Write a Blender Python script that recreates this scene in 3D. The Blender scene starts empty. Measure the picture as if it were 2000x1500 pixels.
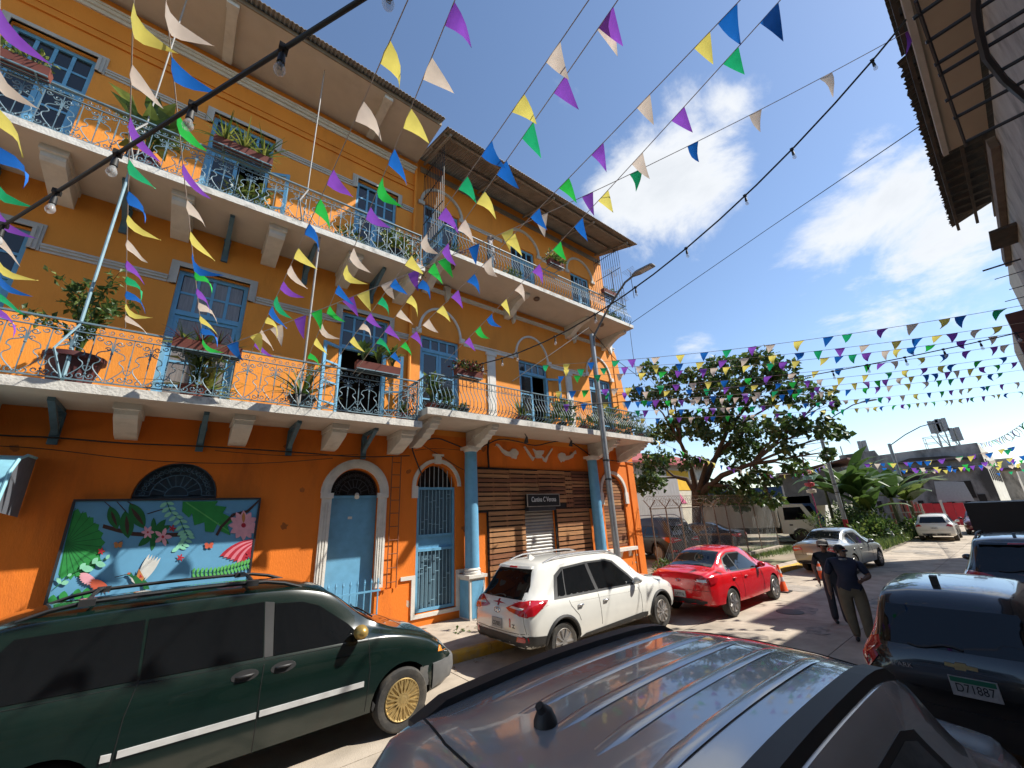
import bpy, bmesh, math, random
from mathutils import Vector, Matrix
from mathutils.geometry import tessellate_polygon
from mathutils.bvhtree import BVHTree
random.seed(7)
PI = math.pi
SC = bpy.context.scene
COL = SC.collection

# ------------------------------------------------------------------ camera
F_PX = 781.87                      # focal length in pixels of the 2000 px wide photograph
CAM_H = 2.4
def _n(v): return v.normalized()
_X = _n(Vector((1020., 208., F_PX)))
_Z = _n(Vector((-114., -2380., F_PX)))
_Y = _n(_Z.cross(_X)); _Z = _X.cross(_Y)
def cam2w(v): return Vector((_X.dot(v), _Y.dot(v), _Z.dot(v)))
cd = bpy.data.cameras.new('camera'); cam = bpy.data.objects.new('camera', cd); COL.objects.link(cam)
cd.sensor_width = 36.0; cd.lens = F_PX / 2000 * 36.0; cd.clip_start = 0.05; cd.clip_end = 3000
r_, u_, b_ = cam2w(Vector((1, 0, 0))), cam2w(Vector((0, -1, 0))), cam2w(Vector((0, 0, -1)))
cam.matrix_world = Matrix(((r_.x, u_.x, b_.x, 0), (r_.y, u_.y, b_.y, 0), (r_.z, u_.z, b_.z, CAM_H), (0, 0, 0, 1)))
SC.camera = cam
# a pixel of the photograph gives a direction; the plane it touches gives the distance
def ray(px, py): return cam2w(Vector((px - 1000., py - 750., F_PX)))
def on_y(px, py, y):
    d = ray(px, py); t = y / d.y; return Vector((d.x * t, y, CAM_H + d.z * t))
def on_z(px, py, z):
    d = ray(px, py); t = (z - CAM_H) / d.z; return Vector((d.x * t, d.y * t, z))
def on_x(px, py, x):
    d = ray(px, py); t = x / d.x; return Vector((x, d.y * t, CAM_H + d.z * t))
def at_depth(px, py, dep): return Vector((0, 0, CAM_H)) + ray(px, py) * (dep / F_PX)

# ------------------------------------------------------------------ sun and sky
SUN = _n(Vector((1.36, -1.0, 1.85)))
SUN_EL = math.asin(SUN.z); SUN_AZ = math.atan2(SUN.x, SUN.y)
sl = bpy.data.lights.new('sun', 'SUN'); sl.energy = 5.0; sl.angle = math.radians(0.53); sl.color = (1.0, 0.955, 0.87)
so = bpy.data.objects.new('sun', sl); COL.objects.link(so); so.location = (20, -20, 40)
so.rotation_euler = SUN.to_track_quat('Z', 'Y').to_euler()
SC.view_settings.view_transform = 'Standard'; SC.view_settings.look = 'None'
SC.view_settings.exposure = 0.62; SC.view_settings.gamma = 1.0
SC.view_settings.use_curve_mapping = False
SC.cycles.max_bounces = 6; SC.cycles.diffuse_bounces = 4; SC.cycles.glossy_bounces = 3
SC.cycles.transparent_max_bounces = 12; SC.cycles.transmission_bounces = 4
SC.cycles.use_denoising = True
SC.cycles.caustics_reflective = False; SC.cycles.caustics_refractive = False

W_ = bpy.data.worlds.new('World'); SC.world = W_; W_.use_nodes = True
nt = W_.node_tree; nt.nodes.clear()
def N(tree, typ, **kw):
    n = tree.nodes.new(typ)
    for k, v in kw.items(): setattr(n, k, v)
    return n
def world_sky():
    L = nt.links.new
    out = N(nt, 'ShaderNodeOutputWorld'); bg = N(nt, 'ShaderNodeBackground')
    sky = N(nt, 'ShaderNodeTexSky', sky_type='NISHITA', sun_disc=False)
    sky.sun_elevation = SUN_EL; sky.sun_rotation = SUN_AZ; sky.air_density = 1.0; sky.dust_density = 0.25; sky.ozone_density = 2.2
    sky.altitude = 10
    tc = N(nt, 'ShaderNodeTexCoord')
    sep = N(nt, 'ShaderNodeSeparateXYZ'); L(tc.outputs['Generated'], sep.inputs[0])
    # project the direction on a flat cloud layer so clouds flatten towards the horizon
    mx = N(nt, 'ShaderNodeMath', operation='MAXIMUM'); L(sep.outputs['Z'], mx.inputs[0]); mx.inputs[1].default_value = 0.02
    ad = N(nt, 'ShaderNodeMath', operation='ADD'); L(mx.outputs[0], ad.inputs[0]); ad.inputs[1].default_value = 0.30
    dv = N(nt, 'ShaderNodeVectorMath', operation='DIVIDE'); L(tc.outputs['Generated'], dv.inputs[0])
    cb = N(nt, 'ShaderNodeCombineXYZ'); L(ad.outputs[0], cb.inputs[0]); L(ad.outputs[0], cb.inputs[1]); cb.inputs[2].default_value = 1.0
    L(cb.outputs[0], dv.inputs[1])
    mp = N(nt, 'ShaderNodeMapping'); L(dv.outputs[0], mp.inputs[0]); mp.inputs['Location'].default_value = (3.7, 1.15, 0.0)
    n1 = N(nt, 'ShaderNodeTexNoise'); L(mp.outputs[0], n1.inputs['Vector'])
    n1.inputs['Scale'].default_value = 2.6; n1.inputs['Detail'].default_value = 9; n1.inputs['Roughness'].default_value = 0.62; n1.inputs['Distortion'].default_value = 0.35
    # cumulus masses that the photograph shows (direction, angular size)
    blobs = [(1330, 330, .26, .36), (1230, 385, .22, .30), (1420, 225, .15, .30), (1840, 400, .28, .36), (1880, 520, .20, .28), (1660, 450, .18, .30), (1720, 330, .14, .26),
             (1370, 655, .10, .17), (1300, 690, .10, .03), (1640, 655, .09, .03), (1730, 620, .10, .03), (960, 260, .14, .14), (1100, 200, .14, .12), (1440, 545, .12, .03)]
    acc = None
    for px, py, s, wgt in blobs:
        d = _n(ray(px, py))
        dt = N(nt, 'ShaderNodeVectorMath', operation='DISTANCE'); L(tc.outputs['Generated'], dt.inputs[0]); dt.inputs[1].default_value = d
        mr = N(nt, 'ShaderNodeMapRange', interpolation_type='SMOOTHSTEP'); L(dt.outputs['Value'], mr.inputs[0])
        mr.inputs[1].default_value = 0.0; mr.inputs[2].default_value = s; mr.inputs[3].default_value = wgt; mr.inputs[4].default_value = 0.0
        if acc is None: acc = mr.outputs[0]
        else:
            a = N(nt, 'ShaderNodeMath', operation='MAXIMUM'); L(acc, a.inputs[0]); L(mr.outputs[0], a.inputs[1]); acc = a.outputs[0]
    a = N(nt, 'ShaderNodeMath', operation='ADD'); L(n1.outputs['Fac'], a.inputs[0]); L(acc, a.inputs[1])
    cov = N(nt, 'ShaderNodeMapRange', interpolation_type='SMOOTHSTEP'); L(a.outputs[0], cov.inputs[0])
    cov.inputs[1].default_value = 0.64; cov.inputs[2].default_value = 0.84
    # shaded undersides: the dense middle of a cloud is a little greyer
    den = N(nt, 'ShaderNodeMapRange'); L(a.outputs[0], den.inputs[0]); den.inputs[1].default_value = 0.70; den.inputs[2].default_value = 0.95
    n2 = N(nt, 'ShaderNodeTexNoise'); L(mp.outputs[0], n2.inputs['Vector']); n2.inputs['Scale'].default_value = 4.5; n2.inputs['Detail'].default_value = 4
    mu = N(nt, 'ShaderNodeMath', operation='MULTIPLY'); L(den.outputs[0], mu.inputs[0]); L(n2.outputs['Fac'], mu.inputs[1])
    cc = N(nt, 'ShaderNodeMixRGB'); L(mu.outputs[0], cc.inputs[0]); cc.inputs[1].default_value = (5.6, 5.7, 5.8, 1); cc.inputs[2].default_value = (3.7, 3.95, 4.2, 1)
    fade = N(nt, 'ShaderNodeMapRange'); L(sep.outputs['Z'], fade.inputs[0]); fade.inputs[1].default_value = 0.0; fade.inputs[2].default_value = 0.10; 
    cf = N(nt, 'ShaderNodeMath', operation='MULTIPLY'); L(cov.outputs[0], cf.inputs[0]); L(fade.outputs[0], cf.inputs[1])
    cf2 = N(nt, 'ShaderNodeMath', operation='MULTIPLY'); L(cf.outputs[0], cf2.inputs[0]); cf2.inputs[1].default_value = 0.93
    mix = N(nt, 'ShaderNodeMixRGB'); L(cf2.outputs[0], mix.inputs[0]); L(sky.outputs[0], mix.inputs[1]); L(cc.outputs[0], mix.inputs[2])
    L(mix.outputs[0], bg.inputs[0]); bg.inputs[1].default_value = 0.122; L(bg.outputs[0], out.inputs[0])
world_sky()

# ------------------------------------------------------------------ materials
MATS = {}
def mat(name, col, rough=0.6, var=0.12, scale=6.0, bump=0.0, bscale=40.0, metal=0.0, spec=0.5, coat=0.0, dark=None, dscale=1.5, dlo=.5, dhi=.75, damt=.6, stretch=None, trans=0.0, emit=None, coord='Object'):
    if name in MATS: return MATS[name]
    m = bpy.data.materials.new(name); m.use_nodes = True; t = m.node_tree; L = t.links.new
    b = t.nodes['Principled BSDF']
    b.inputs['Roughness'].default_value = rough; b.inputs['Metallic'].default_value = metal
    b.inputs['Specular IOR Level'].default_value = spec
    if coat: b.inputs['Coat Weight'].default_value = coat; b.inputs['Coat Roughness'].default_value = 0.04
    if trans: b.inputs['Transmission Weight'].default_value = trans
    c = (*col, 1)
    tc = N(t, 'ShaderNodeTexCoord'); vec = tc.outputs[coord]
    if stretch:
        mp = N(t, 'ShaderNodeMapping'); L(vec, mp.inputs[0]); mp.inputs['Scale'].default_value = stretch; vec = mp.outputs[0]
    src = None
    if var:
        nz = N(t, 'ShaderNodeTexNoise'); L(vec, nz.inputs['Vector']); nz.inputs['Scale'].default_value = scale; nz.inputs['Detail'].default_value = 5
        mr = N(t, 'ShaderNodeMapRange'); L(nz.outputs['Fac'], mr.inputs[0]); mr.inputs[1].default_value = .25; mr.inputs[2].default_value = .75
        mr.inputs[3].default_value = 1 - var; mr.inputs[4].default_value = 1 + var
        hs = N(t, 'ShaderNodeHueSaturation'); hs.inputs['Color'].default_value = c; L(mr.outputs[0], hs.inputs['Value']); src = hs.outputs[0]
    if dark is not None:
        n2 = N(t, 'ShaderNodeTexNoise'); L(vec, n2.inputs['Vector']); n2.inputs['Scale'].default_value = dscale; n2.inputs['Detail'].default_value = 8; n2.inputs['Roughness'].default_value = .65
        m2 = N(t, 'ShaderNodeMapRange'); L(n2.outputs['Fac'], m2.inputs[0]); m2.inputs[1].default_value = dlo; m2.inputs[2].default_value = dhi; m2.inputs[3].default_value = 0; m2.inputs[4].default_value = damt
        mx = N(t, 'ShaderNodeMixRGB'); L(m2.outputs[0], mx.inputs[0])
        if src: L(src, mx.inputs[1])
        else: mx.inputs[1].default_value = c
        mx.inputs[2].default_value = (*dark, 1); src = mx.outputs[0]
    if src: L(src, b.inputs['Base Color'])
    else: b.inputs['Base Color'].default_value = c
    if bump:
        n3 = N(t, 'ShaderNodeTexNoise'); L(vec, n3.inputs['Vector']); n3.inputs['Scale'].default_value = bscale; n3.inputs['Detail'].default_value = 4
        bp = N(t, 'ShaderNodeBump'); bp.inputs['Strength'].default_value = bump; bp.inputs['Distance'].default_value = .02
        L(n3.outputs['Fac'], bp.inputs['Height']); L(bp.outputs[0], b.inputs['Normal'])
    MATS[name] = m; return m
def thin(name, col, tr=.35, rough=.7, var=.1):
    """cloth or leaf: diffuse plus light passing through"""
    if name in MATS: return MATS[name]
    m = mat(name, col, rough, var, 9); t = m.node_tree; L = t.links.new
    b = t.nodes['Principled BSDF']; o = [n for n in t.nodes if n.type == 'OUTPUT_MATERIAL'][0]
    tl = N(t, 'ShaderNodeBsdfTranslucent')
    if b.inputs['Base Color'].links: L(b.inputs['Base Color'].links[0].from_socket, tl.inputs[0])
    else: tl.inputs[0].default_value = (*col, 1)
    mx = N(t, 'ShaderNodeMixShader'); mx.inputs[0].default_value = tr
    L(b.outputs[0], mx.inputs[1]); L(tl.outputs[0], mx.inputs[2]); L(mx.outputs[0], o.inputs[0])
    return m
def clear(name, col, rough=.03, mixf=.25):
    """clear glass seen as a thin skin"""
    if name in MATS: return MATS[name]
    m = bpy.data.materials.new(name); m.use_nodes = True; t = m.node_tree; L = t.links.new
    b = t.nodes['Principled BSDF']; b.inputs['Base Color'].default_value = (*col, 1); b.inputs['Roughness'].default_value = rough
    o = [n for n in t.nodes if n.type == 'OUTPUT_MATERIAL'][0]
    tr = N(t, 'ShaderNodeBsdfTransparent'); mx = N(t, 'ShaderNodeMixShader'); mx.inputs[0].default_value = mixf
    L(tr.outputs[0], mx.inputs[1]); L(b.outputs[0], mx.inputs[2]); L(mx.outputs[0], o.inputs[0])
    MATS[name] = m; return m

# ------------------------------------------------------------------ mesh helper
class MB:
    def __init__(s): s.v = []; s.f = []; s.mi = []; s.cur = 0
    def add(s, vs, fs):
        o = len(s.v); s.v += [tuple(p) for p in vs]
        for f in fs: s.f.append([i + o for i in f]); s.mi.append(s.cur)
        return s
    def box(s, x0, x1, y0, y1, z0, z1):
        return s.add([(x0, y0, z0), (x1, y0, z0), (x1, y1, z0), (x0, y1, z0), (x0, y0, z1), (x1, y0, z1), (x1, y1, z1), (x0, y1, z1)],
                     [(0, 3, 2, 1), (4, 5, 6, 7), (0, 1, 5, 4), (1, 2, 6, 5), (2, 3, 7, 6), (3, 0, 4, 7)])
    def beam(s, p, q, w, h, up=(0, 0, 1)):
        p, q = Vector(p), Vector(q); d = (q - p).normalized(); up = Vector(up)
        sd = d.cross(up)
        if sd.length < 1e-4: sd = d.cross(Vector((1, 0, 0)))
        sd.normalize(); u = sd.cross(d); sd = sd * w / 2; u = u * h / 2
        vs = [p - sd - u, p + sd - u, p + sd + u, p - sd + u, q - sd - u, q + sd - u, q + sd + u, q - sd + u]
        return s.add(vs, [(0, 1, 2, 3), (7, 6, 5, 4), (0, 4, 5, 1), (1, 5, 6, 2), (2, 6, 7, 3), (3, 7, 4, 0)])
    def tube(s, pts, r, n=6, cap=True):
        pts = [Vector(p) for p in pts]; m = len(pts)
        rs = r if isinstance(r, (list, tuple)) else [r] * m
        o = len(s.v); a = None; vs = []
        for i, p in enumerate(pts):
            t = (pts[min(i + 1, m - 1)] - pts[max(i - 1, 0)])
            if t.length < 1e-9: t = Vector((0, 0, 1))
            t.normalize()
            if a is None: a = t.orthogonal().normalized()
            else:
                a = a - t * a.dot(t)
                if a.length < 1e-6: a = t.orthogonal()
                a.normalize()
            b = t.cross(a)
            for k in range(n):
                w = 2 * PI * k / n; vs.append(p + (a * math.cos(w) + b * math.sin(w)) * rs[i])
        fs = []
        for i in range(m - 1):
            for k in range(n):
                k2 = (k + 1) % n; fs.append((i * n + k, i * n + k2, (i + 1) * n + k2, (i + 1) * n + k))
        if cap: fs.append(tuple(range(n - 1, -1, -1))); fs.append(tuple((m - 1) * n + k for k in range(n)))
        return s.add(vs, fs)
    def lathe(s, prof, c=(0, 0, 0), n=16, axis='z'):
        vs = []; m = len(prof)
        for r, z in prof:
            for k in range(n):
                w = 2 * PI * k / n
                p = (r * math.cos(w), r * math.sin(w), z)
                if axis == 'y': p = (p[0], p[2], p[1])
                if axis == 'x': p = (p[2], p[0], p[1])
                vs.append((p[0] + c[0], p[1] + c[1], p[2] + c[2]))
        fs = []
        for i in range(m - 1):
            for k in range(n):
                k2 = (k + 1) % n; fs.append((i * n + k, i * n + k2, (i + 1) * n + k2, (i + 1) * n + k))
        fs.append(tuple(range(n - 1, -1, -1))); fs.append(tuple((m - 1) * n + k for k in range(n)))
        return s.add(vs, fs)
    def prism(s, poly, a, b, plane='xz'):
        """poly in the given plane, from a to b along the third axis"""
        def P(u, v, w):
            return {'xz': (u, w, v), 'yz': (w, u, v), 'xy': (u, v, w)}[plane]
        n = len(poly); vs = [P(u, v, a) for u, v in poly] + [P(u, v, b) for u, v in poly]
        tri = tessellate_polygon([[Vector((u, v, 0)) for u, v in poly]])
        fs = [tuple(t) for t in tri] + [tuple(i + n for i in reversed(t)) for t in tri]
        for i in range(n): j = (i + 1) % n; fs.append((i, j, n + j, n + i))
        return s.add(vs, fs)
    def quad(s, *p): return s.add(p, [tuple(range(len(p)))])
    def ball(s, c, r, n=8, m=6, sq=(1, 1, 1)):
        vs = []; fs = []
        for i in range(m + 1):
            th = PI * i / m
            for k in range(n):
                w = 2 * PI * k / n
                vs.append((c[0] + r * sq[0] * math.sin(th) * math.cos(w), c[1] + r * sq[1] * math.sin(th) * math.sin(w), c[2] + r * sq[2] * math.cos(th)))
        for i in range(m):
            for k in range(n):
                k2 = (k + 1) % n; fs.append((i * n + k, (i + 1) * n + k, (i + 1) * n + k2, i * n + k2))
        return s.add(vs, fs)
    def mesh(s, name, mats, scale=1.0, smooth=None, fixn=True):
        me = bpy.data.meshes.new(name)
        vs = s.v if scale == 1.0 else [(a * scale, b * scale, c * scale) for a, b, c in s.v]
        me.from_pydata(vs, [], s.f); 
        if not isinstance(mats, (list, tuple)): mats = [mats]
        for m in mats: me.materials.append(m)
        if len(mats) > 1: me.polygons.foreach_set('material_index', s.mi)
        if fixn:
            bm = bmesh.new(); bm.from_mesh(me); bmesh.ops.recalc_face_normals(bm, faces=bm.faces); bm.to_mesh(me); bm.free()
        if smooth is not None:
            me.polygons.foreach_set('use_smooth', [True] * len(me.polygons)); me.set_sharp_from_angle(angle=math.radians(smooth))
        me.update(); return me
    def build(s, name, mats, parent=None, scale=1.0, smooth=None, loc=None, fixn=True):
        return link(name, s.mesh(name, mats, scale, smooth, fixn), parent, loc)
def link(name, me, parent=None, loc=None):
    o = bpy.data.objects.new(name, me); COL.objects.link(o)
    if loc is not None: o.location = loc
    if parent is not None:
        o.parent = parent
        if 'world' in parent: o.matrix_parent_inverse = Matrix.Translation(Vector(parent.location)).inverted()
    return o
def tag(o, label=None, cat=None, group=None, kind=None):
    if label: o['label'] = label
    if cat: o['category'] = cat
    if group: o['group'] = group
    if kind: o['kind'] = kind
    return o
def thing(name, label, cat, loc=(0, 0, 0), rz=0, group=None, world=False):
    """Empty at a thing's base; world=True: its parts are given in world coordinates"""
    o = bpy.data.objects.new(name, None); COL.objects.link(o); o.location = loc; o.rotation_euler = (0, 0, rz); o.empty_display_size = .2
    if world: o['world'] = 1
    return tag(o, label, cat, group)
def copy_tree(o, parent=None, label=None):
    c = o.copy(); COL.objects.link(c); c.parent = parent
    if label: c['label'] = label
    for ch in o.children: copy_tree(ch, c)
    return c
def arc(cx, cz, r, a0, a1, n=16, rz=None):
    rz = r if rz is None else rz
    return [(cx + r * math.cos(a0 + (a1 - a0) * i / n), cz + rz * math.sin(a0 + (a1 - a0) * i / n)) for i in range(n + 1)]
def text_mesh(s, size, name='lettering', ext=.002, shear=0.0):
    cu = bpy.data.curves.new(name, 'FONT'); cu.body = s; cu.size = size; cu.extrude = ext; cu.align_x = 'CENTER'; cu.align_y = 'CENTER'; cu.shear = shear
    ob = bpy.data.objects.new(name, cu); COL.objects.link(ob)
    dg = bpy.context.evaluated_depsgraph_get(); me = bpy.data.meshes.new_from_object(ob.evaluated_get(dg)); 
    bpy.data.objects.remove(ob); bpy.data.curves.remove(cu); return me
def lettering(s, size, m, parent, loc, rot, ext=.002, shear=0.0, sx=1.0):
    me = text_mesh(s, size, 'lettering', ext, shear); me.materials.clear(); me.materials.append(m)
    o = bpy.data.objects.new('lettering', me); COL.objects.link(o); o.location = loc; o.rotation_euler = rot; o.scale = (sx, 1, 1)
    if parent is not None:
        o.parent = parent
        if 'world' in parent: o.matrix_parent_inverse = Matrix.Translation(Vector(parent.location)).inverted()
    return o
# ------------------------------------------------------------------ palette
U = 0.92308                        # facade was measured in units of this many metres
W = 10.7                           # facade plane (in those units)
ROAD = -0.17
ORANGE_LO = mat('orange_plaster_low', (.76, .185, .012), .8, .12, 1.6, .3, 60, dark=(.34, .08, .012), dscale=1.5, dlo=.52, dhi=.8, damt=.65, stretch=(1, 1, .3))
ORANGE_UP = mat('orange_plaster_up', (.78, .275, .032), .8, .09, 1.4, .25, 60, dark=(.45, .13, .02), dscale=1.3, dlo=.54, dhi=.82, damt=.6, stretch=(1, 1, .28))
WHITE = mat('white_plaster', (.66, .63, .57), .75, .10, 5, .15, 50, dark=(.34, .31, .26), dscale=3.5, dlo=.55, dhi=.8, damt=.5)
SOFFIT = mat('soffit_paint', (.56, .49, .41), .8, .08, 2, .1, 50, dark=(.36, .29, .23), dscale=1.2, dlo=.55, dhi=.8, damt=.5)
TRIM = mat('grey_trim', (.50, .47, .42), .75, .12, 6, .15, 60, dark=(.25, .22, .19), dscale=3, damt=.5)
BLUE = mat('blue_paint', (.135, .36, .55), .55, .12, 5, .08, 60, dark=(.07, .17, .27), dscale=4, dlo=.58, dhi=.8, damt=.5)
BLUE_D = mat('blue_grey_iron', (.075, .15, .20), .5, .2, 8)
IRON = mat('wrought_iron', (.13, .215, .26), .5, .3, 9, dark=(.09, .06, .05), dscale=9, damt=.5)
IRON_D = mat('dark_iron', (.03, .03, .034), .5, .2, 10)
PANE = mat('window_pane', (.02, .022, .024), .06, .0, spec=.6)
CURT = mat('curtained_pane', (.20, .18, .17), .25, .35, 22, stretch=(3, 1, .15), spec=.6)
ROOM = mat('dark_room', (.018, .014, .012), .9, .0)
WOOD = [mat('pallet_wood_%d' % i, c, .75, .28, 7, .25, 40, dark=(.05, .022, .010), dscale=5, dlo=.55, dhi=.8, damt=.7, stretch=(.35, 1, 3)) for i, c in
        enumerate([(.30, .135, .055), (.22, .085, .035), (.38, .185, .075), (.14, .055, .025)])]
ROOFM = mat('corrugated_sheet', (.25, .21, .17), .65, .2, 3, dark=(.12, .085, .06), dscale=2, damt=.7)
STEEL = mat('galvanised_steel', (.33, .34, .34), .45, .15, 6, metal=.5, dark=(.16, .15, .14), dscale=4, damt=.5)
SHUT = mat('roller_shutter', (.33, .32, .30), .5, .08, 5, metal=.2, dark=(.2, .18, .16), dscale=2, damt=.4)
CABLE = mat('black_cable', (.012, .012, .012), .6, 0)
RUBBER = mat('black_rubber', (.02, .02, .02), .7, .1, 20)
CONC = mat('road_concrete', (.42, .355, .28), .9, .22, 2.2, .45, 70, dark=(.20, .165, .13), dscale=1.0, dlo=.46, dhi=.72, damt=.7)
CONC2 = mat('pavement_concrete', (.42, .35, .275), .9, .22, 3, .45, 60, dark=(.22, .17, .13), dscale=1.6, dlo=.5, dhi=.75, damt=.6)
YELLOW = mat('yellow_kerb_paint', (.62, .36, .045), .8, .18, 6, .3, 60, dark=(.30, .25, .19), dscale=4, dlo=.48, dhi=.7, damt=.8)
JOINT = mat('joint_dirt', (.10, .085, .07), .95, .2, 6)
EARTH = mat('dirt_ground', (.26, .21, .15), .95, .3, .8, .5, 12, dark=(.09, .12, .035), dscale=.35, dlo=.45, dhi=.6, damt=.8)

# ------------------------------------------------------------------ ground, road, pavements
def rough_sheet(name, m, poly, z, kind='structure'):
    mb = MB(); tri = tessellate_polygon([[Vector((a, b, 0)) for a, b in poly]])
    mb.add([(a, b, z) for a, b in poly], [tuple(t) for t in tri])
    o = mb.build(name, m); return tag(o, kind=kind)
tag(MB().quad((-1500, -1500, -.22), (1500, -1500, -.22), (1500, 1500, -.22), (-1500, 1500, -.22)).build('ground', EARTH), kind='structure')
def kerb_y(x): return 7.72 - .05 * (x - 1)            # the kerb closes in slowly on the facade's line
road = tag(MB().box(-30, 130, .18, 8.3, -.5, -.176).build('road', JOINT), kind='structure')
rnd = random.Random(3)
xs = [-28]
while xs[-1] < 90: xs.append(xs[-1] + 4.6)
for i in range(len(xs) - 1):
    for j, (y0, y1) in enumerate([(.2, 3.0), (3.016, 5.6), (5.616, 8.1)]):
        g = .008; dz = rnd.uniform(-.002, .002); m = MB()
        m.box(xs[i] + g, xs[i + 1] - g, y0, y1, -.3, ROAD + dz); m.build('concrete_slab', CONC, road)
# left pavement with its kerb stones
pv = MB(); xa = [-30 + 4 * i for i in range(31)]
for a, b in zip(xa[:-1], xa[1:]):
    pv.add([(a, kerb_y(a) + .15, 0), (b, kerb_y(b) + .15, 0), (b, 9.9, .01), (a, 9.9, .01), (a, kerb_y(a) + .15, -.3), (b, kerb_y(b) + .15, -.3)], [(0, 1, 2, 3), (0, 4, 5, 1)])
pave = tag(pv.build('pavement', CONC2), kind='structure')
x = -20.0
while x < 40:
    L_ = rnd.uniform(1.35, 1.6)
    if not (17.0 < x < 17.4):
        y0, y1 = kerb_y(x), kerb_y(x + L_); zt = .005 + rnd.uniform(-.006, .006)
        m = MB(); c = .03
        sec = [(-.0, -.35), (0, zt - c), (c, zt), (.17, zt), (.17, -.35)]
        vs = [(x + .01, y0 + a, z) for a, z in sec] + [(x + L_ - .01, y1 + a, z) for a, z in sec]
        m.add(vs, [(0, 1, 6, 5), (1, 2, 7, 6), (2, 3, 8, 7), (3, 4, 9, 8), (0, 4, 3, 2, 1), (5, 6, 7, 8, 9)])
        m.build('kerb_stone', YELLOW if (x < 1 or x > 2 or True) else CONC2, pave)
    x += L_
rp = tag(MB().box(-30, 120, -6.0, .18, -.3, .0).build('pavement', CONC2), kind='structure')
mb = MB()
for k in range(12): mb.box(-16 + 4 * k, -16 + 4 * k + .012, 7.7 + 0, 9.86, .006, .012)
# vacant lot beyond the building
lot = rough_sheet('vacant_lot_ground', EARTH, [(14.2, 7.6), (60, 5.6), (60, 60), (14.2, 60)], .02)

# ------------------------------------------------------------------ the orange building
B = thing('orange_building', 'three storey orange building with white trimmed blue doors and iron balconies', 'building', (4.4, W * U, 0), world=True)
def bp(mb, name, m, parent=B, smooth=None): return mb.build(name, m, parent, U, smooth)
def arch_hole(cx, r, z0, zs, n=14): return [(cx - r, z0)] + [(cx + r, z0)] + arc(cx, zs, r, 0, PI, n)
def rect_hole(x0, x1, z0, z1): return [(x0, z0), (x1, z0), (x1, z1), (x0, z1)]
def facade(name, m, outer, holes, depth=.28):
    mb = MB(); polys = [outer] + holes
    tri = tessellate_polygon([[Vector((a, b, 0)) for a, b in p] for p in polys])
    flat = [q for p in polys for q in p]
    mb.add([(a, W, b) for a, b in flat], [tuple(t) for t in tri])
    for h in holes:
        n = len(h); vs = [(a, W, b) for a, b in h] + [(a, W + depth, b) for a, b in h]
        mb.add(vs, [(i, (i + 1) % n, n + (i + 1) % n, n + i) for i in range(n)])
    return mb.build(name, m, B, U, fixn=False)
XL, XR = -9.0, 15.0
lo_holes = [arch_hole(3.44, .61, .02, 3.31), arch_hole(5.74, .61, .30, 3.50), arch_hole(-.10, .67, .3, 3.27), arch_hole(13.8, .70, 1.22, 3.30), rect_hole(8.97, 10.35, .03, 2.8)]
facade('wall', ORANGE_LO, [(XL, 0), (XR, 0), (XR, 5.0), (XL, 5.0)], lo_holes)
F1L = [(-4.45, -3.10), (-.87, .48), (2.70, 4.05)]; F1R = [(5.10, 6.50), (9.10, 10.56), (13.05, 14.55)]
F2L = [(-4.42, -3.12), (-.93, .47), (2.78, 4.10)]; F2R = [(5.10, 6.50), (9.00, 10.30), (12.55, 13.85)]
up_holes = [rect_hole(a, b, 5.0, 8.30) for a, b in F1L] + [rect_hole(a, b, 5.33, 8.20) for a, b in F1R] + \
           [rect_hole(a, b, 9.58, 13.0) for a, b in F2L] + [rect_hole(a, b, 10.40, 13.35) for a, b in F2R]
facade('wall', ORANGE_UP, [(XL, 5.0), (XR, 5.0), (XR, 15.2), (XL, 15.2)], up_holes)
mb = MB()                                   # side and back walls, roof slab, dark inside
mb.box(XL, XL + .2, W + .005, 20, 0, 15.2); mb.box(XR - .2, XR, W + .005, 20, 0, 15.2); mb.box(XL + .2, XR - .2, 19.8, 20, 0, 15.2)
bp(mb, 'wall', ORANGE_UP)
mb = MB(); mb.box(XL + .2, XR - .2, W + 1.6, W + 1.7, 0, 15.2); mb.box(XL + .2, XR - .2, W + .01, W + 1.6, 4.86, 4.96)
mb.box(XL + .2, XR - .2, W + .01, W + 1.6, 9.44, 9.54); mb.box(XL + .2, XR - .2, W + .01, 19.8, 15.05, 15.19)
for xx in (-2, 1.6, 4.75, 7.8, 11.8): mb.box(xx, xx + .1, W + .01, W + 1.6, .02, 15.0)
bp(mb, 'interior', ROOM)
# pilaster at the far corner
mb = MB(); mb.box(14.92, 15.32, W - .05, W + .5, 0, 4.9); bp(mb, 'corner_pilaster', ORANGE_LO)
mb = MB(); mb.prism([(14.9, 5.35), (15.75, 5.35), (15.2, 9.6), (14.9, 10.2)], W - .03, W + .5); bp(mb, 'corner_pilaster', ORANGE_UP)

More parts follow.
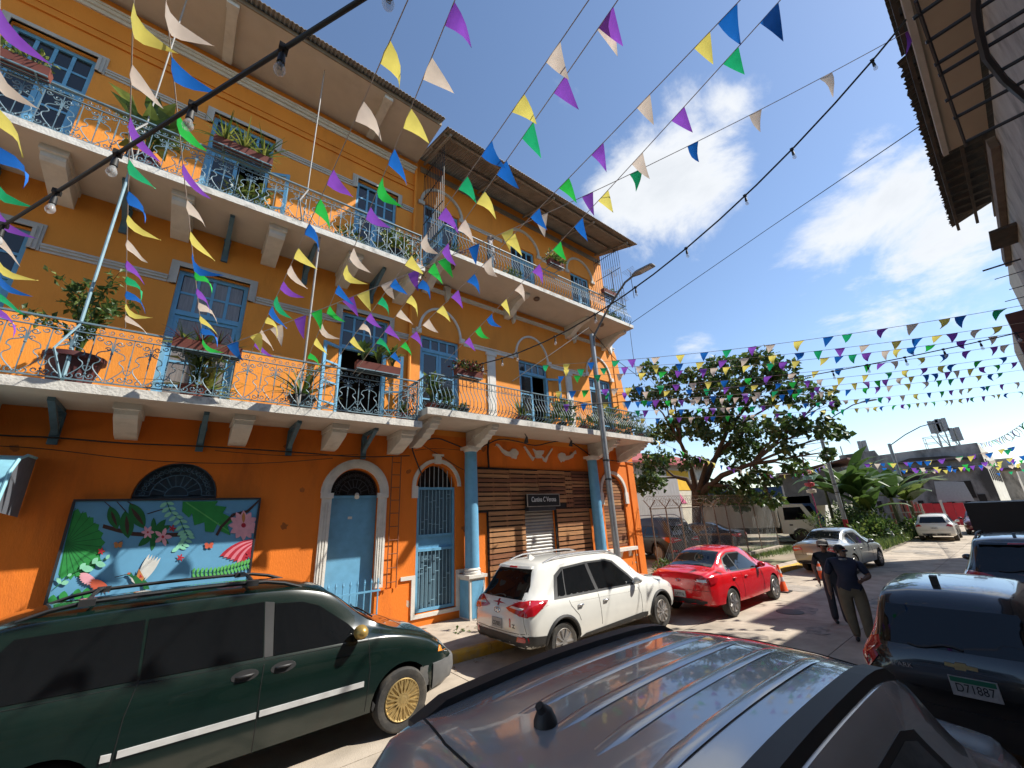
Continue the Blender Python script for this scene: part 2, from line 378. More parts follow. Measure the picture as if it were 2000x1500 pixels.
# --- French doors: part 'door' with frame, its panes and its leaves as sub-parts
def leaf_frame(mb, x0, x1, z0, z1, rows, y, st=.085, d=.05, bottom=.0):
    mb.box(x0, x0 + st, y, y + d, z0, z1); mb.box(x1 - st, x1, y, y + d, z0, z1)
    zs = [z0 + bottom + (z1 - z0 - bottom) * i / rows for i in range(rows + 1)]
    for i, z in enumerate(zs):
        h = st * (.9 if i in (0, rows) else .55); a = z - (0 if i == 0 else (h if i == rows else h / 2))
        mb.box(x0 + st, x1 - st, y + .003, y + d - .003, a, a + h)
    if bottom > .1: mb.box(x0 + st, x1 - st, y + .015, y + d - .015, z0, z0 + bottom)
    return [(x0 + st, x1 - st, zs[i] + .03, zs[i + 1] - .03) for i in range(rows)]
def pane(parent, r, y, m):
    a, b, c, d = r; mb = MB(); mb.box(a - .02, b + .02, y + .02, y + .03, c - .02, d + .02); o = mb.build('pane', m, None, U)
    o.parent = parent; o.matrix_parent_inverse = Matrix.Translation(B.location).inverted() @ Matrix.Identity(4)
    return o
def sub(o, parent):
    """sub-part in world coordinates under a part whose own origin is the world origin"""
    o.parent = parent; o.matrix_parent_inverse = Matrix.Identity(4); return o
def spane(parent, r, y, m):
    a, b, c, d = r; mb = MB(); mb.box(a - .015, b + .015, y + .02, y + .03, c - .015, d + .015); return sub(mb.build('pane', m, None, U), parent)
def french(x0, x1, z0, z1, tr_rows, tr_h, rows, opened=(), cols=4, glass=PANE, tglass=PANE, yy=.10):
    y = W + yy; mb = MB(); f = .09
    mb.box(x0, x0 + f, y - .02, y + .08, z0, z1); mb.box(x1 - f, x1, y - .02, y + .08, z0, z1)
    mb.box(x0 + f, x1 - f, y - .02, y + .08, z1 - f, z1); zt = z1 - tr_h
    mb.box(x0 + f, x1 - f, y - .022, y + .08, zt - .11, zt)
    cw = (x1 - x0 - 2 * f) / cols; rh = (z1 - f - zt) / tr_rows; pr = []
    for c in range(1, cols): mb.box(x0 + f + cw * c - .03, x0 + f + cw * c + .03, y + .0, y + .06, zt, z1 - f)
    for r in range(1, tr_rows): mb.box(x0 + f, x1 - f, y + .004, y + .056, zt + rh * r - .025, zt + rh * r + .025)
    for c in range(cols):
        for r in range(tr_rows): pr.append((x0 + f + cw * c + .03, x0 + f + cw * (c + 1) - .03, zt + rh * r + .025, zt + rh * (r + 1) - .025))
    d = bp(mb, 'door', BLUE)
    for r in pr: spane(d, r, y, tglass)
    mid = (x0 + x1) / 2
    for side, (a, b) in enumerate([(x0 + f, mid - .004), (mid + .004, x1 - f)]):
        if side in opened:
            h = a if side == 0 else b; w = b - a
            lf = MB(); rs = leaf_frame(lf, 0, w, z0 + .02, zt - .11, rows, -.03, bottom=0)
            ang = math.radians(-152 if side == 0 else -24)
            ca, sa = math.cos(ang), math.sin(ang)
            lf.v = [(h + p[0] * ca - p[1] * sa, y - .04 + p[0] * sa + p[1] * ca, p[2]) for p in lf.v]
            lo = sub(lf.build('leaf', BLUE, None, U), d)
        else:
            lf = MB(); rs = leaf_frame(lf, a, b, z0 + .02, zt - .115, rows, y + .01)
            lo = sub(lf.build('leaf', BLUE, None, U), d)
            for r in rs:
                m2 = MB(); m2.box(r[0] - .01, r[1] + .01, y + .03, y + .04, r[2] - .01, r[3] + .01); sub(m2.build('pane', glass, None, U), lo)
    return d
for i, (a, b) in enumerate(F1L): french(a, b, 5.0, 8.30, 2, .98, 4, {2: (0, 1)}.get(i, ()), glass=CURT if i == 1 else PANE, tglass=CURT if i == 1 else PANE)
for i, (a, b) in enumerate(F2L): french(a, b, 9.58, 13.0, 2, .98, 4, {1: (1,)}.get(i, ()))
for i, (a, b) in enumerate(F1R): french(a, b, 5.33, 8.20, 1, .42, 3, {1: (1,)}.get(i, ()))
for i, (a, b) in enumerate(F2R): french(a, b, 10.40, 13.35, 1, .45, 3)

# --- mouldings
def band(x0, x1, z0, z1, pr=.06, m=TRIM, name='moulding', steps=2):
    mb = MB(); h = (z1 - z0) / (2 * steps)
    mb.box(x0, x1, W - pr * .45, W + .001, z0, z1); mb.box(x0, x1, W - pr, W - pr * .45, z0 + h * 1.4, z1 - h * .15)
    if steps > 1: mb.box(x0, x1, W - pr * 1.35, W - pr, z0 + h * 2.6, z1 - h * .5)
    return bp(mb, name, m)
def surround(x0, x1, zc, zt, m=TRIM):
    """moulded frame over a door head with ears that drop to the string course"""
    mb = MB()
    for k, (o, p) in enumerate([(.16, .035), (.12, .06), (.06, .085)]):
        mb.box(x0 - o, x0 - .005, W - p, W + .001 - k * .0001, zc, zt + o * .9); mb.box(x1 + .005, x1 + o, W - p, W + .001 - k * .0001, zc, zt + o * .9)
        mb.box(x0 - .005, x1 + .005, W - p, W + .001 - k * .0001, zt + .005, zt + o * .9)
    return bp(mb, 'door_surround', m)
for doors, zc, zt in ((F1L, 7.88, 8.32), (F2L, 12.66, 13.02)):
    prev = XL
    for a, b in doors:
        band(prev, a - .17, zc, zc + .17); surround(a, b, zc, zt); prev = b + .17
    band(prev, 4.72, zc, zc + .17)
# under the eaves
band(XL, 4.72, 14.38, 14.66, .10, WHITE); mb = MB(); mb.box(XL, 4.72, W - .05, W, 13.62, 13.68); mb.box(XL, 4.72, W - .03, W, 13.85, 13.90); bp(mb, 'moulding', ORANGE_UP)
# right section: blind arches, impost mouldings, pilasters, string course
def arch_band(cx, r0, r1, zs, pr, m, n=20, a0=0, a1=PI, name='arch_moulding', rz=None):
    mb = MB(); k = r1 - r0
    A, Bq = arc(cx, zs, r1, a0, a1, n, rz), arc(cx, zs, r0, a0, a1, n, None if rz is None else rz - k)
    vs = [(a, W - pr, b) for a, b in A] + [(a, W - pr, b) for a, b in Bq] + [(a, W + .002, b) for a, b in A] + [(a, W + .002, b) for a, b in Bq]
    q = n + 1; fs = []
    for i in range(n): fs += [(i, i + 1, q + i + 1, q + i), (i, 2 * q + i, 2 * q + i + 1, i + 1), (q + i, q + i + 1, 3 * q + i + 1, 3 * q + i)]
    mb.add(vs, fs); return bp(mb, name, m, smooth=40)
for cx, r in ((5.79, .80), (9.79, .86), (13.75, .86)):
    arch_band(cx, r - .075, r, 8.30, .05, WHITE, rz=.98); 
    for s in (-1, 1):
        mb = MB(); mb.box(cx + s * r - .09, cx + s * r + .09, W - .10, W, 8.20, 8.36); bp(mb, 'impost', WHITE)
for a, b in ((4.75, 4.92), (6.68, 8.84), (10.74, 12.80)): band(a, b, 8.14, 8.30, .07, WHITE, steps=1)
for cx in (7.80, 11.72):
    mb = MB(); mb.box(cx - .17, cx + .17, W - .05, W, 5.33, 8.13); mb.box(cx - .22, cx + .22, W - .08, W - .0005, 8.02, 8.135); mb.box(cx - .11, cx + .11, W - .062, W - .051, 5.6, 7.95); bp(mb, 'pilaster', WHITE)
band(4.75, 15.1, 9.84, 9.98, .09, WHITE, steps=1)
for cx in (6.0, 8.9, 12.3, 14.75):
    mb = MB(); mb.prism([(cx - .13, 10.15), (cx + .13, 10.15), (cx + .06, 9.72), (cx, 9.58), (cx - .06, 9.72)], W - .14, W); bp(mb, 'pendant', WHITE)
for cx, r in ((5.80, .88), (9.65, .95), (13.2, .95)):
    arch_band(cx, r - .10, r, 13.32, .06, TRIM)
    for s in (-1, 1):
        mb = MB(); mb.box(cx + s * (r - .05) - .12, cx + s * (r - .05) + .12, W - .08, W, 13.18, 13.32); bp(mb, 'impost', TRIM)
for a, b in ((6.78, 8.55), (10.75, 12.1)): band(a, b, 13.16, 13.30, .06, TRIM, steps=1)
# drain pipe between the two halves
mb = MB(); mb.tube([(4.72, W - .06, 5.0), (4.72, W - .06, 14.8)], .055, 8); bp(mb, 'drain_pipe', ORANGE_UP, smooth=40)

# --- balconies
def slab(x0, x1, y0, z0, z1, lip=.05):
    mb = MB(); mb.box(x0, x1, y0, W + .002, z0, z1); s = bp(mb, 'balcony_slab', SOFFIT)
    mb = MB(); mb.box(x0 - .012, x1 + .012, y0 - .02, y0 - .001, z0 - .01, z1 + .012); mb.box(x1 + .001, x1 + .02, y0, W, z0 - .01, z1 + .012)
    mb.box(x0 - .02, x0 - .001, y0, W, z0 - .01, z1 + .012)
    mb.box(x0 - .012, x1 + .012, y0 - .001, y0 + .22, z1 + .001, z1 + .012)
    sub(mb.build('slab_edge', mat('slab_edge_lime', (.62, .59, .53), .85, .14, 5, .5, 30, dark=(.18, .165, .14), dscale=4.5, dlo=.5, dhi=.72, damt=.8), None, U), s); return s
slab(XL, 4.50, 9.25, 4.84, 4.98); slab(XL, 4.44, 9.20, 9.42, 9.545)
slab(4.56, 14.60, 9.05, 5.17, 5.32); slab(5.00, 14.45, 9.05, 10.22, 10.345)
def corbel(cx, zt, ovh, w=.33, drop=.50):
    mb = MB(); y = W - ovh
    prof = [(W + .001, zt - .001), (y, zt - .001), (y, zt - .11), (y + .04, zt - .12), (y + .05, zt - .20), (y + .12, zt - .26), (W - .28, zt - drop + .03), (W + .001, zt - drop)]
    mb.prism(prof, cx - w / 2, cx + w / 2, 'yz'); mb.box(cx - w / 2 - .025, cx + w / 2 + .025, y - .02, W, zt - .11, zt - .0015); bp(mb, 'corbel', WHITE)
for cx in (-6.6, -4.75, -2.9, -1.03, .76, 2.67, 4.36): corbel(cx, 4.84, .98)
for cx in (-6.5, -4.7, -2.86, -1.0, .78, 2.6, 4.28): corbel(cx, 9.42, 1.22, drop=.42)
def strut(cx, zt, ovh, drop=.66):
    mb = MB(); w = .09
    mb.box(cx - w / 2, cx + w / 2, W - ovh, W, zt - .07, zt - .001); mb.box(cx - w / 2 - .02, cx + w / 2 + .02, W - .06, W, zt - drop, zt - .07)
    pts = [(W - ovh + .03, zt - .07), (W - ovh + .16, zt - .07), (W - .30, zt - .30), (W - .12, zt - .44), (W - .06, zt - drop + .1), (W - .06, zt - drop + .2), (W - .2, zt - .28), (W - ovh + .2, zt - .13)]
    pts = [(W - ovh + .05, zt - .071), (W - ovh + .2, zt - .071), (W - .061, zt - .36), (W - .061, zt - .52), (W - .16, zt - .42)]
    mb.prism(pts, cx - w / 2, cx + w / 2, 'yz'); mb.tube([(cx - .07, W - .3, zt - .24), (cx + .07, W - .3, zt - .24)], .035, 8)
    bp(mb, 'balcony_strut', BLUE_D)
for cx in (-5.7, -3.85, -1.98, .12, 1.80, 3.55): strut(cx, 4.84, .92)
for cx in (-3.8, -1.92, -.12, 1.65, 3.45): strut(cx, 9.42, 1.05)
def console(cx, zt, ovh, h, w=.24, m=WHITE):
    """stepped and scrolled bracket under the right hand balconies"""
    mb = MB(); y = W - ovh
    prof = [(W, zt - .002), (y, zt - .002), (y, zt - .09), (y + .06, zt - .09), (y + .06, zt - .17), (y + .18, zt - .19), (y + .22, zt - .27), (y + .36, zt - .28), (y + .42, zt - .36),
            (y + .56, zt - .38), (y + .62, zt - .46), (y + .78, zt - .48), (W - .46, zt - h + .06), (W - .30, zt - h), (W, zt - h)]
    mb.prism(prof, cx - w / 2, cx + w / 2, 'yz')
    for k in range(4):
        t0 = y + .3 + .22 * k
        mb.tube([(cx - w / 2 - .012, t0, zt - .06 - .05 * k), (cx - w / 2 - .012, t0 + .3, zt - .16 - .07 * k), (cx - w / 2 - .012, W - .1, zt - .2 - .08 * k)], .018, 5)
    bp(mb, 'console_bracket', m)
for cx in (4.95, 6.86, 12.62, 14.42): console(cx, 5.17, 1.45, .62)
def bracket2(cx, zt, ovh, h):
    mb = MB(); y = W - ovh
    prof = [(W, zt - .002), (y, zt - .002), (y, zt - .10), (y + .10, zt - .14), (y + .3, zt - .15), (y + .5, zt - .20), (y + .75, zt - .32), (W - .3, zt - h + .05), (W, zt - h)]
    mb.prism(prof, cx - .12, cx + .12, 'yz'); bp(mb, 'console_bracket', WHITE)
for cx in (5.2, 8.6, 11.9, 14.3): bracket2(cx, 10.22, 1.3, .52)

# --- wrought iron railings
def spiral(cx, cz, r0, a0, turns, n=16, shrink=.25, s=1):
    return [(cx + r0 * (1 - (1 - shrink) * i / n) * math.cos(a0 + s * turns * 2 * PI * i / n), cz + r0 * (1 - (1 - shrink) * i / n) * math.sin(a0 + s * turns * 2 * PI * i / n)) for i in range(n + 1)]
def bez(p0, p1, p2, p3, n=10):
    o = []
    for i in range(n + 1):
        t = i / n; a, b, c, d = (1 - t) ** 3, 3 * t * (1 - t) ** 2, 3 * t * t * (1 - t), t ** 3
        o.append((a * p0[0] + b * p1[0] + c * p2[0] + d * p3[0], a * p0[1] + b * p1[1] + c * p2[1] + d * p3[1]))
    return o
def scroll_unit():
    """one repeat (0.50 wide, 1.08 high) of the scrollwork, in the xz plane"""
    mb = MB(); r = .0095
    def T(p, rr=r): mb.tube([(a, 0, b) for a, b in p], rr, 4)
    for s in (-1, 1):
        T([(.125 * 0 + 0, .07), (0, .90)], .009)
        T(spiral(s * .075, .80, .052, PI / 2 - s * PI / 2, 1.15, 14, .3, -s)); T(bez((s * .023, .80), (s * .012, .70), (s * .01, .62), (0, .56), 6))
        T(spiral(s * .055, .68, .036, PI / 2 - s * PI / 2, 1.0, 10, .3, s))
        T(bez((0, .70), (s * .05, .60), (s * .19, .66), (s * .18, .52)) + bez((s * .18, .52), (s * .10, .49), (s * .10, .44), (s * .17, .40))[1:] + bez((s * .17, .40), (s * .24, .33), (s * .12, .22), (s * .02, .10))[1:])
        T(spiral(s * .075, .13, .058, PI / 2 + s * PI / 2, 1.1, 14, .3, s))
    for s in (-1, 1):
        xb = .25
        T(spiral(xb + s * .062, .155, .05, PI / 2 + s * PI / 2, 1.1, 12, .3, s)); T(bez((xb, .24), (xb + s * .05, .27), (xb + s * .07, .34), (xb + s * .015, .33), 6))
        T(spiral(xb + s * .06, .845, .045, PI / 2 - s * PI / 2, 1.0, 10, .3, -s))
    T([(.25, .07), (.25, .90)], .009); mb.tube([(.25, 0, .40), (.25, 0, .60)], [.008, .015, ][:2] if False else .014, 4)
    mb.tube([(0, 0, .42), (0, 0, .60)], .014, 4); mb.ball((0, 0, .60), .022, 6, 4); mb.ball((.25, 0, .19), .02, 6, 4)
    for k in range(4): T(spiral(-.19 + .125 * k, .985, .045, PI * (k % 2), 1.2, 12, .25, 1 if k % 2 else -1), .007)
    return mb
su = scroll_unit().mesh('scrollwork_panel', IRON, U)
def railing_left(x0, x1, y, zb):
    mb = MB()
    for z, t in ((1.08, .028), (.91, .016), (.07, .018)): mb.box(x0, x1, y - t, y + t, zb + z - t * .5, zb + z + t * .5)
    mb.box(x1 - .03, x1, y, W, zb + 1.05, zb + 1.09); mb.box(x1 - .03, x1, y, W, zb + .06, zb + .09); mb.box(x1 - .02, x1, y - .02, y + .02, zb, zb + 1.1)
    rail = bp(mb, 'railing', IRON)
    x = x1 - .28
    while x > x0:
        o = bpy.data.objects.new('scrollwork_panel', su); COL.objects.link(o); o.location = (x * U, y * U, zb * U); sub(o, rail); x -= .50
    for k in range(3):
        o = bpy.data.objects.new('scrollwork_panel', su); COL.objects.link(o); o.location = ((x1 - .015) * U, (y + .25 + .5 * k) * U, zb * U); o.rotation_euler = (0, 0, PI / 2); sub(o, rail)
    return rail
railing_left(-8.9, 4.42, 9.33, 4.99); railing_left(-8.9, 4.36, 9.28, 9.555)
def belly_bar():
    mb = MB(); pts = [(0, 0, .05), (0, -.10, .10), (0, -.185, .22), (0, -.19, .34), (0, -.12, .50), (0, -.03, .64), (0, 0, .78), (0, 0, 1.0)]
    mb.tube(pts, .010, 5)
    sp = spiral(0, 0, .05, PI / 2, 1.2, 12, .3); mb.tube([(.06 + a, -.10 - b * .5, .17 + b) for a, b in sp], .008, 4)
    mb.tube([(.0, -.0, .80), (.03, -.02, .86), (.06, 0, .80)], .007, 4)
    return mb
bb = belly_bar().mesh('baluster', IRON, U)
def railing_right(x0, x1, y, zb):
    mb = MB()
    for z, t in ((1.0, .026), (.80, .012), (.05, .018)): mb.box(x0, x1, y - t, y + t, zb + z - t * .5, zb + z + t * .5)
    for xx in (x0, x1):
        for z, t in ((1.0, .026), (.05, .018)): mb.box(xx - t, xx + t, y, W, zb + z - t * .5, zb + z + t * .5)
    rail = bp(mb, 'railing', IRON)
    n = int((x1 - x0) / .125)
    for k in range(n + 1):
        o = bpy.data.objects.new('baluster', bb); COL.objects.link(o); o.location = ((x0 + (x1 - x0) * k / n) * U, y * U, zb * U); sub(o, rail)
    for xx, rz in ((x0, -PI / 2), (x1, PI / 2)):
        for k in range(1, 12):
            o = bpy.data.objects.new('baluster', bb); COL.objects.link(o); o.location = (xx * U, (y + .13 * k) * U, zb * U); o.rotation_euler = (0, 0, rz); sub(o, rail)
railing_right(4.70, 14.48, 9.20, 5.33); railing_right(5.12, 14.33, 9.20, 10.355)
# burglar bars closing both ends of the top right balcony, up to the eaves
for xx, n in ((5.05, 13), (14.38, 13)):
    mb = MB()
    for k in range(n): mb.tube([(xx, 9.2 + 1.45 * k / (n - 1), 11.35), (xx, 9.2 + 1.45 * k / (n - 1), 14.62)], .011, 4)
    for z in (12.3, 13.4, 14.4): mb.box(xx - .01, xx + .01, 9.2, 10.65, z, z + .025)
    bp(mb, 'burglar_bars', IRON_D)
# tall pipes that stand on the balconies and prop rail and eave
for x, y0, z0, z1 in ((-1.84, 9.36, 5.0, 9.42), (1.66, 9.36, 5.0, 9.42), (-1.80, 9.3, 9.56, 14.9), (1.24, 9.3, 9.56, 14.9)):
    mb = MB(); mb.tube([(x, y0, z0), (x, y0, z1)], .024 if z0 < 9 else .015, 8); mb.tube([(x + .02, y0 - .02, z0 + 1.08), (x - .16, y0 - .2, z0 + .5), (x - .02, y0 - .03, z0 + .05)], .018, 6); bp(mb, 'prop_pipe', mat('pale_blue_pipe', (.24, .38, .44), .55, .2, 6) if x < 0 and z0 < 9 else mat('grey_prop', (.30, .29, .27), .6, .2, 6), smooth=40)

# --- eaves
mb = MB(); mb.box(XL, 4.75, 8.86, W - .005, 14.92, 15.0); bp(mb, 'eave_soffit', SOFFIT)
for cx in (-5.2, -.95, 3.0):
    mb = MB(); mb.box(cx - .11, cx + .11, 8.95, W - .1, 14.80, 14.919); mb.box(cx - .13, cx + .13, 8.93, 9.08, 14.78, 14.93); bp(mb, 'eave_beam', WHITE)
def corrugated(x0, x1, pin, pout, wl=.105, amp=.022, t=.012):
    """sheet with waves across x, from (y,z) pin to pout"""
    n = int((x1 - x0) / wl * 4); mb = MB(); vs = []
    for i in range(n + 1):
        x = x0 + (x1 - x0) * i / n; dz = amp * math.sin(i * PI / 2)
        for (y, z) in (pin, pout): vs += [(x, y, z + dz), (x, y, z + dz + t)]
    fs = []
    for i in range(n):
        a, b = 4 * i, 4 * i + 4
        fs += [(a, b, b + 2, a + 2), (a + 1, a + 3, b + 3, b + 1), (a + 2, b + 2, b + 3, a + 3)]
    return mb.add(vs, fs)
bp(corrugated(XL, 4.78, (12.5, 16.2), (8.62, 15.02)), 'roof_sheet', ROOFM)
mb = MB(); mb.box(XL, 4.75, 8.84, 8.88, 14.9, 15.03); bp(mb, 'fascia_board', mat('old_fascia', (.23, .18, .13), .8, .3, 4))
bp(corrugated(4.85, 15.25, (13.0, 16.0), (8.62, 14.72)), 'roof_sheet', ROOFM)
for y, z in ((8.95, 14.78), (9.85, 15.02)):
    mb = MB(); mb.box(4.9, 15.1, y - .035, y + .035, z - .08, z + .0); bp(mb, 'purlin', mat('grey_timber', (.26, .22, .18), .8, .25, 5))
for cx in (5.05, 7.4, 9.8, 12.2, 14.6):
    mb = MB(); mb.beam((cx, 8.75, 14.62), (cx, W, 15.06), .06, .09); bp(mb, 'rafter', MATS['grey_timber'])
mb = MB(); mb.box(4.9, 14.95, W - .03, W - .001, 14.62, 14.86); bp(mb, 'wall_plate', MATS['grey_timber'])

# --- ground floor: doors, gate, columns, pallets
def pil(cx, z0, z1, w=.22):
    mb = MB(); mb.box(cx - w / 2, cx + w / 2, W - .06, W, z0, z1)
    for k in range(3): mb.box(cx - w / 2 + .035 + .06 * k, cx - w / 2 + .065 + .06 * k, W - .075, W - .061, z0 + .12, z1 - .1)
    mb.box(cx - w / 2 - .03, cx + w / 2 + .03, W - .09, W - .0005, z1, z1 + .12); bp(mb, 'door_pilaster', WHITE)
pil(2.75, 1.05, 3.2); pil(4.13, 1.05, 3.2); arch_band(3.44, .62, .84, 3.32, .07, WHITE); arch_band(3.44, .70, .78, 3.32, .09, WHITE)
mb = MB(); mb.box(2.84, 4.04, W + .16, W + .20, .02, 3.26); d1 = bp(mb, 'door', BLUE)
mb = MB(); mb.box(2.84, 4.04, W + .13, W + .159, 3.2, 3.27); sub(mb.build('lintel_rail', BLUE, None, U), d1)
mb = MB(); mb.box(3.34, 3.44, W + .145, W + .1595, 2.70, 2.76); sub(mb.build('number_plate', WHITE, None, U), d1)
mb = MB(); mb.ball((3.5, W + .08, 3.28), .055, 8, 6); mb.tube([(3.5, W + .08, 3.28), (3.46, W - .05, 3.22)], [.03, .06], 8); sub(mb.build('door_lamp', WHITE, None, U, 40), d1)
def fan_grille(cx, r, zs, m, petals=9):
    mb = MB(); y = W + .1
    T = lambda p, rr=.011: mb.tube([(a, y, b) for a, b in p], rr, 4)
    T(arc(cx, zs, r * .97, 0, PI, 20)); T(arc(cx, zs, r * .62, 0, PI, 16)); T(arc(cx, zs, r * .28, 0, PI, 10)); T([(cx - r, zs), (cx + r, zs)])
    for k in range(petals + 1):
        a = PI * k / petals; c, s = math.cos(a), math.sin(a)
        T([(cx + r * .28 * c, zs + r * .28 * s), (cx + r * .62 * c, zs + r * .62 * s)])
        if k < petals:
            am = PI * (k + .5) / petals
            for sg in (-1, 1):
                T(spiral(cx + r * .79 * math.cos(am + sg * .085), zs + r * .79 * math.sin(am + sg * .085), r * .075, am, 1.3, 12, .25, sg), .009)
            T([(cx + r * .62 * math.cos(am), zs + r * .62 * math.sin(am)), (cx + r * .93 * math.cos(am), zs + r * .93 * math.sin(am))], .007)
    return bp(mb, 'fan_grille', m)
fan_grille(3.44, .60, 3.30, IRON_D); fan_grille(-.10, .66, 3.29, BLUE_D)
mb = MB(); mb.prism(arch_hole(3.44, .62, 3.25, 3.31), W + .22, W + .24); bp(mb, 'fanlight', ROOM)
mb = MB(); mb.prism(arch_hole(-.10, .68, .3, 3.27), W + .24, W + .26); bp(mb, 'fanlight', mat('fanlight_board', (.05, .085, .11), .6, .3, 6))
mb = MB()                                   # low spiked blue fence across the doorway
for k in range(9): mb.tube([(2.78 + .165 * k, W - .12, .02), (2.78 + .165 * k, W - .12, 1.18)], .017, 6); mb.lathe([(.022, 1.18), (.028, 1.22), (.003, 1.30)], (2.78 + .165 * k, W - .12, 0), 6)
mb.box(2.74, 4.16, W - .135, W - .105, 1.0, 1.04); mb.box(2.74, 4.16, W - .135, W - .105, .2, .24); bp(mb, 'doorway_fence', BLUE)
mb = MB(); mb.box(4.06, 4.28, W - .10, W - .002, 1.0, 1.06); mb.box(4.06, 4.9, W - .03, W - .001, .0, 1.0); bp(mb, 'plinth', ORANGE_LO)
# barred gate
g = MB(); y = W + .06
for x in (5.15, 6.27): g.box(x, x + .07, y - .02, y + .04, .32, 3.48)
for z in (.32, 1.78, 2.14, 3.41): g.box(5.22, 6.27, y - .015, y + .035, z, z + .07)
gate = bp(g, 'gate', BLUE)
mb = MB(); mb.box(5.21, 6.28, y + .045, y + .055, .33, 3.45); sub(mb.build('gate_mesh', mat('blue_mesh', (.07, .135, .18), .7, .25, 60), None, U), gate)
mb = MB(); mb.box(5.22, 6.27, y + .03, y + .04, 1.84, 2.15); sub(mb.build('gate_plate', BLUE, None, U), gate)
rr = random.Random(5)
for z0, z1 in ((.39, 1.78), (2.21, 3.41)):
    for k in range(9):
        mb = MB(); xk = 5.22 + 1.05 * (k + .5) / 9; mb.tube([(xk, y, z0), (xk, y, z1)], .011, 5)
        if k < 8:
            for q in range(2): zz = z0 + (z1 - z0) * rr.uniform(.1, .9); mb.box(xk, xk + 1.05 / 9, y - .006, y + .006, zz, zz + .014)
        sub(mb.build('gate_bar', mat('pale_gate_bar', (.20, .35, .44), .5, .1), None, U), gate)
mb = MB()
for k in range(8): xk = 5.24 + .145 * k; mb.tube([(xk, y, 3.48), (xk, y, 3.5 + math.sqrt(max(.0, .59 ** 2 - (xk - 5.74) ** 2)))], .012, 5)
bp(mb, 'fanlight_bars', STEEL); mb = MB(); mb.prism(arch_hole(5.74, .62, 3.47, 3.5), W + .3, W + .32); bp(mb, 'fanlight', ROOM)
arch_band(5.74, .68, .78, 3.50, .06, WHITE, a0=0, a1=PI); mb = MB(); mb.box(4.96, 5.13, W - .06, W, 3.18, 3.50); bp(mb, 'impost', WHITE); mb = MB(); mb.box(5.64, 5.84, W - .09, W, 4.14, 4.36); mb.box(5.57, 5.91, W - .10, W - .001, 4.36, 4.42); bp(mb, 'keystone', WHITE)
mb = MB(); mb.box(5.02, 5.125, W - .04, W, .20, 1.22); mb.box(6.36, 6.46, W - .04, W, .20, 1.22); mb.box(4.72, 5.02, W - .041, W, 1.13, 1.22); mb.box(6.46, 6.75, W - .041, W, 1.13, 1.22); mb.box(5.02, 6.46, W - .042, W - .0005, .20, .29); bp(mb, 'gate_border', WHITE)
# columns
def column(cx, w):
    y = W - .30
    mb = MB(); mb.box(cx - w / 2, cx + w / 2, y - .26, W, 0, 1.02); mb.box(cx - w / 2 - .05, cx + w / 2 + .05, y - .31, W, 1.02, 1.10); p = bp(mb, 'pedestal', WHITE)
    mb = MB(); mb.box(cx - w / 2 + .06, cx + w / 2 - .06, y - .268, y - .2605, .05, .96); mb.box(cx - w / 2 - .008, cx - w / 2 - .0005, y - .2, W - .05, .05, .96); sub(mb.build('pedestal_panel', BLUE, None, U), p)
    mb = MB(); mb.lathe([(.25, 1.10), (.25, 1.16), (.22, 1.19), (.24, 1.22), (.21, 1.26)], (cx, y, 0), 20); bp(mb, 'column_base', WHITE, smooth=40)
    mb = MB(); mb.lathe([(.205, 1.26), (.20, 2.5), (.185, 4.50)], (cx, y, 0), 24); bp(mb, 'column_shaft', BLUE, smooth=50)
    mb = MB(); mb.lathe([(.20, 4.50), (.22, 4.53), (.22, 4.57)], (cx, y, 0), 20); mb.box(cx - .24, cx + .24, y - .22, y + .22, 4.57, 4.66); bp(mb, 'capital', WHITE, smooth=40)
column(6.72, .50); column(12.32, .56)
# pallet cladding: every slat a piece
rk = random.Random(11)
def pallet(x0, x1, z0, z1, n, yo=.0, name='pallet_panel', dark=0):
    mb = MB(); 
    for xx in (x0 + .04, (x0 + x1) / 2, x1 - .04): mb.box(xx - .035, xx + .035, W - .055 + yo, W - .002, z0 + .01, z1 - .01)
    p = bp(mb, name, WOOD[3]); h = (z1 - z0) / n
    for k in range(n):
        g = h * rk.uniform(.18, .36); mb = MB(); j = rk.uniform(-.006, .006)
        mb.box(x0 + rk.uniform(-.01, .01), x1 + rk.uniform(-.01, .01), W - .082 + yo + j, W - .056 + yo + j, z0 + h * k + g / 2, z0 + h * (k + 1) - g / 2)
        sub(mb.build('slat', WOOD[3] if rk.random() < dark else WOOD[rk.choice([0, 0, 1, 2, 2])], None, U), p)
pallet(7.08, 8.36, 2.78, 4.04, 9); pallet(8.37, 9.62, 2.78, 4.06, 9); pallet(9.63, 10.95, 2.95, 4.08, 8); pallet(10.96, 11.3, 2.78, 4.06, 8); pallet(11.31, 12.75, 2.76, 4.10, 11, dark=.6)
pallet(7.50, 8.95, .12, 2.76, 17); pallet(10.42, 12.12, .12, 2.76, 17)
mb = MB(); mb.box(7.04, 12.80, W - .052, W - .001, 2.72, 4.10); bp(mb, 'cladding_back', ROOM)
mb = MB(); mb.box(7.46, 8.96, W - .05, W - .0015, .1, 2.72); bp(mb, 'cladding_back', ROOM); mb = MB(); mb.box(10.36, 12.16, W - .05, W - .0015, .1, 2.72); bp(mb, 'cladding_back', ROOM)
sh = MB(); sh.box(8.97, 10.35, W + .08, W + .10, .04, 2.8); sh_ = bp(sh, 'roller_shutter', SHUT)
for k in range(26):
    mb = MB(); z = .06 + .105 * k; mb.prism([(W + .079, z), (W + .05, z + .02), (W + .045, z + .06), (W + .079, z + .10)], 8.98, 10.34, 'yz'); sub(mb.build('shutter_slat', SHUT, None, U), sh_)
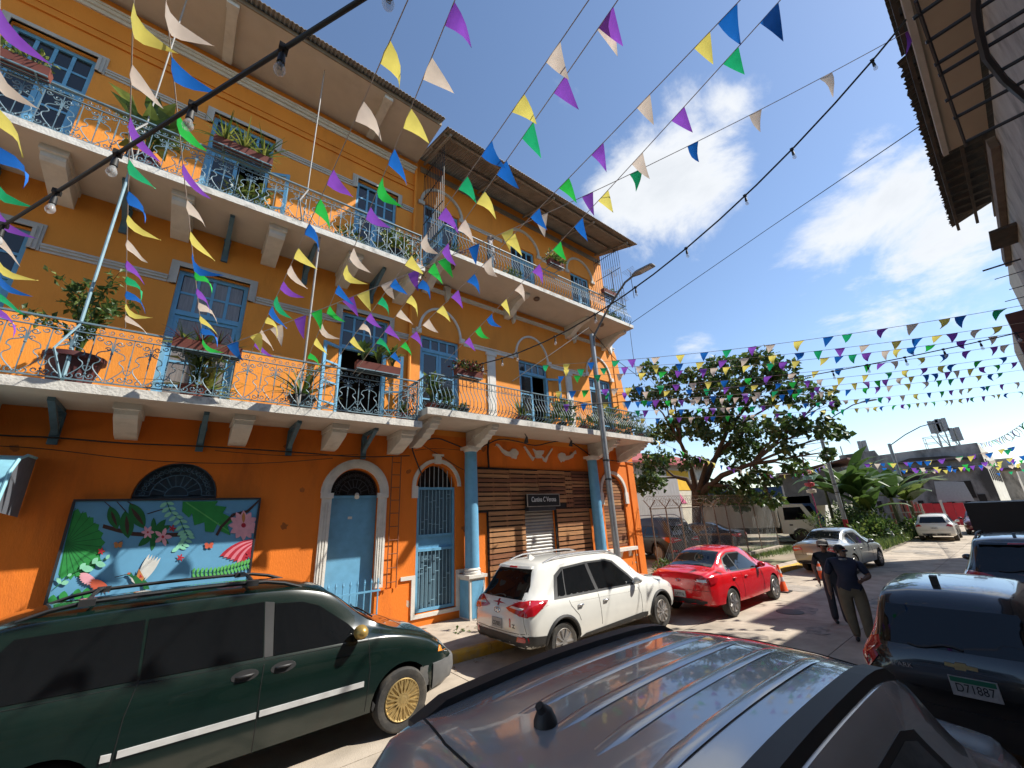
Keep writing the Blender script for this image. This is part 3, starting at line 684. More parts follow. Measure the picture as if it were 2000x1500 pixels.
# boarded arch at the far end
pn = MB(); pn.box(13.12, 14.48, W + .12, W + .14, 1.22, 4.0); pa = bp(pn, 'boarded_arch', ROOM)
for k in range(23):
    z0 = 1.24 + .12 * k; z1 = z0 + .10; zz = z1
    hw = .70 if zz < 3.3 else math.sqrt(max(.01, .70 ** 2 - (zz - 3.3) ** 2))
    if hw < .15: continue
    mb = MB(); mb.box(13.8 - hw, 13.8 + hw, W + .07 + rk.uniform(-.006, .006), W + .11, z0, z1); sub(mb.build('slat', WOOD[rk.choice([0, 1, 2, 3])], None, U), pa)
arch_band(13.8, .74, .86, 3.30, .06, WHITE); mb = MB(); 
for s in (-1, 1): mb.box(13.8 + s * .80 - .10, 13.8 + s * .80 + .10, W - .07, W, 2.85, 3.30)
bp(mb, 'impost', WHITE)
mb = MB(); mb.box(13.0, 14.75, W - .16, W, 1.08, 1.20); mb.prism([(W, 1.08), (W - .1, 1.08), (W, .85)], 13.75, 13.87, 'yz'); mb.prism([(W, 1.08), (W - .1, 1.08), (W, .85)], 14.3, 14.42, 'yz'); bp(mb, 'sill', WHITE)
# plaster relief: two horns of plenty and a crossed pair of pipes
def relief(polys):
    mb = MB()
    for p in polys: mb.prism([(q.x / U, q.z / U) for q in (on_y(940 + a / 9.524, 850 + b / 9.524, W * U) for a, b in p)], W - .05, W)
    bp(mb, 'plaster_relief', WHITE)
relief([[(255, 205), (270, 160), (310, 170), (390, 260), (480, 310), (530, 300), (560, 255), (620, 260), (675, 310), (680, 350), (650, 390), (640, 445), (600, 430), (575, 435), (540, 400), (450, 380), (380, 320), (330, 240), (290, 195)]])
relief([[(780, 215), (800, 205), (920, 375), (950, 410), (985, 415), (950, 480), (915, 430), (880, 380)], [(950, 255), (1010, 290), (1080, 285), (1155, 290), (1140, 350), (1110, 370), (1115, 430), (1010, 430), (990, 340)], [(1300, 245), (1318, 260), (1230, 400), (1195, 505), (1150, 480), (1120, 390), (1160, 440), (1200, 400)]])
relief([[(1740, 285), (1755, 350), (1720, 345), (1690, 420), (1600, 460), (1540, 470), (1525, 495), (1505, 470), (1480, 505), (1450, 460), (1420, 400), (1430, 350), (1480, 325), (1540, 345), (1560, 390), (1640, 380), (1700, 325)]])
# ladder fixed to the wall, conduits and cables on the facade
mb = MB()
for x in (4.33, 4.58): mb.tube([(x, W - .08, 1.0), (x, W - .08, 4.3)], .014, 5)
for k in range(10): mb.tube([(4.33, W - .08, 1.15 + .33 * k), (4.58, W - .08, 1.15 + .33 * k)], .011, 5)
bp(mb, 'wall_ladder', mat('rusty_iron', (.20, .07, .03), .8, .3, 8))
def cable(pts, r=.012, name='wall_cable', y=W - .09, n=14, m=CABLE):
    P = [on_y(a, b, y * U) for a, b in pts]; out = []
    for i in range(len(P) - 1):
        p0, p1, p2, p3 = P[max(i - 1, 0)], P[i], P[i + 1], P[min(i + 2, len(P) - 1)]
        for k in range(4):
            t = k / 4; out.append(.5 * ((2 * p1) + (p2 - p0) * t + (2 * p0 - 5 * p1 + 4 * p2 - p3) * t * t + (3 * p1 - p0 - 3 * p2 + p3) * t ** 3))
    out.append(P[-1]); mb = MB(); mb.tube(out, r, 5); mb.build(name, m, B, smooth=60)
cable([(-60, 842), (0, 850), (110, 855), (250, 866), (400, 872), (560, 882), (700, 892), (800, 890)], .014)
cable([(0, 871), (100, 878), (300, 900), (500, 905), (650, 895)], .007); cable([(420, 880), (560, 890), (700, 888)], .006)
cable([(825, 930), (806, 880), (812, 868), (850, 856), (880, 865), (910, 876), (940, 873), (975, 858), (1010, 862), (1045, 870), (1080, 863), (1110, 862), (1140, 880), (1160, 893), (1200, 900), (1238, 905), (1240, 920)], .019)
cable([(826, 870), (860, 890), (900, 915), (930, 925)], .008); cable([(955, 858), (953, 880), (955, 915)], .03, 'conduit')
cable([(810, 880), (850, 876), (910, 880)], .006)
# ------------------------------------------------------------------ vehicles
def paint(name, col, metal=0.0, rough=.28, coat=1.0, dirt=.0, **k):
    return mat(name, col, rough, .05, 3, metal=metal, coat=coat, spec=.5, dark=(.20, .17, .13) if dirt else None, dscale=2.5, dlo=.5, dhi=.9, damt=dirt, **k)
GLASS = mat('tinted_car_glass', (.006, .007, .008), .03, 0, spec=.5)
BLACKP = mat('black_plastic', (.022, .022, .023), .55, .15, 12)
GREYP = mat('grey_plastic', (.12, .12, .12), .55, .15, 10, dark=(.22, .19, .15), dscale=5, damt=.4)
REDL = mat('red_lamp_lens', (.42, .008, .015), .08, .1, 8, coat=1)
AMBER = mat('amber_lens', (.75, .24, .02), .1, .1, 8, coat=1)
CLEARL = mat('clear_lens', (.55, .56, .56), .08, .15, 20, coat=1)
CHROME = mat('chrome', (.72, .72, .72), .12, 0, metal=1)
ALLOY = mat('alloy_rim', (.42, .42, .43), .3, .1, 10, metal=.8)
ALLOY_D = mat('dusty_alloy_rim', (.34, .31, .28), .4, .2, 10, metal=.5)
GOLD = mat('gold_rim', (.50, .36, .15), .4, .2, 14, metal=.6, dark=(.25, .19, .12), dscale=6, damt=.5)
TYRE = mat('tyre_rubber', (.035, .033, .031), .85, .2, 12, .2, 60, dark=(.20, .17, .13), dscale=4, dlo=.45, dhi=.8, damt=.55)
SEAM = mat('panel_gap', (.008, .008, .008), .8, 0)
PLATE = mat('number_plate_white', (.55, .55, .55), .4, .1, 20)
INKD = mat('plate_ink', (.02, .02, .02), .6, 0)
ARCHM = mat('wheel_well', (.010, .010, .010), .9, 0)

def pchip(xs, ys, x):
    n = len(xs)
    if x <= xs[0]: return ys[0]
    if x >= xs[-1]: return ys[-1]
    i = max(k for k in range(n) if xs[k] <= x); i = min(i, n - 2)
    h = [xs[k + 1] - xs[k] for k in range(n - 1)]; d = [(ys[k + 1] - ys[k]) / h[k] for k in range(n - 1)]
    def m(k):
        if k == 0: return d[0]
        if k == n - 1: return d[-1]
        if d[k - 1] * d[k] <= 0: return 0.
        w1, w2 = 2 * h[k] + h[k - 1], h[k] + 2 * h[k - 1]
        return (w1 + w2) / (w1 / d[k - 1] + w2 / d[k])
    t = (x - xs[i]) / h[i]; a, b = m(i) * h[i], m(i + 1) * h[i]
    return (2 * t ** 3 - 3 * t * t + 1) * ys[i] + (t ** 3 - 2 * t * t + t) * a + (-2 * t ** 3 + 3 * t * t) * ys[i + 1] + (t ** 3 - t * t) * b

class Car:
    """lofted body in local axes: x forward from the rear bumper, z up from the road"""
    def __init__(s, name, label, loc, rz, st, body, wheels, rw, W2, tumble=.0, group=None, cat='car', crown=.03):
        s.root = thing(name, label, cat, loc, rz, group); s.body_m = body; s.st = st; s.W2 = W2
        X = [a[0] for a in st]; cols = list(zip(*st)); L = X[-1]
        samp = []
        for i in range(len(X) - 1):
            n = max(1, int((X[i + 1] - X[i]) / .09)); samp += [X[i] + (X[i + 1] - X[i]) * k / n for k in range(n)]
        samp.append(L); vs = []; fs = []
        for x in samp:
            zb, zs, zt, hs, ht = [pchip(X, cols[k], x) for k in range(1, 6)]
            gh = max(0., zt - zs); r = min(.09, gh * .45); q = min(1., gh / .35)
            half = [(hs * .86, zb), (hs * .955, zb + .05), (hs * .99, zb + (zs - zb) * .30), (hs * 1.0, zb + (zs - zb) * .55), (hs * .992, zb + (zs - zb) * .80), (hs * .97, zs - .025), (hs * .945, zs)]
            half += [(ht + (hs * .93 - ht) * (.66 if q > .5 else .9), zs + (gh - r) * .36), (ht + (hs * .93 - ht) * .30, zs + (gh - r) * .72), (ht + .015, zt - r), (ht - .02, zt - r * .35), (ht * .86, zt - .004), (ht * .5, zt + crown * .7), (0, zt + crown)]
            sec = [(-a, b) for a, b in half] + [(a, b) for a, b in reversed(half[:-1])]
            vs += [(x, a, b) for a, b in sec]
        n = len(half) * 2 - 1
        for i in range(len(samp) - 1):
            for k in range(n):
                k2 = (k + 1) % n; fs.append((i * n + k, i * n + k2, (i + 1) * n + k2, (i + 1) * n + k))
        fs.append(tuple(range(n))); fs.append(tuple((len(samp) - 1) * n + k for k in reversed(range(n))))
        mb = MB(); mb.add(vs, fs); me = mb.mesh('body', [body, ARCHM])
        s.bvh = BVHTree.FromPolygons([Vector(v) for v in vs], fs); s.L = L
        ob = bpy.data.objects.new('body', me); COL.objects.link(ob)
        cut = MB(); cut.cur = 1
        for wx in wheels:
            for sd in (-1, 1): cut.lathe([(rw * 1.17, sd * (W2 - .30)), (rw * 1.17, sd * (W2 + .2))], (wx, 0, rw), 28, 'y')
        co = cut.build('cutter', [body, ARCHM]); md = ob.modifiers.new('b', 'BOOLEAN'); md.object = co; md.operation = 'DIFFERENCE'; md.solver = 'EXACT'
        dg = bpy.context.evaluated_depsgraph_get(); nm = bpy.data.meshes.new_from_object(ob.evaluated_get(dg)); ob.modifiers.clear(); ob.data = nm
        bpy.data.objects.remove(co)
        nm.polygons.foreach_set('use_smooth', [True] * len(nm.polygons)); nm.set_sharp_from_angle(angle=math.radians(38))
        ob.parent = s.root; s.body = ob
    def cast(s, a, b, mode):
        if mode == 'side': o, d = Vector((a, -6, b)), Vector((0, 1, 0))
        elif mode == 'far': o, d = Vector((a, 6, b)), Vector((0, -1, 0))
        elif mode == 'rear': o, d = Vector((-6, a, b)), Vector((1, 0, 0))
        elif mode == 'front': o, d = Vector((12, a, b)), Vector((-1, 0, 0))
        else: o, d = Vector((a, b, 9)), Vector((0, 0, -1))
        h = s.bvh.ray_cast(o, d)
        if h[0] is None:
            g = s.bvh.find_nearest(o + d * (6 if mode != 'top' else 8)); return g[0], d
        return h[0], d
    def patch(s, poly, mode, m, name, off=.004, res=.10, rim=.012, parent=None, label=None):
        bm = bmesh.new(); bm.faces.new([bm.verts.new((a, b, 0)) for a, b in poly]); bmesh.ops.triangulate(bm, faces=bm.faces)
        for _ in range(4):
            es = [e for e in bm.edges if e.calc_length() > res]
            if not es: break
            bmesh.ops.subdivide_edges(bm, edges=es, cuts=1); bmesh.ops.triangulate(bm, faces=[f for f in bm.faces if len(f.verts) > 3])
        for v in bm.verts:
            p, d = s.cast(v.co.x, v.co.y, mode); v.co = p - d * off
        be = [e for e in bm.edges if e.is_boundary]; d = s.cast(poly[0][0], poly[0][1], mode)[1]
        r = bmesh.ops.extrude_edge_only(bm, edges=be); vv = [g for g in r['geom'] if isinstance(g, bmesh.types.BMVert)]
        for v in vv: v.co += d * (off + rim)
        bmesh.ops.recalc_face_normals(bm, faces=bm.faces); me = bpy.data.meshes.new(name); bm.to_mesh(me); bm.free(); me.materials.append(m)
        me.polygons.foreach_set('use_smooth', [True] * len(me.polygons)); me.set_sharp_from_angle(angle=math.radians(50))
        # normals must face outwards
        o = bpy.data.objects.new(name, me); COL.objects.link(o); o.parent = parent or s.root
        return o
    def both(s, poly, m, name, **k):
        o = s.patch(poly, 'side', m, name, **k); s.patch(poly, 'far', m, name, **k); return o
    def rear2(s, poly, m, name, **k):
        o = s.patch(poly, 'rear', m, name, **k); s.patch([(-a, b) for a, b in poly], 'rear', m, name, **k); return o
    def seam(s, line, mode='side', w=.007, m=SEAM, name='panel_gap', off=.0025, r=None):
        pts = []
        for (a, b), (c, d) in zip(line[:-1], line[1:]):
            n = max(1, int(math.hypot(c - a, d - b) / .06)); pts += [(a + (c - a) * k / n, b + (d - b) * k / n) for k in range(n)]
        pts.append(line[-1]); P = []
        for a, b in pts:
            p, d = s.cast(a, b, mode); P.append(p - d * (off - w * .3))
        mb = MB(); mb.tube(P, w * .6, 4); return mb.build(name, m, s.root)
    def wheel(s, wx, rw, kind='alloy', wid=.20, m=ALLOY, sides=(-1, 1), n=10):
        for sd in sides:
            y = sd * (s.W2 - .02 - wid / 2); h = wid / 2
            mb = MB(); ri = rw * .66
            mb.lathe([(ri, -h * .80), (rw * .80, -h), (rw * .93, -h * .96), (rw * .985, -h * .7), (rw, -h * .3), (rw, h * .3), (rw * .985, h * .7), (rw * .93, h * .96), (rw * .80, h), (ri, h * .80)], (0, 0, 0), 36, 'y')
            t = mb.build('wheel', TYRE, s.root, smooth=35, loc=(wx, y, rw))
            o = sd * h; f = lambda d: o * d
            rm = MB(); rm.lathe([(ri * 1.0, f(.85)), (ri * .97, f(.95)), (ri * .90, f(.86)), (ri * .86, f(.25)), (.02, f(.2))], (0, 0, 0), 30, 'y')
            dk = rm.build('rim', m if kind == 'lace' else ALLOY_D if m is ALLOY else m, t, smooth=40)
            sp = MB()
            if kind == 'lace':
                for k in range(16):
                    for tw in (-.28, .28):
                        a0, a1 = 2 * PI * k / 16, 2 * PI * k / 16 + tw
                        sp.beam((ri * .22 * math.cos(a0), f(.95), ri * .22 * math.sin(a0)), (ri * .95 * math.cos(a1), f(.86), ri * .95 * math.sin(a1)), .014, .016, (0, 1, 0))
                sp.lathe([(ri * .28, f(.7)), (ri * .26, f(1.0)), (ri * .16, f(1.06)), (.005, f(1.06))], (0, 0, 0), 18, 'y')
            else:
                for k in range(n):
                    a0 = 2 * PI * k / n; dd = .10 if n < 8 else .03
                    sp.beam((ri * .12 * math.cos(a0), f(.88), ri * .12 * math.sin(a0)), (ri * .95 * math.cos(a0), f(.88), ri * .95 * math.sin(a0)), .05 if n < 8 else .026, .03, (0, 1, 0))
                sp.lathe([(ri * .24, f(.7)), (ri * .22, f(.98)), (.005, f(1.0))], (0, 0, 0), 14, 'y')
            sp.build('spokes', m, t)
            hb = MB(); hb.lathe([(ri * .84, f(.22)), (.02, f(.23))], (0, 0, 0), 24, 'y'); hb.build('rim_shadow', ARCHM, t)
    def mirror(s, x, z, m, size=1.0, sides=(-1, 1)):
        for sd in sides:
            p = s.cast(x, z - .04, 'side' if sd < 0 else 'far')[0]; mb = MB()
            c = (p.x + .02, p.y + sd * .13 * size, z + .02)
            mb.ball(c, .1 * size, 12, 8, (.75, 1.05, .72)); mb.tube([(p.x + .02, p.y - sd * .02, z - .05), (c[0], c[1], c[2] - .03)], [.035, .03], 6); mb.build('wing_mirror', m, s.root, smooth=60)
    def handle(s, x, z, m, side='side', l=.17):
        p = s.cast(x, z, side)[0]; sg = -1 if side == 'side' else 1; mb = MB()
        mb.tube([(p.x - l / 2, p.y - sg * .002, z), (p.x - l * .3, p.y + sg * .028, z), (p.x + l * .3, p.y + sg * .028, z), (p.x + l / 2, p.y - sg * .002, z)], [.008, .014, .014, .008], 6); mb.build('door_handle', m, s.root, smooth=60)
    def rails(s, x0, x1, y, m, h=.05, r=.018, name='roof_rail'):
        for sd in (-1, 1):
            P = []
            for k in range(13):
                x = x0 + (x1 - x0) * k / 12; p = s.cast(x, sd * y, 'top')[0]; e = min(k, 12 - k); P.append((x, sd * y, p.z + (h if e >= 2 else (h * .6 if e == 1 else -.005))))
            mb = MB(); mb.tube(P, r, 6); mb.build(name, m, s.root, smooth=60)
    def plate(s, y, z, w, h, txt, m=PLATE, ink=INKD, mode='rear', strip=None):
        p = s.cast(y, z, mode)[0]; mb = MB(); x = p.x - .014
        mb.box(x - .006, x + .02, y - w / 2, y + w / 2, z - h / 2, z + h / 2); o = mb.build('number_plate', m, s.root)
        if strip: mb = MB(); mb.box(x - .009, x - .0065, y - w / 2 + .01, y + w / 2 - .01, z + h * .22, z + h * .47); q = mb.build('plate_strip', strip, o)
        t = lettering(txt, h * .62, ink, o, (x - .0085, y, z - h * .08), (PI / 2, 0, -PI / 2), .001, sx=.8)
    def text(s, txt, y, z, size, m, sx=1.0):
        p = s.cast(y, z, 'rear')[0]; lettering(txt, size, m, s.root, (p.x - .02, y, z), (PI / 2, 0, -PI / 2), .002, sx=sx)
    def oval(s, y, z, a, b, m, name='badge'):
        p = s.cast(y, z, 'rear')[0]; mb = MB(); x = p.x - .008
        mb.tube([(x, y + a * math.cos(t * PI / 10), z + b * math.sin(t * PI / 10)) for t in range(21)], .007, 5)
        mb.build(name, m, s.root)
    def H_badge(s, y, z, m):
        s.oval(y, z, .085, .045, m); p = s.cast(y, z, 'rear')[0]; mb = MB(); x = p.x - .008
        for d in (-.035, .035): mb.beam((x, y + d + .008, z - .035), (x, y + d - .008, z + .035), .012, .01, (1, 0, 0))
        mb.beam((x, y - .035, z - .006), (x, y + .035, z + .006), .012, .012, (1, 0, 0)); mb.build('badge', m, s.root)
    def fin(s, x, m, y=0, h=.09):
        p = s.cast(x, y, 'top')[0]; mb = MB(); mb.prism([(x - .09, p.z - .01), (x + .09, p.z - .01), (x - .03, p.z + h), (x - .07, p.z + h)], y - .025, y + .025); mb.build('roof_antenna', m, s.root)
    def wiper(s, y0, y1, z):
        P = [s.cast(y0 + (y1 - y0) * k / 6, z + .02 * math.sin(k), 'rear')[0] + Vector((-.02, 0, 0)) for k in range(7)]; mb = MB(); mb.tube(P, .012, 5); mb.build('wiper', BLACKP, s.root)

SUV = [(0, .42, .78, .84, .66, .50), (.05, .36, .92, 1.0, .79, .62), (.14, .34, 1.00, 1.12, .85, .66), (.30, .33, 1.03, 1.32, .872, .64), (.50, .32, 1.04, 1.60, .88, .60), (.70, .30, 1.04, 1.64, .885, .61),
       (1.5, .28, 1.02, 1.67, .89, .62), (2.2, .28, 1.0, 1.655, .89, .62), (2.65, .28, .985, 1.58, .89, .61), (3.2, .28, .97, 1.16, .885, .68), (3.36, .28, .96, 1.07, .88, .74), (3.9, .30, .90, .985, .86, .70), (4.15, .34, .80, .88, .80, .60), (4.27, .40, .66, .72, .66, .5), (4.3, .46, .60, .64, .55, .4)]
SEDAN = [(0, .42, .82, .88, .62, .50), (.05, .34, .92, .985, .76, .62), (.20, .30, .96, 1.035, .82, .68), (.55, .28, .965, 1.07, .845, .68), (.80, .26, .955, 1.14, .852, .62), (1.25, .24, .94, 1.37, .858, .56), (1.60, .23, .93, 1.445, .86, .555),
         (2.1, .22, .915, 1.46, .86, .56), (2.45, .22, .90, 1.42, .86, .56), (3.0, .22, .88, 1.12, .855, .62), (3.25, .22, .87, .99, .85, .70), (3.8, .24, .80, .90, .83, .68), (4.15, .28, .72, .80, .76, .58), (4.33, .34, .60, .66, .60, .45), (4.37, .42, .55, .58, .5, .35)]
HATCH = [(0, .40, .80, .86, .64, .52), (.04, .34, .90, 1.0, .74, .60), (.12, .30, .94, 1.12, .785, .60), (.28, .28, .95, 1.36, .79, .56), (.40, .27, .95, 1.45, .795, .55), (.8, .25, .94, 1.49, .80, .555), (1.5, .24, .92, 1.50, .80, .56),
         (2.0, .24, .90, 1.44, .80, .55), (2.6, .24, .88, 1.10, .795, .60), (2.8, .25, .87, 1.0, .79, .64), (3.3, .28, .80, .90, .75, .6), (3.55, .34, .66, .74, .64, .5), (3.6, .42, .56, .6, .5, .36)]
VAN = [(0, .42, .86, .92, .70, .6), (.06, .36, 1.0, 1.2, .86, .72), (.25, .32, 1.10, 1.66, .95, .72), (.5, .30, 1.18, 1.80, .97, .745), (.9, .29, 1.20, 1.86, .975, .76), (2.0, .28, 1.19, 1.88, .975, .765), (2.9, .28, 1.175, 1.85, .975, .755), (3.3, .28, 1.165, 1.77, .97, .74),
       (3.9, .28, 1.15, 1.36, .965, .74), (4.2, .28, 1.12, 1.20, .955, .80), (4.65, .28, .99, 1.06, .93, .78), (4.95, .30, .84, .92, .87, .70), (5.12, .34, .72, .78, .78, .6), (5.22, .40, .64, .68, .66, .5), (5.24, .44, .58, .62, .6, .45)]
def scaled(st, L, sy=1.0, sz=1.0):
    k = L / st[-1][0]; return [(a * k, b * sz, c * sz, d * sz, e * sy, f * sy) for a, b, c, d, e, f in st], k

# --- green minivan parked along the kerb
st, k = scaled(VAN, 5.30, 1.0, 1.0)
GREEN = paint('dark_green_paint', (.0035, .013, .010), .0, .25, dirt=.035)
v = Car('green_minivan', 'dark green minivan with gold wheels, gold mirror and tinted windows at the kerb', (-1.72, 6.78, ROAD), 0, st, GREEN, (1.13, 4.39), .36, .98, cat='van')
def sidewin(c, polys, name='side_window', m=None):
    for p in polys: c.both(p, m or GLASS, name)
v.both([(.42, 1.25), (1.66, 1.225), (1.63, 1.73), (.75, 1.72)], GLASS, 'side_window', off=.006)
v.both([(1.685, 1.22), (2.72, 1.195), (2.68, 1.735), (1.66, 1.73)], GLASS, 'side_window', off=.006)
v.both([(2.82, 1.185), (3.86, 1.15), (3.66, 1.34), (3.30, 1.60), (3.10, 1.675), (2.80, 1.70)], GLASS, 'side_window', off=.006)
v.both([(2.73, 1.185), (2.815, 1.183), (2.79, 1.715), (2.69, 1.735)], mat('brushed_pillar', (.10, .10, .10), .35, .1, metal=.5), 'door_pillar', off=.003)
v.patch([(-.70, 1.22), (.70, 1.22), (.60, 1.62), (-.60, 1.62)], 'rear', GLASS, 'rear_window')
v.patch([(3.42, -.60), (4.02, -.72), (4.02, .72), (3.42, .60)], 'top', GLASS, 'windscreen')
v.patch([(4.5, -.72), (4.506, -.72), (4.506, .72), (4.5, .72)], 'top', SEAM, 'panel_gap', off=.002, rim=.002)
for sd in ('side', 'far'):
    v.seam([(1.675, 1.22), (1.62, .95), (1.60, .62), (1.56, .34)], sd); v.seam([(2.735, 1.19), (2.72, .9), (2.72, .33)], sd); v.seam([(3.90, 1.14), (3.93, .8), (3.90, .36)], sd)
    v.seam([(.5, 1.215), (1.65, 1.19), (3.9, 1.125)], sd, .006)
st_ = mat('white_rub_strip', (.55, .55, .54), .5, .15, 6, dark=(.25, .22, .2), dscale=4, damt=.5)
for a, b in ((1.52, 1.59), (1.63, 2.71), (2.74, 3.86)): v.both([(a, .645), (b, .64 - .0 * b), (b, .695), (a, .70)], st_, 'rub_strip', off=.012, rim=.02)
v.handle(2.56, 1.06, BLACKP); v.handle(2.93, 1.07, BLACKP)
for x in (2.56, 2.93): v.patch([(x + .13 * math.cos(t * PI / 8), 1.06 + .055 * math.sin(t * PI / 8)) for t in range(16)], 'side', BLACKP, 'handle_cup', off=.003)
v.mirror(3.74, 1.24, mat('gold_mirror', (.45, .30, .09), .35, .15, 8, metal=.5), 1.15)
v.patch([(-.92, .42), (-.5, .36), (.5, .36), (.92, .42), (.93, .66), (-.93, .66)], 'front', GREYP, 'bumper', off=.03, rim=.05)
v.both([(4.84, .36), (5.22, .44), (5.24, .66), (4.84, .66)], GREYP, 'bumper', off=.02, rim=.03)
v.both([(4.93, .78), (5.10, .76), (5.06, .88), (4.98, .905)], AMBER, 'headlight', off=.008); v.both([(5.06, .75), (5.22, .70), (5.18, .82), (5.07, .88)], CLEARL, 'headlight', off=.008)
for sd in (-1, 1): v.patch([(sd * .35, .72), (sd * .72, .72), (sd * .72, .84), (sd * .35, .84)], 'front', CLEARL, 'headlight')
v.patch([(-.3, .68), (.3, .68), (.3, .84), (-.3, .84)], 'front', BLACKP, 'grille')
v.rear2([(.62, .85), (.86, .85), (.86, 1.5), (.74, 1.5)], REDL, 'tail_light')
v.rails(.7, 3.1, .62, BLACKP, .07, .022)
for x in (1.15, 2.55):
    P = [v.cast(x, -.66 + 1.32 * k_ / 8, 'top')[0] + Vector((0, 0, .085)) for k_ in range(9)]; mb = MB(); mb.tube(P, .02, 6); mb.box(x - .06, x + .06, -.68, -.58, P[0].z - .04, P[0].z + .02); mb.box(x - .06, x + .06, .58, .68, P[0].z - .04, P[0].z + .02); mb.build('roof_bar', BLACKP, v.root)
mb = MB()
for y0, y1, x0 in ((-.5, .0, 4.05), (.1, .6, 4.05)):
    mb.tube([v.cast(x0 + .04, y0, 'top')[0] + Vector((0, 0, .02)), v.cast(x0, (y0 + y1) / 2, 'top')[0] + Vector((0, 0, .03)), v.cast(x0 - .02, y1, 'top')[0] + Vector((0, 0, .03))], .011, 5)
mb.build('wiper', BLACKP, v.root)
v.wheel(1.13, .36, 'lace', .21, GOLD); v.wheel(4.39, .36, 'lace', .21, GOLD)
v.both([(3.98, .26), (4.02, .22), (4.03, .40), (3.99, .45)], BLACKP, 'mud_flap', off=.01)

# --- white SUV
st, k = scaled(SUV, 4.86, 1.0, 1.02)
WHITEP = paint('white_paint', (.72, .71, .66), 0, .25, dirt=.05)
s1 = Car('white_suv', 'white SUV with black cladding, roof rails and wraparound red tail lights', (5.0, 6.90, ROAD), 0, st, WHITEP, (.87, 4.06), .34, .89, cat='suv')
def suv_trim(c, k, plate, dark=False, clad=BLACKP):
    c.both([(.62 * k, 1.05), (2.96 * k, .995), (2.76 * k, 1.21), (2.40 * k, 1.52), (2.2 * k, 1.575), (1.62 * k, 1.585), (.98 * k, 1.55), (.78 * k, 1.43)], clad, 'window_surround', off=.0025, rim=.004)
    c.both([(.72 * k, 1.085), (.90 * k, 1.08), (1.0 * k, 1.50), (.84 * k, 1.39)], GLASS, 'quarter_window'); c.both([(.92 * k, 1.08), (1.66 * k, 1.065), (1.60 * k, 1.545), (1.03 * k, 1.515)], GLASS, 'side_window')
    c.both([(1.74 * k, 1.065), (2.86 * k, 1.02), (2.72 * k, 1.18), (2.36 * k, 1.49), (2.2 * k, 1.54), (1.68 * k, 1.55)], GLASS, 'side_window')
    c.patch([(-.66, 1.10), (.66, 1.10), (.62, 1.30), (.50, 1.57), (-.50, 1.57), (-.62, 1.30)], 'rear', GLASS, 'rear_window', off=.006)
    c.patch([(-.52, 1.575), (.52, 1.575), (.50, 1.62), (-.50, 1.62)], 'rear', c.body_m, 'spoiler', off=.06, rim=.1)
    c.patch([(-.12, 1.585), (.12, 1.585), (.11, 1.61), (-.11, 1.61)], 'rear', REDL, 'brake_light', off=.065, rim=.01)
    c.patch([(2.62 * k, -.52), (3.18 * k, -.64), (3.18 * k, .64), (2.62 * k, .52)], 'top', GLASS, 'windscreen')
    c.rear2([(.26, .96), (.36, .92), (.80, .85), (.86, .95), (.86, 1.09), (.56, 1.08)], REDL, 'tail_light', off=.016, res=.04, rim=.03)
    c.both([(.02, .86), (.16 * k, .87), (.34 * k, .97), (.50 * k, 1.075), (.20 * k, 1.10), (.03, 1.07)], REDL, 'tail_light', off=.014, res=.04, rim=.03)
    c.rear2([(.36, .975), (.68, .955), (.72, .985), (.42, 1.005)], CLEARL, 'reversing_light', off=.02, rim=.004, res=.04)
    c.patch([(-.80, .36), (.80, .36), (.84, .56), (.60, .54), (-.60, .54), (-.84, .56)], 'rear', clad, 'bumper', off=.012)
    c.both([(.01, .36), (.36 * k, .32), (.42 * k, .52), (.02, .57)], clad, 'bumper', off=.010)
    c.both([(1.18 * k, .29), (3.1 * k, .29), (3.1 * k, .42), (2.9 * k, .44), (1.30 * k, .38), (1.18 * k, .34)], clad, 'sill_cladding', off=.010)
    c.rear2([(.56, .47), (.80, .47), (.80, .55), (.60, .55)], REDL, 'reflector', off=.018, rim=.004)
    for sd in ('side', 'far'):
        c.seam([(1.68 * k, 1.06), (1.70 * k, .8), (1.72 * k, .45)], sd); c.seam([(.92 * k, 1.06), (.98 * k, .9), (1.14 * k, .72), (1.18 * k, .62)], sd); c.seam([(2.84 * k, 1.0), (2.92 * k, .8), (2.92 * k, .42)], sd); c.seam([(1.0 * k, .955), (2.9 * k, .885)], sd, .005, c.body_m, 'crease')
    c.seam([(-.80, .60), (-.3, .575), (.3, .575), (.80, .60)], 'rear', .009); c.seam([(.78, .60), (.74, .75), (.72, .92)], 'rear', .008); c.seam([(-.78, .60), (-.74, .75), (-.72, .92)], 'rear', .008)
    c.handle(1.20 * k, .88, CHROME if not dark else BLACKP); c.handle(1.86 * k, .86, CHROME if not dark else BLACKP); c.handle(1.20 * k, .88, BLACKP, 'far')
    c.mirror(2.78 * k, 1.08, c.body_m); (c.fin(.82 * k, c.body_m, h=.07) if plate else None)
    c.both([(3.95 * k, .80), (4.22 * k, .72), (4.16 * k, .80), (3.98 * k, .87)], CLEARL, 'headlight')
    c.wiper(-.15, .35, 1.13); c.H_badge(0, .90, CHROME)
    if plate: c.plate(0, .69, .30, .16, plate, mat('plate_shade_grey', (.36, .36, .35), .5, .2, 30), INKD)
def arches(c, wheels, rw, m):
    for wx in wheels:
        for sd in ('side', 'far'):
            P = []
            for t in range(19):
                a = -.28 + (PI + .56) * t / 18; x, z = wx + rw * 1.24 * math.cos(a), rw + rw * 1.24 * math.sin(a)
                if z < .24: continue
                p, d = c.cast(x, z, sd); P.append(p - d * .004)
            mb = MB(); mb.tube(P, .034, 5); mb.build('arch_cladding', m, c.root, smooth=60)
suv_trim(s1, k, 'CS7003'); arches(s1, (.87, 4.06), .34, BLACKP)
s1.rails(.75, 3.0, .54, ALLOY, .055, .02)
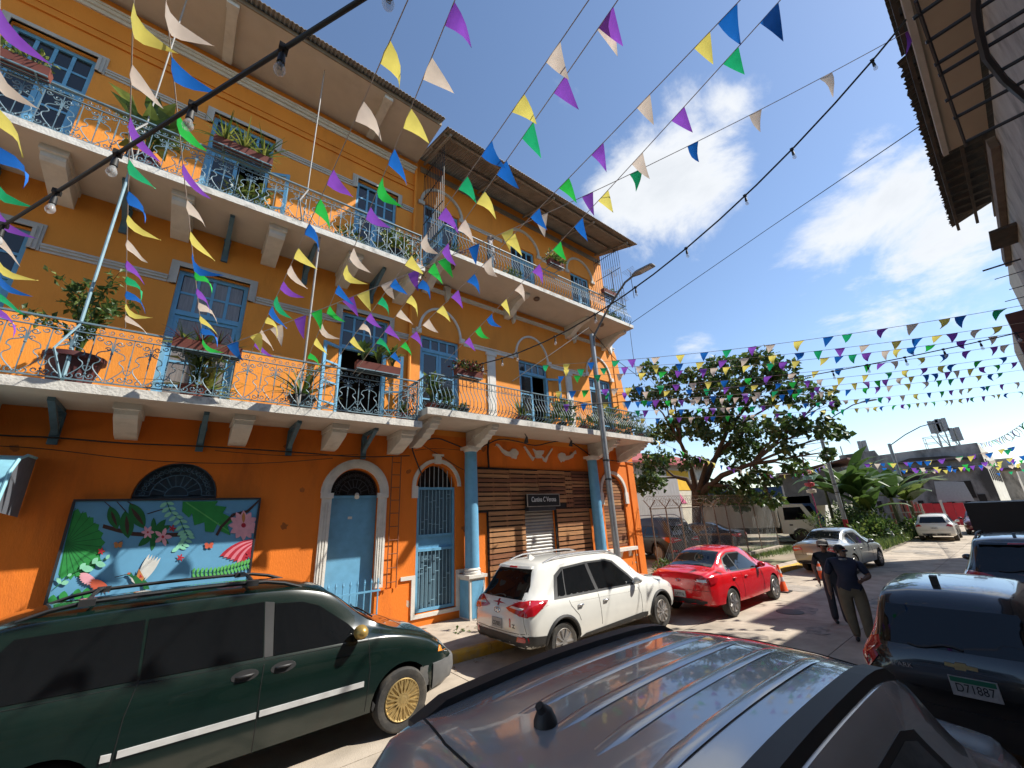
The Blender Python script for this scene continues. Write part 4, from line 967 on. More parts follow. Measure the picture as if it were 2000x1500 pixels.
mb = MB(); p = s1.cast(-.42, .70, 'rear')[0]; mb.box(p.x - .006, p.x + .01, -.40, -.36, .66, .76); mb.ball((p.x - .002, -.38, .77), .03, 8, 6, (.3, 1, 1.2)); mb.build('red_sticker', REDL, s1.root)
mb = MB(); 
for z in (.66, .71): mb.box(p.x - .006, p.x + .01, -.52, -.44, z, z + .01)
mb.box(p.x - .006, p.x + .01, -.486, -.474, .67, .71); mb.build('emblem_letter', INKD, s1.root)
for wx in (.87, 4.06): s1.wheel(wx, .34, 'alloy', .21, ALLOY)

# --- red saloon
st, k = scaled(SEDAN, 4.42, 1.02, 1.02)
REDP = paint('red_paint', (.60, .007, .012), 0, .2)
s2 = Car('red_sedan', 'bright red four door sedan parked beyond the white SUV', (10.03, 6.12, ROAD), 0, st, REDP, (.93, 3.52), .315, .875, cat='sedan')
def sedan_trim(c, k, plate, badge=True, lamps=1):
    c.both([(.92 * k, .98), (2.74 * k, .905), (2.40 * k, 1.20), (2.12 * k, 1.36), (1.52 * k, 1.38), (1.18 * k, 1.28)], BLACKP, 'window_surround', off=.0025, rim=.004)
    c.both([(.98 * k, 1.0), (1.52 * k, .985), (1.50 * k, 1.345), (1.22 * k, 1.26)], GLASS, 'side_window'); c.both([(1.57 * k, .985), (2.66 * k, .93), (2.36 * k, 1.18), (2.10 * k, 1.33), (1.54 * k, 1.35)], GLASS, 'side_window')
    c.patch([(.62 * k, -.58), (1.30 * k, -.50), (1.30 * k, .50), (.62 * k, .58)], 'top', GLASS, 'rear_window', off=.006)
    c.patch([(2.40 * k, -.47), (3.02 * k, -.58), (3.02 * k, .58), (2.40 * k, .47)], 'top', GLASS, 'windscreen')
    c.rear2([(.40, .84), (.70, .78), (.82, .80), (.82, .945), (.46, .935)], REDL, 'tail_light', off=.012, res=.04); c.both([(.02, .78), (.26 * k, .83), (.36 * k, .93), (.10, .95), (.03, .945)], REDL, 'tail_light', off=.012, res=.04)
    c.rear2([(.46, .855), (.72, .845), (.76, .90), (.50, .905)], CLEARL, 'reversing_light', off=.014, rim=.004)
    c.patch([(-.62, .33), (.62, .33), (.66, .44), (.40, .47), (-.40, .47), (-.66, .44)], 'rear', BLACKP, 'bumper_insert', off=.008)
    for sd in ('side', 'far'):
        c.seam([(1.545 * k, .98), (1.56 * k, .7), (1.58 * k, .32)], sd); c.seam([(.98 * k, .99), (1.06 * k, .82), (1.24 * k, .60), (1.27 * k, .5)], sd); c.seam([(2.70 * k, .92), (2.78 * k, .7), (2.76 * k, .34)], sd); c.seam([(.9 * k, .83), (2.9 * k, .75)], sd, .005, c.body_m, 'crease')
    c.seam([(-.80, .66), (.80, .66)], 'rear', .008); c.seam([(-.44, .83), (-.42, .66)], 'rear', .007); c.seam([(.44, .83), (.42, .66)], 'rear', .007)
    c.handle(1.12 * k, .84, c.body_m); c.handle(1.76 * k, .82, c.body_m); c.mirror(2.62 * k, .98, c.body_m)
    c.both([(3.95 * k, .66), (4.26 * k, .58), (4.2 * k, .68), (3.98 * k, .74)], CLEARL, 'headlight')
    if badge: c.oval(0, .86, .055, .03, CHROME)
    if plate: c.plate(0, .56, .30, .15, plate, mat('plate_shade_grey', (.36, .36, .35), .5, .2, 30))
sedan_trim(s2, k, 'CP7776')
mb = MB(); p = s2.cast(1.45, 0, 'top')[0]; mb.tube([p, p + Vector((-.32, 0, .26))], .006, 5); mb.build('roof_antenna', BLACKP, s2.root)
for wx in (.93, 3.52): s2.wheel(wx, .315, 'alloy', .20, ALLOY, n=7)

# --- silver saloon across from the lot
SILVERP = paint('silver_paint', (.30, .31, .295), .55, .3)
st, k = scaled(SEDAN, 4.5, 1.0, 1.03)
s3 = Car('silver_sedan', 'silver grey sedan standing at the corner behind the two men', (18.75, 5.66, ROAD), math.radians(-5), st, SILVERP, (.96, 3.58), .32, .86, cat='sedan')
sedan_trim(s3, k, None, False); s3.patch([(-.30, .66), (.30, .66), (.30, .73), (-.30, .73)], 'rear', CHROME, 'boot_strip')
for wx in (.96, 3.58): s3.wheel(wx, .32, 'alloy', .20, ALLOY, n=7)

# --- white hatchback and maroon car far down the road
st, k = scaled(HATCH, 4.2, 1.07, 1.0)
s4 = Car('white_hatchback', 'white hatchback parked far down the road by the red hoarding', (35.0, 4.25, ROAD), math.radians(2), st, WHITEP, (.85, 3.35), .32, .86, cat='hatchback')
def hatch_trim(c, k, w=.8, rz=0.):
    c.patch([(-.58, 1.02 + rz), (.58, 1.02 + rz), (.48, 1.36 + rz), (-.48, 1.36 + rz)], 'rear', GLASS, 'rear_window', off=.006)
    c.both([(.62 * k, 1.0), (1.26 * k, .985), (1.24 * k, 1.37), (.72 * k, 1.34)], GLASS, 'side_window'); c.both([(1.31 * k, .985), (2.35 * k, .94), (2.05 * k, 1.22), (1.80 * k, 1.36), (1.28 * k, 1.375)], GLASS, 'side_window')
    c.patch([(1.95 * k, -.46), (2.58 * k, -.56), (2.58 * k, .56), (1.95 * k, .46)], 'top', GLASS, 'windscreen')
    for sd in ('side', 'far'): c.seam([(1.285 * k, .98), (1.29 * k, .3)], sd); c.seam([(2.4 * k, .93), (2.44 * k, .3)], sd)
    c.seam([(-.70, .62), (.70, .62)], 'rear', .008); c.handle(.9 * k, .86, c.body_m); c.handle(1.5 * k, .84, c.body_m); c.mirror(2.3 * k, 1.0, c.body_m)
hatch_trim(s4, k); s4.rear2([(.5, .84), (.78, .80), (.80, .96), (.6, .95)], REDL, 'tail_light', off=.012); s4.plate(0, .74, .3, .14, 'AB 4471'); s4.patch([(-.6, .30), (.6, .30), (.6, .44), (-.6, .44)], 'rear', BLACKP, 'bumper_insert')
for wx in (.85, 3.35): s4.wheel(wx, .32, 'alloy', .2, ALLOY, n=7)
st, k = scaled(SEDAN, 4.4, 1.0, 1.03)
s5 = Car('maroon_sedan', 'dark maroon car beyond the white hatchback', (40.5, 2.9, ROAD), math.radians(183), st, paint('maroon_paint', (.10, .008, .016), .3, .3), (.93, 3.52), .315, .86, cat='car')
s5.root.location = (45.0, 2.9, ROAD); sedan_trim(s5, k, None, False)
for wx in (.93, 3.52): s5.wheel(wx, .315, 'alloy', .2, ALLOY, n=7)

# --- near silver SUV: we look over its roof
st, k = scaled(SUV, 4.55, 1.03, 1.055)
st = [list(a) for a in st]
for a in st: a[5] *= 1.10
NEARP = paint('near_silver_paint', (.46, .465, .47), .4, .2)
s6 = Car('silver_suv', 'silver grey SUV with ribbed roof, thick black roof rails and stub antenna', (.36, 1.40, ROAD), 0, [tuple(a) for a in st], NEARP, (.86, 3.45), .34, .915, cat='suv', crown=.035)
suv_trim(s6, k, None, True); arches(s6, (.86, 3.45), .34, BLACKP)
for sd in (-1, 1):
    P = []
    for q in range(15):
        x = .62 + 2.15 * q / 14; p = s6.cast(x, sd * .63, 'top')[0]; P.append((x, p.z + (.03 if 0 < q < 14 else -.005)))
    mb = MB(); yy = sd * .63
    mb.prism([(x, z + .012) for x, z in P] + [(x, z - .06) for x, z in reversed(P)], yy - .042, yy + .042, 'xz'); mb.build('roof_rail', BLACKP, s6.root)
for y in (-.40, -.20, .0, .20, .40):       # pressed ribs of the roof
    P = []; mb = MB()
    for q in range(21):
        x = .85 + 1.75 * q / 20; e = min(q, 20 - q); P.append((x, s6.cast(x, y, 'top')[0].z + min(1, e / 3) * .012 - .006))
    vs = []
    for x, z in P: vs += [(x, y - .035, z - .004), (x, y - .018, z + .003), (x, y + .018, z + .003), (x, y + .035, z - .004)]
    fs = [(4 * i + j, 4 * i + j + 1, 4 * i + 5 + j, 4 * i + 4 + j) for i in range(20) for j in range(3)]
    mb.add(vs, fs); mb.build('roof_rib', NEARP, s6.root, smooth=60)
s6.seam([(.66, -.60), (.60, -.3), (.58, 0), (.60, .3), (.66, .60)], 'top', .010)
mb = MB(); p = s6.cast(.92, .06, 'top')[0]; mb.lathe([(.05, -.01), (.048, .012), (.03, .05), (.012, .062)], (p.x, p.y, p.z), 14); mb.tube([(p.x, p.y, p.z + .03), (p.x - .03, p.y, p.z + .07)], [.03, .018], 8); mb.build('antenna_base', BLACKP, s6.root, smooth=50)
for wx in (.86, 3.45): s6.wheel(wx, .34, 'alloy', .21, ALLOY, n=7)

# --- charcoal hatchback in front of it
st, k = scaled(HATCH, 3.62, 1.0, 1.07)
CHAR = paint('charcoal_paint', (.016, .017, .020), .35, .25)
s7 = Car('charcoal_hatchback', 'charcoal five door hatchback with red tail lights and gold bow tie badge', (6.12, .90, ROAD), 0, st, CHAR, (.62, 2.98), .29, .80, cat='hatchback')
hatch_trim(s7, k, rz=.09)
s7.rear2([(.62, .97), (.73, .84), (.79, .98), (.76, 1.13), (.70, 1.15)], REDL, 'tail_light', off=.014); s7.both([(.04, .85), (.18, .96), (.22, 1.10), (.12, 1.15), (.05, 1.07)], REDL, 'tail_light', off=.012)
s7.text('SPARK', .44, .93, .06, CHROME)
p = s7.cast(0, .99, 'rear')[0]; mb = MB(); mb.prism([(q[0], q[1] + .13) for q in [(-.11, .845), (-.035, .85), (-.03, .835), (.04, .835), (.045, .85), (.11, .855), (.105, .885), (.035, .88), (.03, .895), (-.04, .895), (-.045, .88), (-.115, .875)]], p.x - .016, p.x + .01, 'yz'); mb.build('bow_tie_badge', mat('gold_badge', (.55, .42, .2), .3, .1, metal=.8), s7.root)
s7.plate(-.05, .83, .32, .16, 'D71887', mat('plate_shade_grey', (.36, .36, .35), .5, .2, 30), INKD, strip=mat('plate_green', (.01, .13, .07), .5, 0)); s7.wiper(-.05, .35, 1.13)  # pale plate greyed: the shade on it is put into its colour
p = s7.cast(.72, .08, 'top')[0]; mb = MB(); mb.prism([(p.x - .05, p.z - .01), (p.x + .03, p.z - .01), (p.x + .02, p.z + .09), (p.x - .06, p.z + .085)], .05, .11); mb.build('roof_antenna', BLACKP, s7.root)
for wx in (.62, 2.98): s7.wheel(wx, .29, 'alloy', .18, ALLOY, n=7)

# --- black SUV ahead of that, and a black box van beyond it
st, k = scaled(SUV, 4.3, 1.0, 1.02)
BLK = paint('black_paint', (.010, .010, .012), .2, .22)
s8 = Car('black_suv', 'black SUV with red tail lights and chrome plate strip ahead of the charcoal hatchback', (12.55, .50, ROAD), 0, st, BLK, (.84, 3.46), .34, .89, cat='suv')
suv_trim(s8, k, 'CR8559', True); arches(s8, (.84, 3.46), .34, BLACKP); s8.patch([(-.34, .79), (.34, .79), (.34, .825), (-.34, .825)], 'rear', CHROME, 'plate_strip', off=.02)
s8.rails(.75, 2.7, .54, BLACKP, .05, .02)
for wx in (.84, 3.46): s8.wheel(wx, .34, 'alloy', .2, ALLOY, n=7)
bv = thing('black_box_van', 'plain black box body of a van standing beyond the black SUV', 'van', (17.2, .35, ROAD))
MB().box(0, 2.6, -.98, .98, .55, 2.32).build('box_body', mat('matt_black_panel', (.006, .006, .007), .6, .2, 5), bv)
mb = MB(); mb.prism([(2.64, .5), (4.2, .5), (4.2, 1.1), (3.7, 1.2), (3.2, 1.95), (2.64, 1.95)], -.9, .9); mb.build('cab', BLK, bv)
for wx in (.6, 3.5):
    for sd in (-1, 1): mb = MB(); mb.lathe([(.2, -.1), (.33, -.1), (.34, 0), (.33, .1), (.2, .1)], (0, 0, 0), 20, 'y'); mb.build('wheel', TYRE, bv, smooth=40, loc=(wx, sd * .82, .34))

# --- vehicles parked in the vacant lot, behind the fence
st, k = scaled(SUV, 4.7, 1.04, 1.16)
s9 = Car('dark_offroad_car', 'dark grey off-road car with roof rack parked behind the chain link fence', (0, 0, .02), 0, st, paint('dusty_black_paint', (.022, .022, .024), .1, .45, .3, dirt=.25), (.95, 3.8), .40, .93, cat='suv')
s9.root.location = (18.6, 10.6, .02); s9.root.rotation_euler = (0, 0, math.radians(72))
suv_trim(s9, k, None, True); arches(s9, (.95, 3.8), .40, BLACKP); s9.rails(.7, 3.0, .5, STEEL, .14, .02)
for wx in (.95, 3.8): s9.wheel(wx, .40, 'alloy', .24, ALLOY_D, n=7)
st, k = scaled(SEDAN, 4.6, 1.02, 1.03)
s10 = Car('black_sedan', 'black sedan with red tail lights parked behind the chain link fence', (0, 0, .02), 0, st, paint('dusty_black_paint2', (.015, .016, .018), .2, .35, .5, dirt=.15), (.96, 3.6), .32, .87, cat='sedan')
s10.root.location = (23.9, 10.3, .02); s10.root.rotation_euler = (0, 0, math.radians(98)); sedan_trim(s10, k, None, False)
for wx in (.96, 3.6): s10.wheel(wx, .32, 'alloy', .2, ALLOY, n=7)
def truck(name, label, loc, rz, cabm, boxm, Lb=5.2, hb=2.9, sc=1.0, logo=False):
    t = thing(name, label, 'truck', loc, rz); t.scale = (sc, sc, sc)
    b = MB().box(0, Lb, -1.1, 1.1, .95, hb).build('cargo_box', boxm, t)
    mb = MB()
    for x in (0, Lb - .08): MB().box(x - .01, x + .09, -1.12, 1.12, .93, hb + .02).build('box_corner', WHITE, b)
    for q in range(1, 9):
        mb = MB(); x = Lb * q / 9; mb.box(x - .012, x + .012, -1.112, -1.1005, 1.0, hb - .06); mb.build('box_rib', boxm, b)
    mb = MB(); mb.prism([(Lb + .12, .55), (Lb + 1.9, .55), (Lb + 1.95, 1.25), (Lb + 1.45, 2.25), (Lb + .2, 2.3), (Lb + .12, 2.2)], -1.0, 1.0); c = mb.build('cab', cabm, t)
    for sd in (-1, 1):
        mb = MB(); mb.prism([(Lb + .35, 1.35), (Lb + 1.62, 1.35), (Lb + 1.30, 2.08), (Lb + .40, 2.08)], sd * 1.0 - .006, sd * 1.0 + .006); mb.build('side_window', GLASS, c)
        mb = MB(); mb.box(Lb + .55, Lb + .72, sd * 1.012 - .008, sd * 1.012 + .008, 1.02, 1.1); mb.build('door_handle', BLACKP, c)
    mb = MB(); mb.quad((Lb + 1.905, -.85, 1.36), (Lb + 1.905, .85, 1.36), (Lb + 1.50, .8, 2.16), (Lb + 1.50, -.8, 2.16)); mb.build('windscreen', GLASS, c)
    MB().box(-.05, Lb + 1.7, -.45, .45, .55, .93).build('chassis', BLACKP, t)
    for wx in (1.1, Lb + 1.05):
        for sd in (-1, 1): mb = MB(); mb.lathe([(.22, -.13), (.42, -.13), (.44, -.05), (.44, .05), (.42, .13), (.22, .13)], (0, 0, 0), 24, 'y'); w = mb.build('wheel', TYRE, t, smooth=40, loc=(wx, sd * .9, .44))
    return t
truck('box_truck', 'white box truck with a grey cargo box parked in the vacant lot', (28.0, 15.0, .02), math.radians(-65), paint('dusty_white', (.62, .62, .58), 0, .4, .5), mat('grey_box_panel', (.40, .39, .37), .6, .12, 3, dark=(.24, .21, .18), dscale=1.4, damt=.5, stretch=(1, 1, .3)), 4.7, 2.95)
BLUET = mat('truck_blue', (.018, .06, .16), .5, .15, 5)
truck('blue_truck', 'dark blue truck standing behind the white box truck', (32.2, 16.2, .02), math.radians(-65), BLUET, BLUET, 5.2, 3.5, 1.0)
# ------------------------------------------------------------------ buildings on the camera's side of the street
STAIN = mat('stained_grey_wall', (.34, .31, .27), .9, .2, 2, .4, 30, dark=(.07, .06, .05), dscale=1.3, dlo=.48, dhi=.7, damt=.8, stretch=(1, 1, .45))
DKROOF = mat('rusty_dark_sheet', (.055, .043, .034), .8, .35, 4, dark=(.15, .09, .05), dscale=3, damt=.6)
BEIGE = mat('beige_soffit', (.42, .34, .255), .8, .07, 1.5, dark=(.22, .17, .13), dscale=1.4, dlo=.6, dhi=.85, damt=.4)
ZE = 10.1
R1 = thing('stained_grey_building', 'weathered grey building with overhanging rusty eave opposite the orange building', 'building', (4, -1.5, 0), world=True)
MB().box(-9, 19.2, -9, -1.5, 0, 9.4).build('wall', STAIN, R1)
xe = on_z(1868, 440, ZE).x; xm = on_z(1745, 127, ZE).x; ye = -.60
def corr2(x0, x1, y0, y1, z0, z1, rag=0.0):
    n = int((x1 - x0) / .04); vs = []; fs = []; mb = MB(); q = random.Random(int(x0 * 10) + 3)
    for i in range(n + 1):
        x = x0 + (x1 - x0) * i / n; dz = .022 * math.sin(i * PI / 2)
        e = y1 - (q.uniform(0, rag) if rag else 0)
        vs += [(x, y0, z0 + dz), (x, e, z1 + dz), (x, y0, z0 + dz + .01), (x, e, z1 + dz + .01)]
    for i in range(n):
        a, b = 4 * i, 4 * i + 4; fs += [(a, b, b + 1, a + 1), (a + 2, a + 3, b + 3, b + 2), (a + 1, b + 1, b + 3, a + 3)]
    return mb.add(vs, fs)
corr2(-9, xm, -4.5, ye - .06, ZE + 1.3, ZE + .05).build('roof_sheet', DKROOF, R1); corr2(xm, xe, -4.5, ye + .03, ZE + 1.3, ZE, .06).build('roof_sheet', DKROOF, R1)
xs2 = on_z(1880, 279, ZE - .25).x
MB().box(-9, xs2, -1.498, ye - .28, ZE - .30, ZE - .24).build('eave_soffit', BEIGE, R1)
MB().box(-9, xs2, ye - .279, ye - .19, ZE - .36, ZE - .22).build('gutter_board', mat('pale_gutter', (.46, .43, .39), .7, .1, 4), R1)
mb = MB()
for i in range(60):
    x = -8.8 + i * .42
    if x < xe: mb.box(x, x + .06, -1.5, ye - .1, ZE - .16, ZE - .02)
mb.build('eave_battens', DKROOF, R1)
for y in (ye - .12, ye - .5, ye - .85):
    MB().box(-9, xe - .05, y - .03, y + .03, ZE - .215, ZE - .165).build('purlin', DKROOF, R1)
MB().box(12, 19.25, -1.49, -1.36, 9.15, 9.42).build('wall_beam', mat('old_beam', (.16, .125, .10), .9, .3, 4), R1)
MB().box(14.8, 16.0, -1.5, -1.05, 8.55, 8.62).build('window_hood', DKROOF, R1)
mb = MB()                                    # broken iron sticking out of the wall
for x, z, l in ((17.3, 8.2, .55), (18.0, 8.0, .35), (18.4, 7.8, .5), (17.0, 8.45, .7), (18.9, 7.5, .55)): mb.tube([(x, -1.5, z), (x + .12, -1.5 + l, z + .05)], .025 if l > .6 else .012, 5)
mb.build('rebar', IRON_D, R1)
R2 = thing('tall_neighbour_building', 'tall pale building with brown edged balcony next to the weathered grey one', 'building', (27, -2.2, 0), world=True)
MB().box(20.3, 33, -12, -2.2, 0, 13.0).build('wall', mat('pale_wall', (.45, .40, .33), .9, .15, 2, dark=(.2, .17, .14), dscale=1, damt=.5), R2)
MB().box(18.6, 23.5, -2.3, -.95, 6.05, 7.35).build('balcony', mat('cream_panel', (.40, .36, .26), .8, .1, 3), R2)
MB().box(18.35, 18.598, -2.3, -.88, 5.95, 7.42).build('balcony_edge', mat('brown_beam', (.09, .035, .03), .7, .2, 4), R2)
MB().box(34, 60, -10, -2.6, 0, 7.5).build('wall', STAIN, thing('low_grey_building', 'low grey building past the tall pale one with the brown edged balcony', 'building', (45, -2.6, 0), world=True))
# iron awning frame over the pavement
AW = thing('iron_awning_frame', 'black iron bars of an awning frame projecting overhead from the grey building', 'awning frame', (4.5, -1.5, 5.2), world=True)
pts = [(1783, 37), (1808, 84), (1825, 128), (1833, 148), (1846, 198), (1862, 232), (1884, 278)]
for a, b in pts:
    p = on_z(a, b, 5.6); MB().tube([(p.x, p.y, 5.6), (p.x, -1.5, 5.6)], .016, 6).build('bar', IRON_D, AW)
P = [on_z(a, b, 5.58) for a, b in ((1906, -40), (1905, 20), (1912, 60), (1925, 110), (1960, 155), (2000, 190), (2060, 240))]; MB().tube(P, .026, 6).build('curved_bar', IRON_D, AW)
P = [on_z(a, b, 5.6) for a, b in ((1788, 2), (1800, 30), (1886, 284))]
MB().tube([P[0], P[2]], .012, 5).build('edge_bar', IRON_D, AW)

# ------------------------------------------------------------------ street lamps
def street_lamp(name, label, base, h, armdir, rise, reach, red=False, r=.085):
    t = thing(name, label, 'street lamp', base, 0, 'street lamps along the far pavement')
    mb = MB(); mb.tube([(0, 0, 0), (0, 0, h)], [r, r * .8], 14); po = mb.build('pole', STEEL, t, smooth=40)
    a = Vector(armdir).normalized(); P = [Vector((0, 0, h - .45)) + a * .07, Vector((0, 0, h - .1)) + a * .1, Vector((0, 0, h + rise * .5)) + a * reach * .42, Vector((0, 0, h + rise * .93)) + a * reach * .8, Vector((0, 0, h + rise)) + a * reach]
    mb = MB(); mb.tube(P, .035, 8); ar = mb.build('arm', mat('dark_lamp_arm', (.10, .10, .10), .5, .1), t, smooth=40)
    e = P[-1]; s = Vector((0, 0, 1)).cross(a); mb = MB()
    vs = []
    for d, w, z in ((-.1, .06, .03), (.12, .13, .05), (.62, .13, .03), (.68, .10, .0)):
        vs += [e + a * d + s * w + Vector((0, 0, -.03)), e + a * d - s * w + Vector((0, 0, -.03)), e + a * d - s * w * .8 + Vector((0, 0, z)), e + a * d + s * w * .8 + Vector((0, 0, z))]
    fs = [(0, 1, 2, 3), (15, 14, 13, 12)] + [(4 * i + j, 4 * i + (j + 1) % 4, 4 * i + 4 + (j + 1) % 4, 4 * i + 4 + j) for i in range(3) for j in range(4)]
    mb.add(vs, fs); hd = mb.build('lamp_head', mat('lamp_head_grey', (.22, .22, .22), .5, .1), t)
    mb = MB(); mb.add([e + a * .2 + s * .1 + Vector((0, 0, -.034)), e + a * .2 - s * .1 + Vector((0, 0, -.034)), e + a * .58 - s * .1 + Vector((0, 0, -.034)), e + a * .58 + s * .1 + Vector((0, 0, -.034))], [(0, 1, 2, 3)]); mb.build('diffuser', CLEARL, hd)
    if red: mb = MB(); mb.tube([(0, 0, 0), (0, 0, 1.25)], r + .004, 14); mb.build('red_band', mat('red_band_paint', (.35, .012, .02), .6, .2, 8), po, smooth=40)
    for z in (h * .40, h * .47): mb = MB(); mb.tube([(0, 0, z), (0, 0, z + .05)], r + .006, 12); mb.build('strap', BLACKP, po)
    return t
p = on_y(1207, 1095, 8.1); top = on_y(1160, 655, 8.1)
street_lamp('street_lamp', 'grey steel street lamp standing in front of the boarded cantina', (p.x, 8.1, 0), top.z, (.02, -1, 0), 1.35, 2.0, r=.10)
p = on_x(1657, 1040, 32); top = on_x(1598, 832, 32)
street_lamp('street_lamp', 'grey street lamp with a red painted foot beside the silver sedan', (32, p.y, 0), top.z, (0, -1, 0), 1.0, 2.6, True, r=.12)
p = on_x(1797, 1045, 43); top = on_x(1737, 864, 43)
street_lamp('street_lamp', 'grey street lamp rising out of the banana plants', (43, p.y, -.1), top.z, (0, -1, 0), 1.05, 2.6, r=.13)

# ------------------------------------------------------------------ bunting
FL = {'P': thin('purple_cloth', (.27, .08, .55), .35), 'C': thin('cream_cloth', (.76, .65, .55), .32), 'Y': thin('yellow_cloth', (.80, .70, .16), .35), 'B': thin('blue_cloth', (.012, .16, .60), .30), 'G': thin('green_cloth', (.015, .44, .18), .32), 'L': thin('lime_cloth', (.03, .55, .08), .32)}
ROPE = mat('bunting_rope', (.50, .42, .36), .9, .1, 20)
rb = random.Random(21)
def proj(p):
    v = p - Vector((0, 0, CAM_H)); c = _X * v.x + _Y * v.y + _Z * v.z
    return (c.x / c.z * F_PX + 1000, c.y / c.z * F_PX + 750) if c.z > .05 else None
def flag(parent, pts, i0, t, col, base=.21, length=.30, wind=.8):
    pass
def bunting(label, A, Bp, flags=None, sag=.12, spacing=.62, base=.225, length=.34, group='bunting strings across the street', r=.006, start=.4, cols='PCYBG', wind=.9, seg=16):
    t = thing('bunting_string', label, 'bunting', tuple(A), 0, group, world=True)
    A, Bp = Vector(A), Vector(Bp); Ln = (Bp - A).length
    pos = lambda s: A + (Bp - A) * s - Vector((0, 0, sag * 4 * s * (1 - s)))
    mb = MB(); mb.tube([pos(i / seg) for i in range(seg + 1)], r, 4); mb.build('rope', ROPE, t)
    fl = []
    if flags:
        samples = [(i / 400, proj(pos(i / 400))) for i in range(401)]
        for px, py, c in flags:
            best = min((((q[0] - px) ** 2 + (q[1] - py) ** 2, s) for s, q in samples if q)); fl.append((best[1], c))
    else:
        s = start / Ln; k = rb.randrange(5)
        while s < 1 - .2 / Ln: fl.append((s, cols[k % len(cols)] if rb.random() < .8 else rb.choice('PCYBG'))); s += spacing * rb.uniform(.6, 1.6) / Ln; k += 1
    for s, c in fl:
        a = pos(s); d = (A - Bp).normalized(); b_ = base * rb.uniform(.9, 1.08); b = pos(max(0, s - b_ / Ln))
        w = Vector((wind * rb.uniform(.7, 1.2), rb.uniform(-.4, .1), -rb.uniform(.35, .9))); w = (w - d * w.dot(d)).normalized()
        w = (w + d * rb.uniform(-.05, .35)).normalized()
        L_ = length * rb.uniform(.9, 1.12); nrm = d.cross(w).normalized(); k1, k2 = rb.uniform(-.06, .06), rb.uniform(-.07, .07)
        tip = (a + b) / 2 + w * L_ + nrm * k2
        vs = []; rows = 5
        for i in range(rows):
            f = i / (rows - 1)
            l0 = a.lerp(tip, f); l1 = b.lerp(tip, f); m_ = (l0 + l1) / 2; bend = nrm * (k1 * math.sin(f * PI * 1.3) - k2 * math.sin(f * PI)); wid = (1 - f)
            vs += [l0 + bend * .9, m_ + bend + nrm * .02 * wid, l1 + bend * 1.2 + w * .015 * math.sin(f * PI)]
        fs = []
        for i in range(rows - 1):
            for j in range(2): fs.append((3 * i + j, 3 * i + j + 1, 3 * i + 4 + j, 3 * i + 3 + j))
        fm = MB(); fm.add(vs, fs); c2 = 'L' if c == 'G' and rb.random() < .4 else c
        fm.build('flag', FL[c2], t, smooth=60, fixn=False)
    return t
def near_anchor(A, px, py, y, z):
    """right hand anchor on the eave: height and y known, x from the sight plane"""
    C = Vector((0, 0, CAM_H)); n = (A - C).cross(ray(px, py)); 
    return Vector((-(n.y * y + n.z * (z - CAM_H)) / n.x, y, z))
YL, YR = 9.33 * U, 9.20 * U
def fg(label, a, topp, flags, z=7.4, y=-.45, ya=YL, sag=.1):
    A = on_y(a[0], a[1], ya); return bunting(label, A, near_anchor(A, topp[0], topp[1], y, z), flags, sag)
FGL = 'coloured flags on a rope running down from overhead to the lower left balcony rail'
G_ = 'bunting strings across the street'
fg('bunting that ends on the lower balcony rail furthest from the corner', (-5, 640), (8, 0), [(6, 15, 'P'), (12, 115, 'C'), (13, 210, 'Y'), (16, 285, 'B'), (12, 345, 'G'), (12, 400, 'P'), (8, 455, 'C'), (3, 505, 'Y'), (3, 530, 'B'), (0, 570, 'G'), (-3, 600, 'P')])
fg('bunting that ends on the lower balcony rail beside the tall potted shrub', (245, 640), (266, 0), [(266, 5, 'Y'), (272, 125, 'C'), (273, 228, 'P'), (275, 310, 'G'), (274, 372, 'B'), (270, 420, 'Y'), (267, 468, 'C'), (262, 508, 'P'), (258, 540, 'G'), (253, 567, 'B'), (250, 592, 'Y'), (247, 615, 'C')])
fg('bunting that ends among the red leaved plants of the lower balcony', (399, 690), (330, 0), [(331, 3, 'C'), (343, 112, 'B'), (360, 220, 'L'), (372, 318, 'P'), (380, 388, 'C'), (387, 448, 'Y'), (390, 490, 'B'), (393, 528, 'L'), (395, 560, 'P'), (397, 590, 'C'), (398, 615, 'Y'), (398, 640, 'B'), (399, 662, 'G')])
fg('bunting that ends on bare railing between two lower doors', (485, 700), (792, 0), [(770, 82, 'Y'), (734, 207, 'C'), (688, 346, 'P'), (662, 403, 'G'), (640, 453, 'B'), (614, 497, 'Y'), (597, 530, 'C'), (578, 559, 'P'), (566, 587, 'G'), (551, 606, 'B'), (540, 626, 'Y'), (524, 650, 'C'), (510, 668, 'P')])
fg('bunting that ends on the lower rail by the dark leaved pot', (590, 725), (884, 0), [(882, 2, 'P'), (860, 117, 'C'), (831, 222, 'Y'), (808, 305, 'B'), (786, 362, 'L'), (764, 421, 'P'), (732, 500, 'C'), (715, 533, 'Y'), (694, 570, 'B'), (670, 608, 'G'), (650, 640, 'C'), (632, 665, 'Y'), (612, 692, 'G')], z=7.7)
fg('bunting that ends on the lower rail before the open door', (650, 712), (1143, 0), [(1093, 78, 'C'), (1023, 183, 'Y'), (961, 272, 'B'), (912, 342, 'G'), (868, 402, 'P'), (832, 455, 'C'), (800, 497, 'Y'), (768, 540, 'B'), (738, 574, 'G'), (716, 605, 'P'), (700, 625, 'C'), (682, 650, 'Y')], z=7.9)
fg('bunting that ends on the lower rail by the box of small leaved plants', (690, 730), (1200, 0), [(1180, 2, 'P'), (1195, 18, 'C'), (1108, 148, 'P'), (1050, 243, 'G'), (1000, 320, 'B'), (960, 382, 'Y'), (922, 438, 'C'), (890, 484, 'P'), (862, 523, 'G'), (838, 556, 'B'), (815, 585, 'Y'), (792, 612, 'C'), (770, 642, 'P'), (750, 665, 'G')], z=8.0)
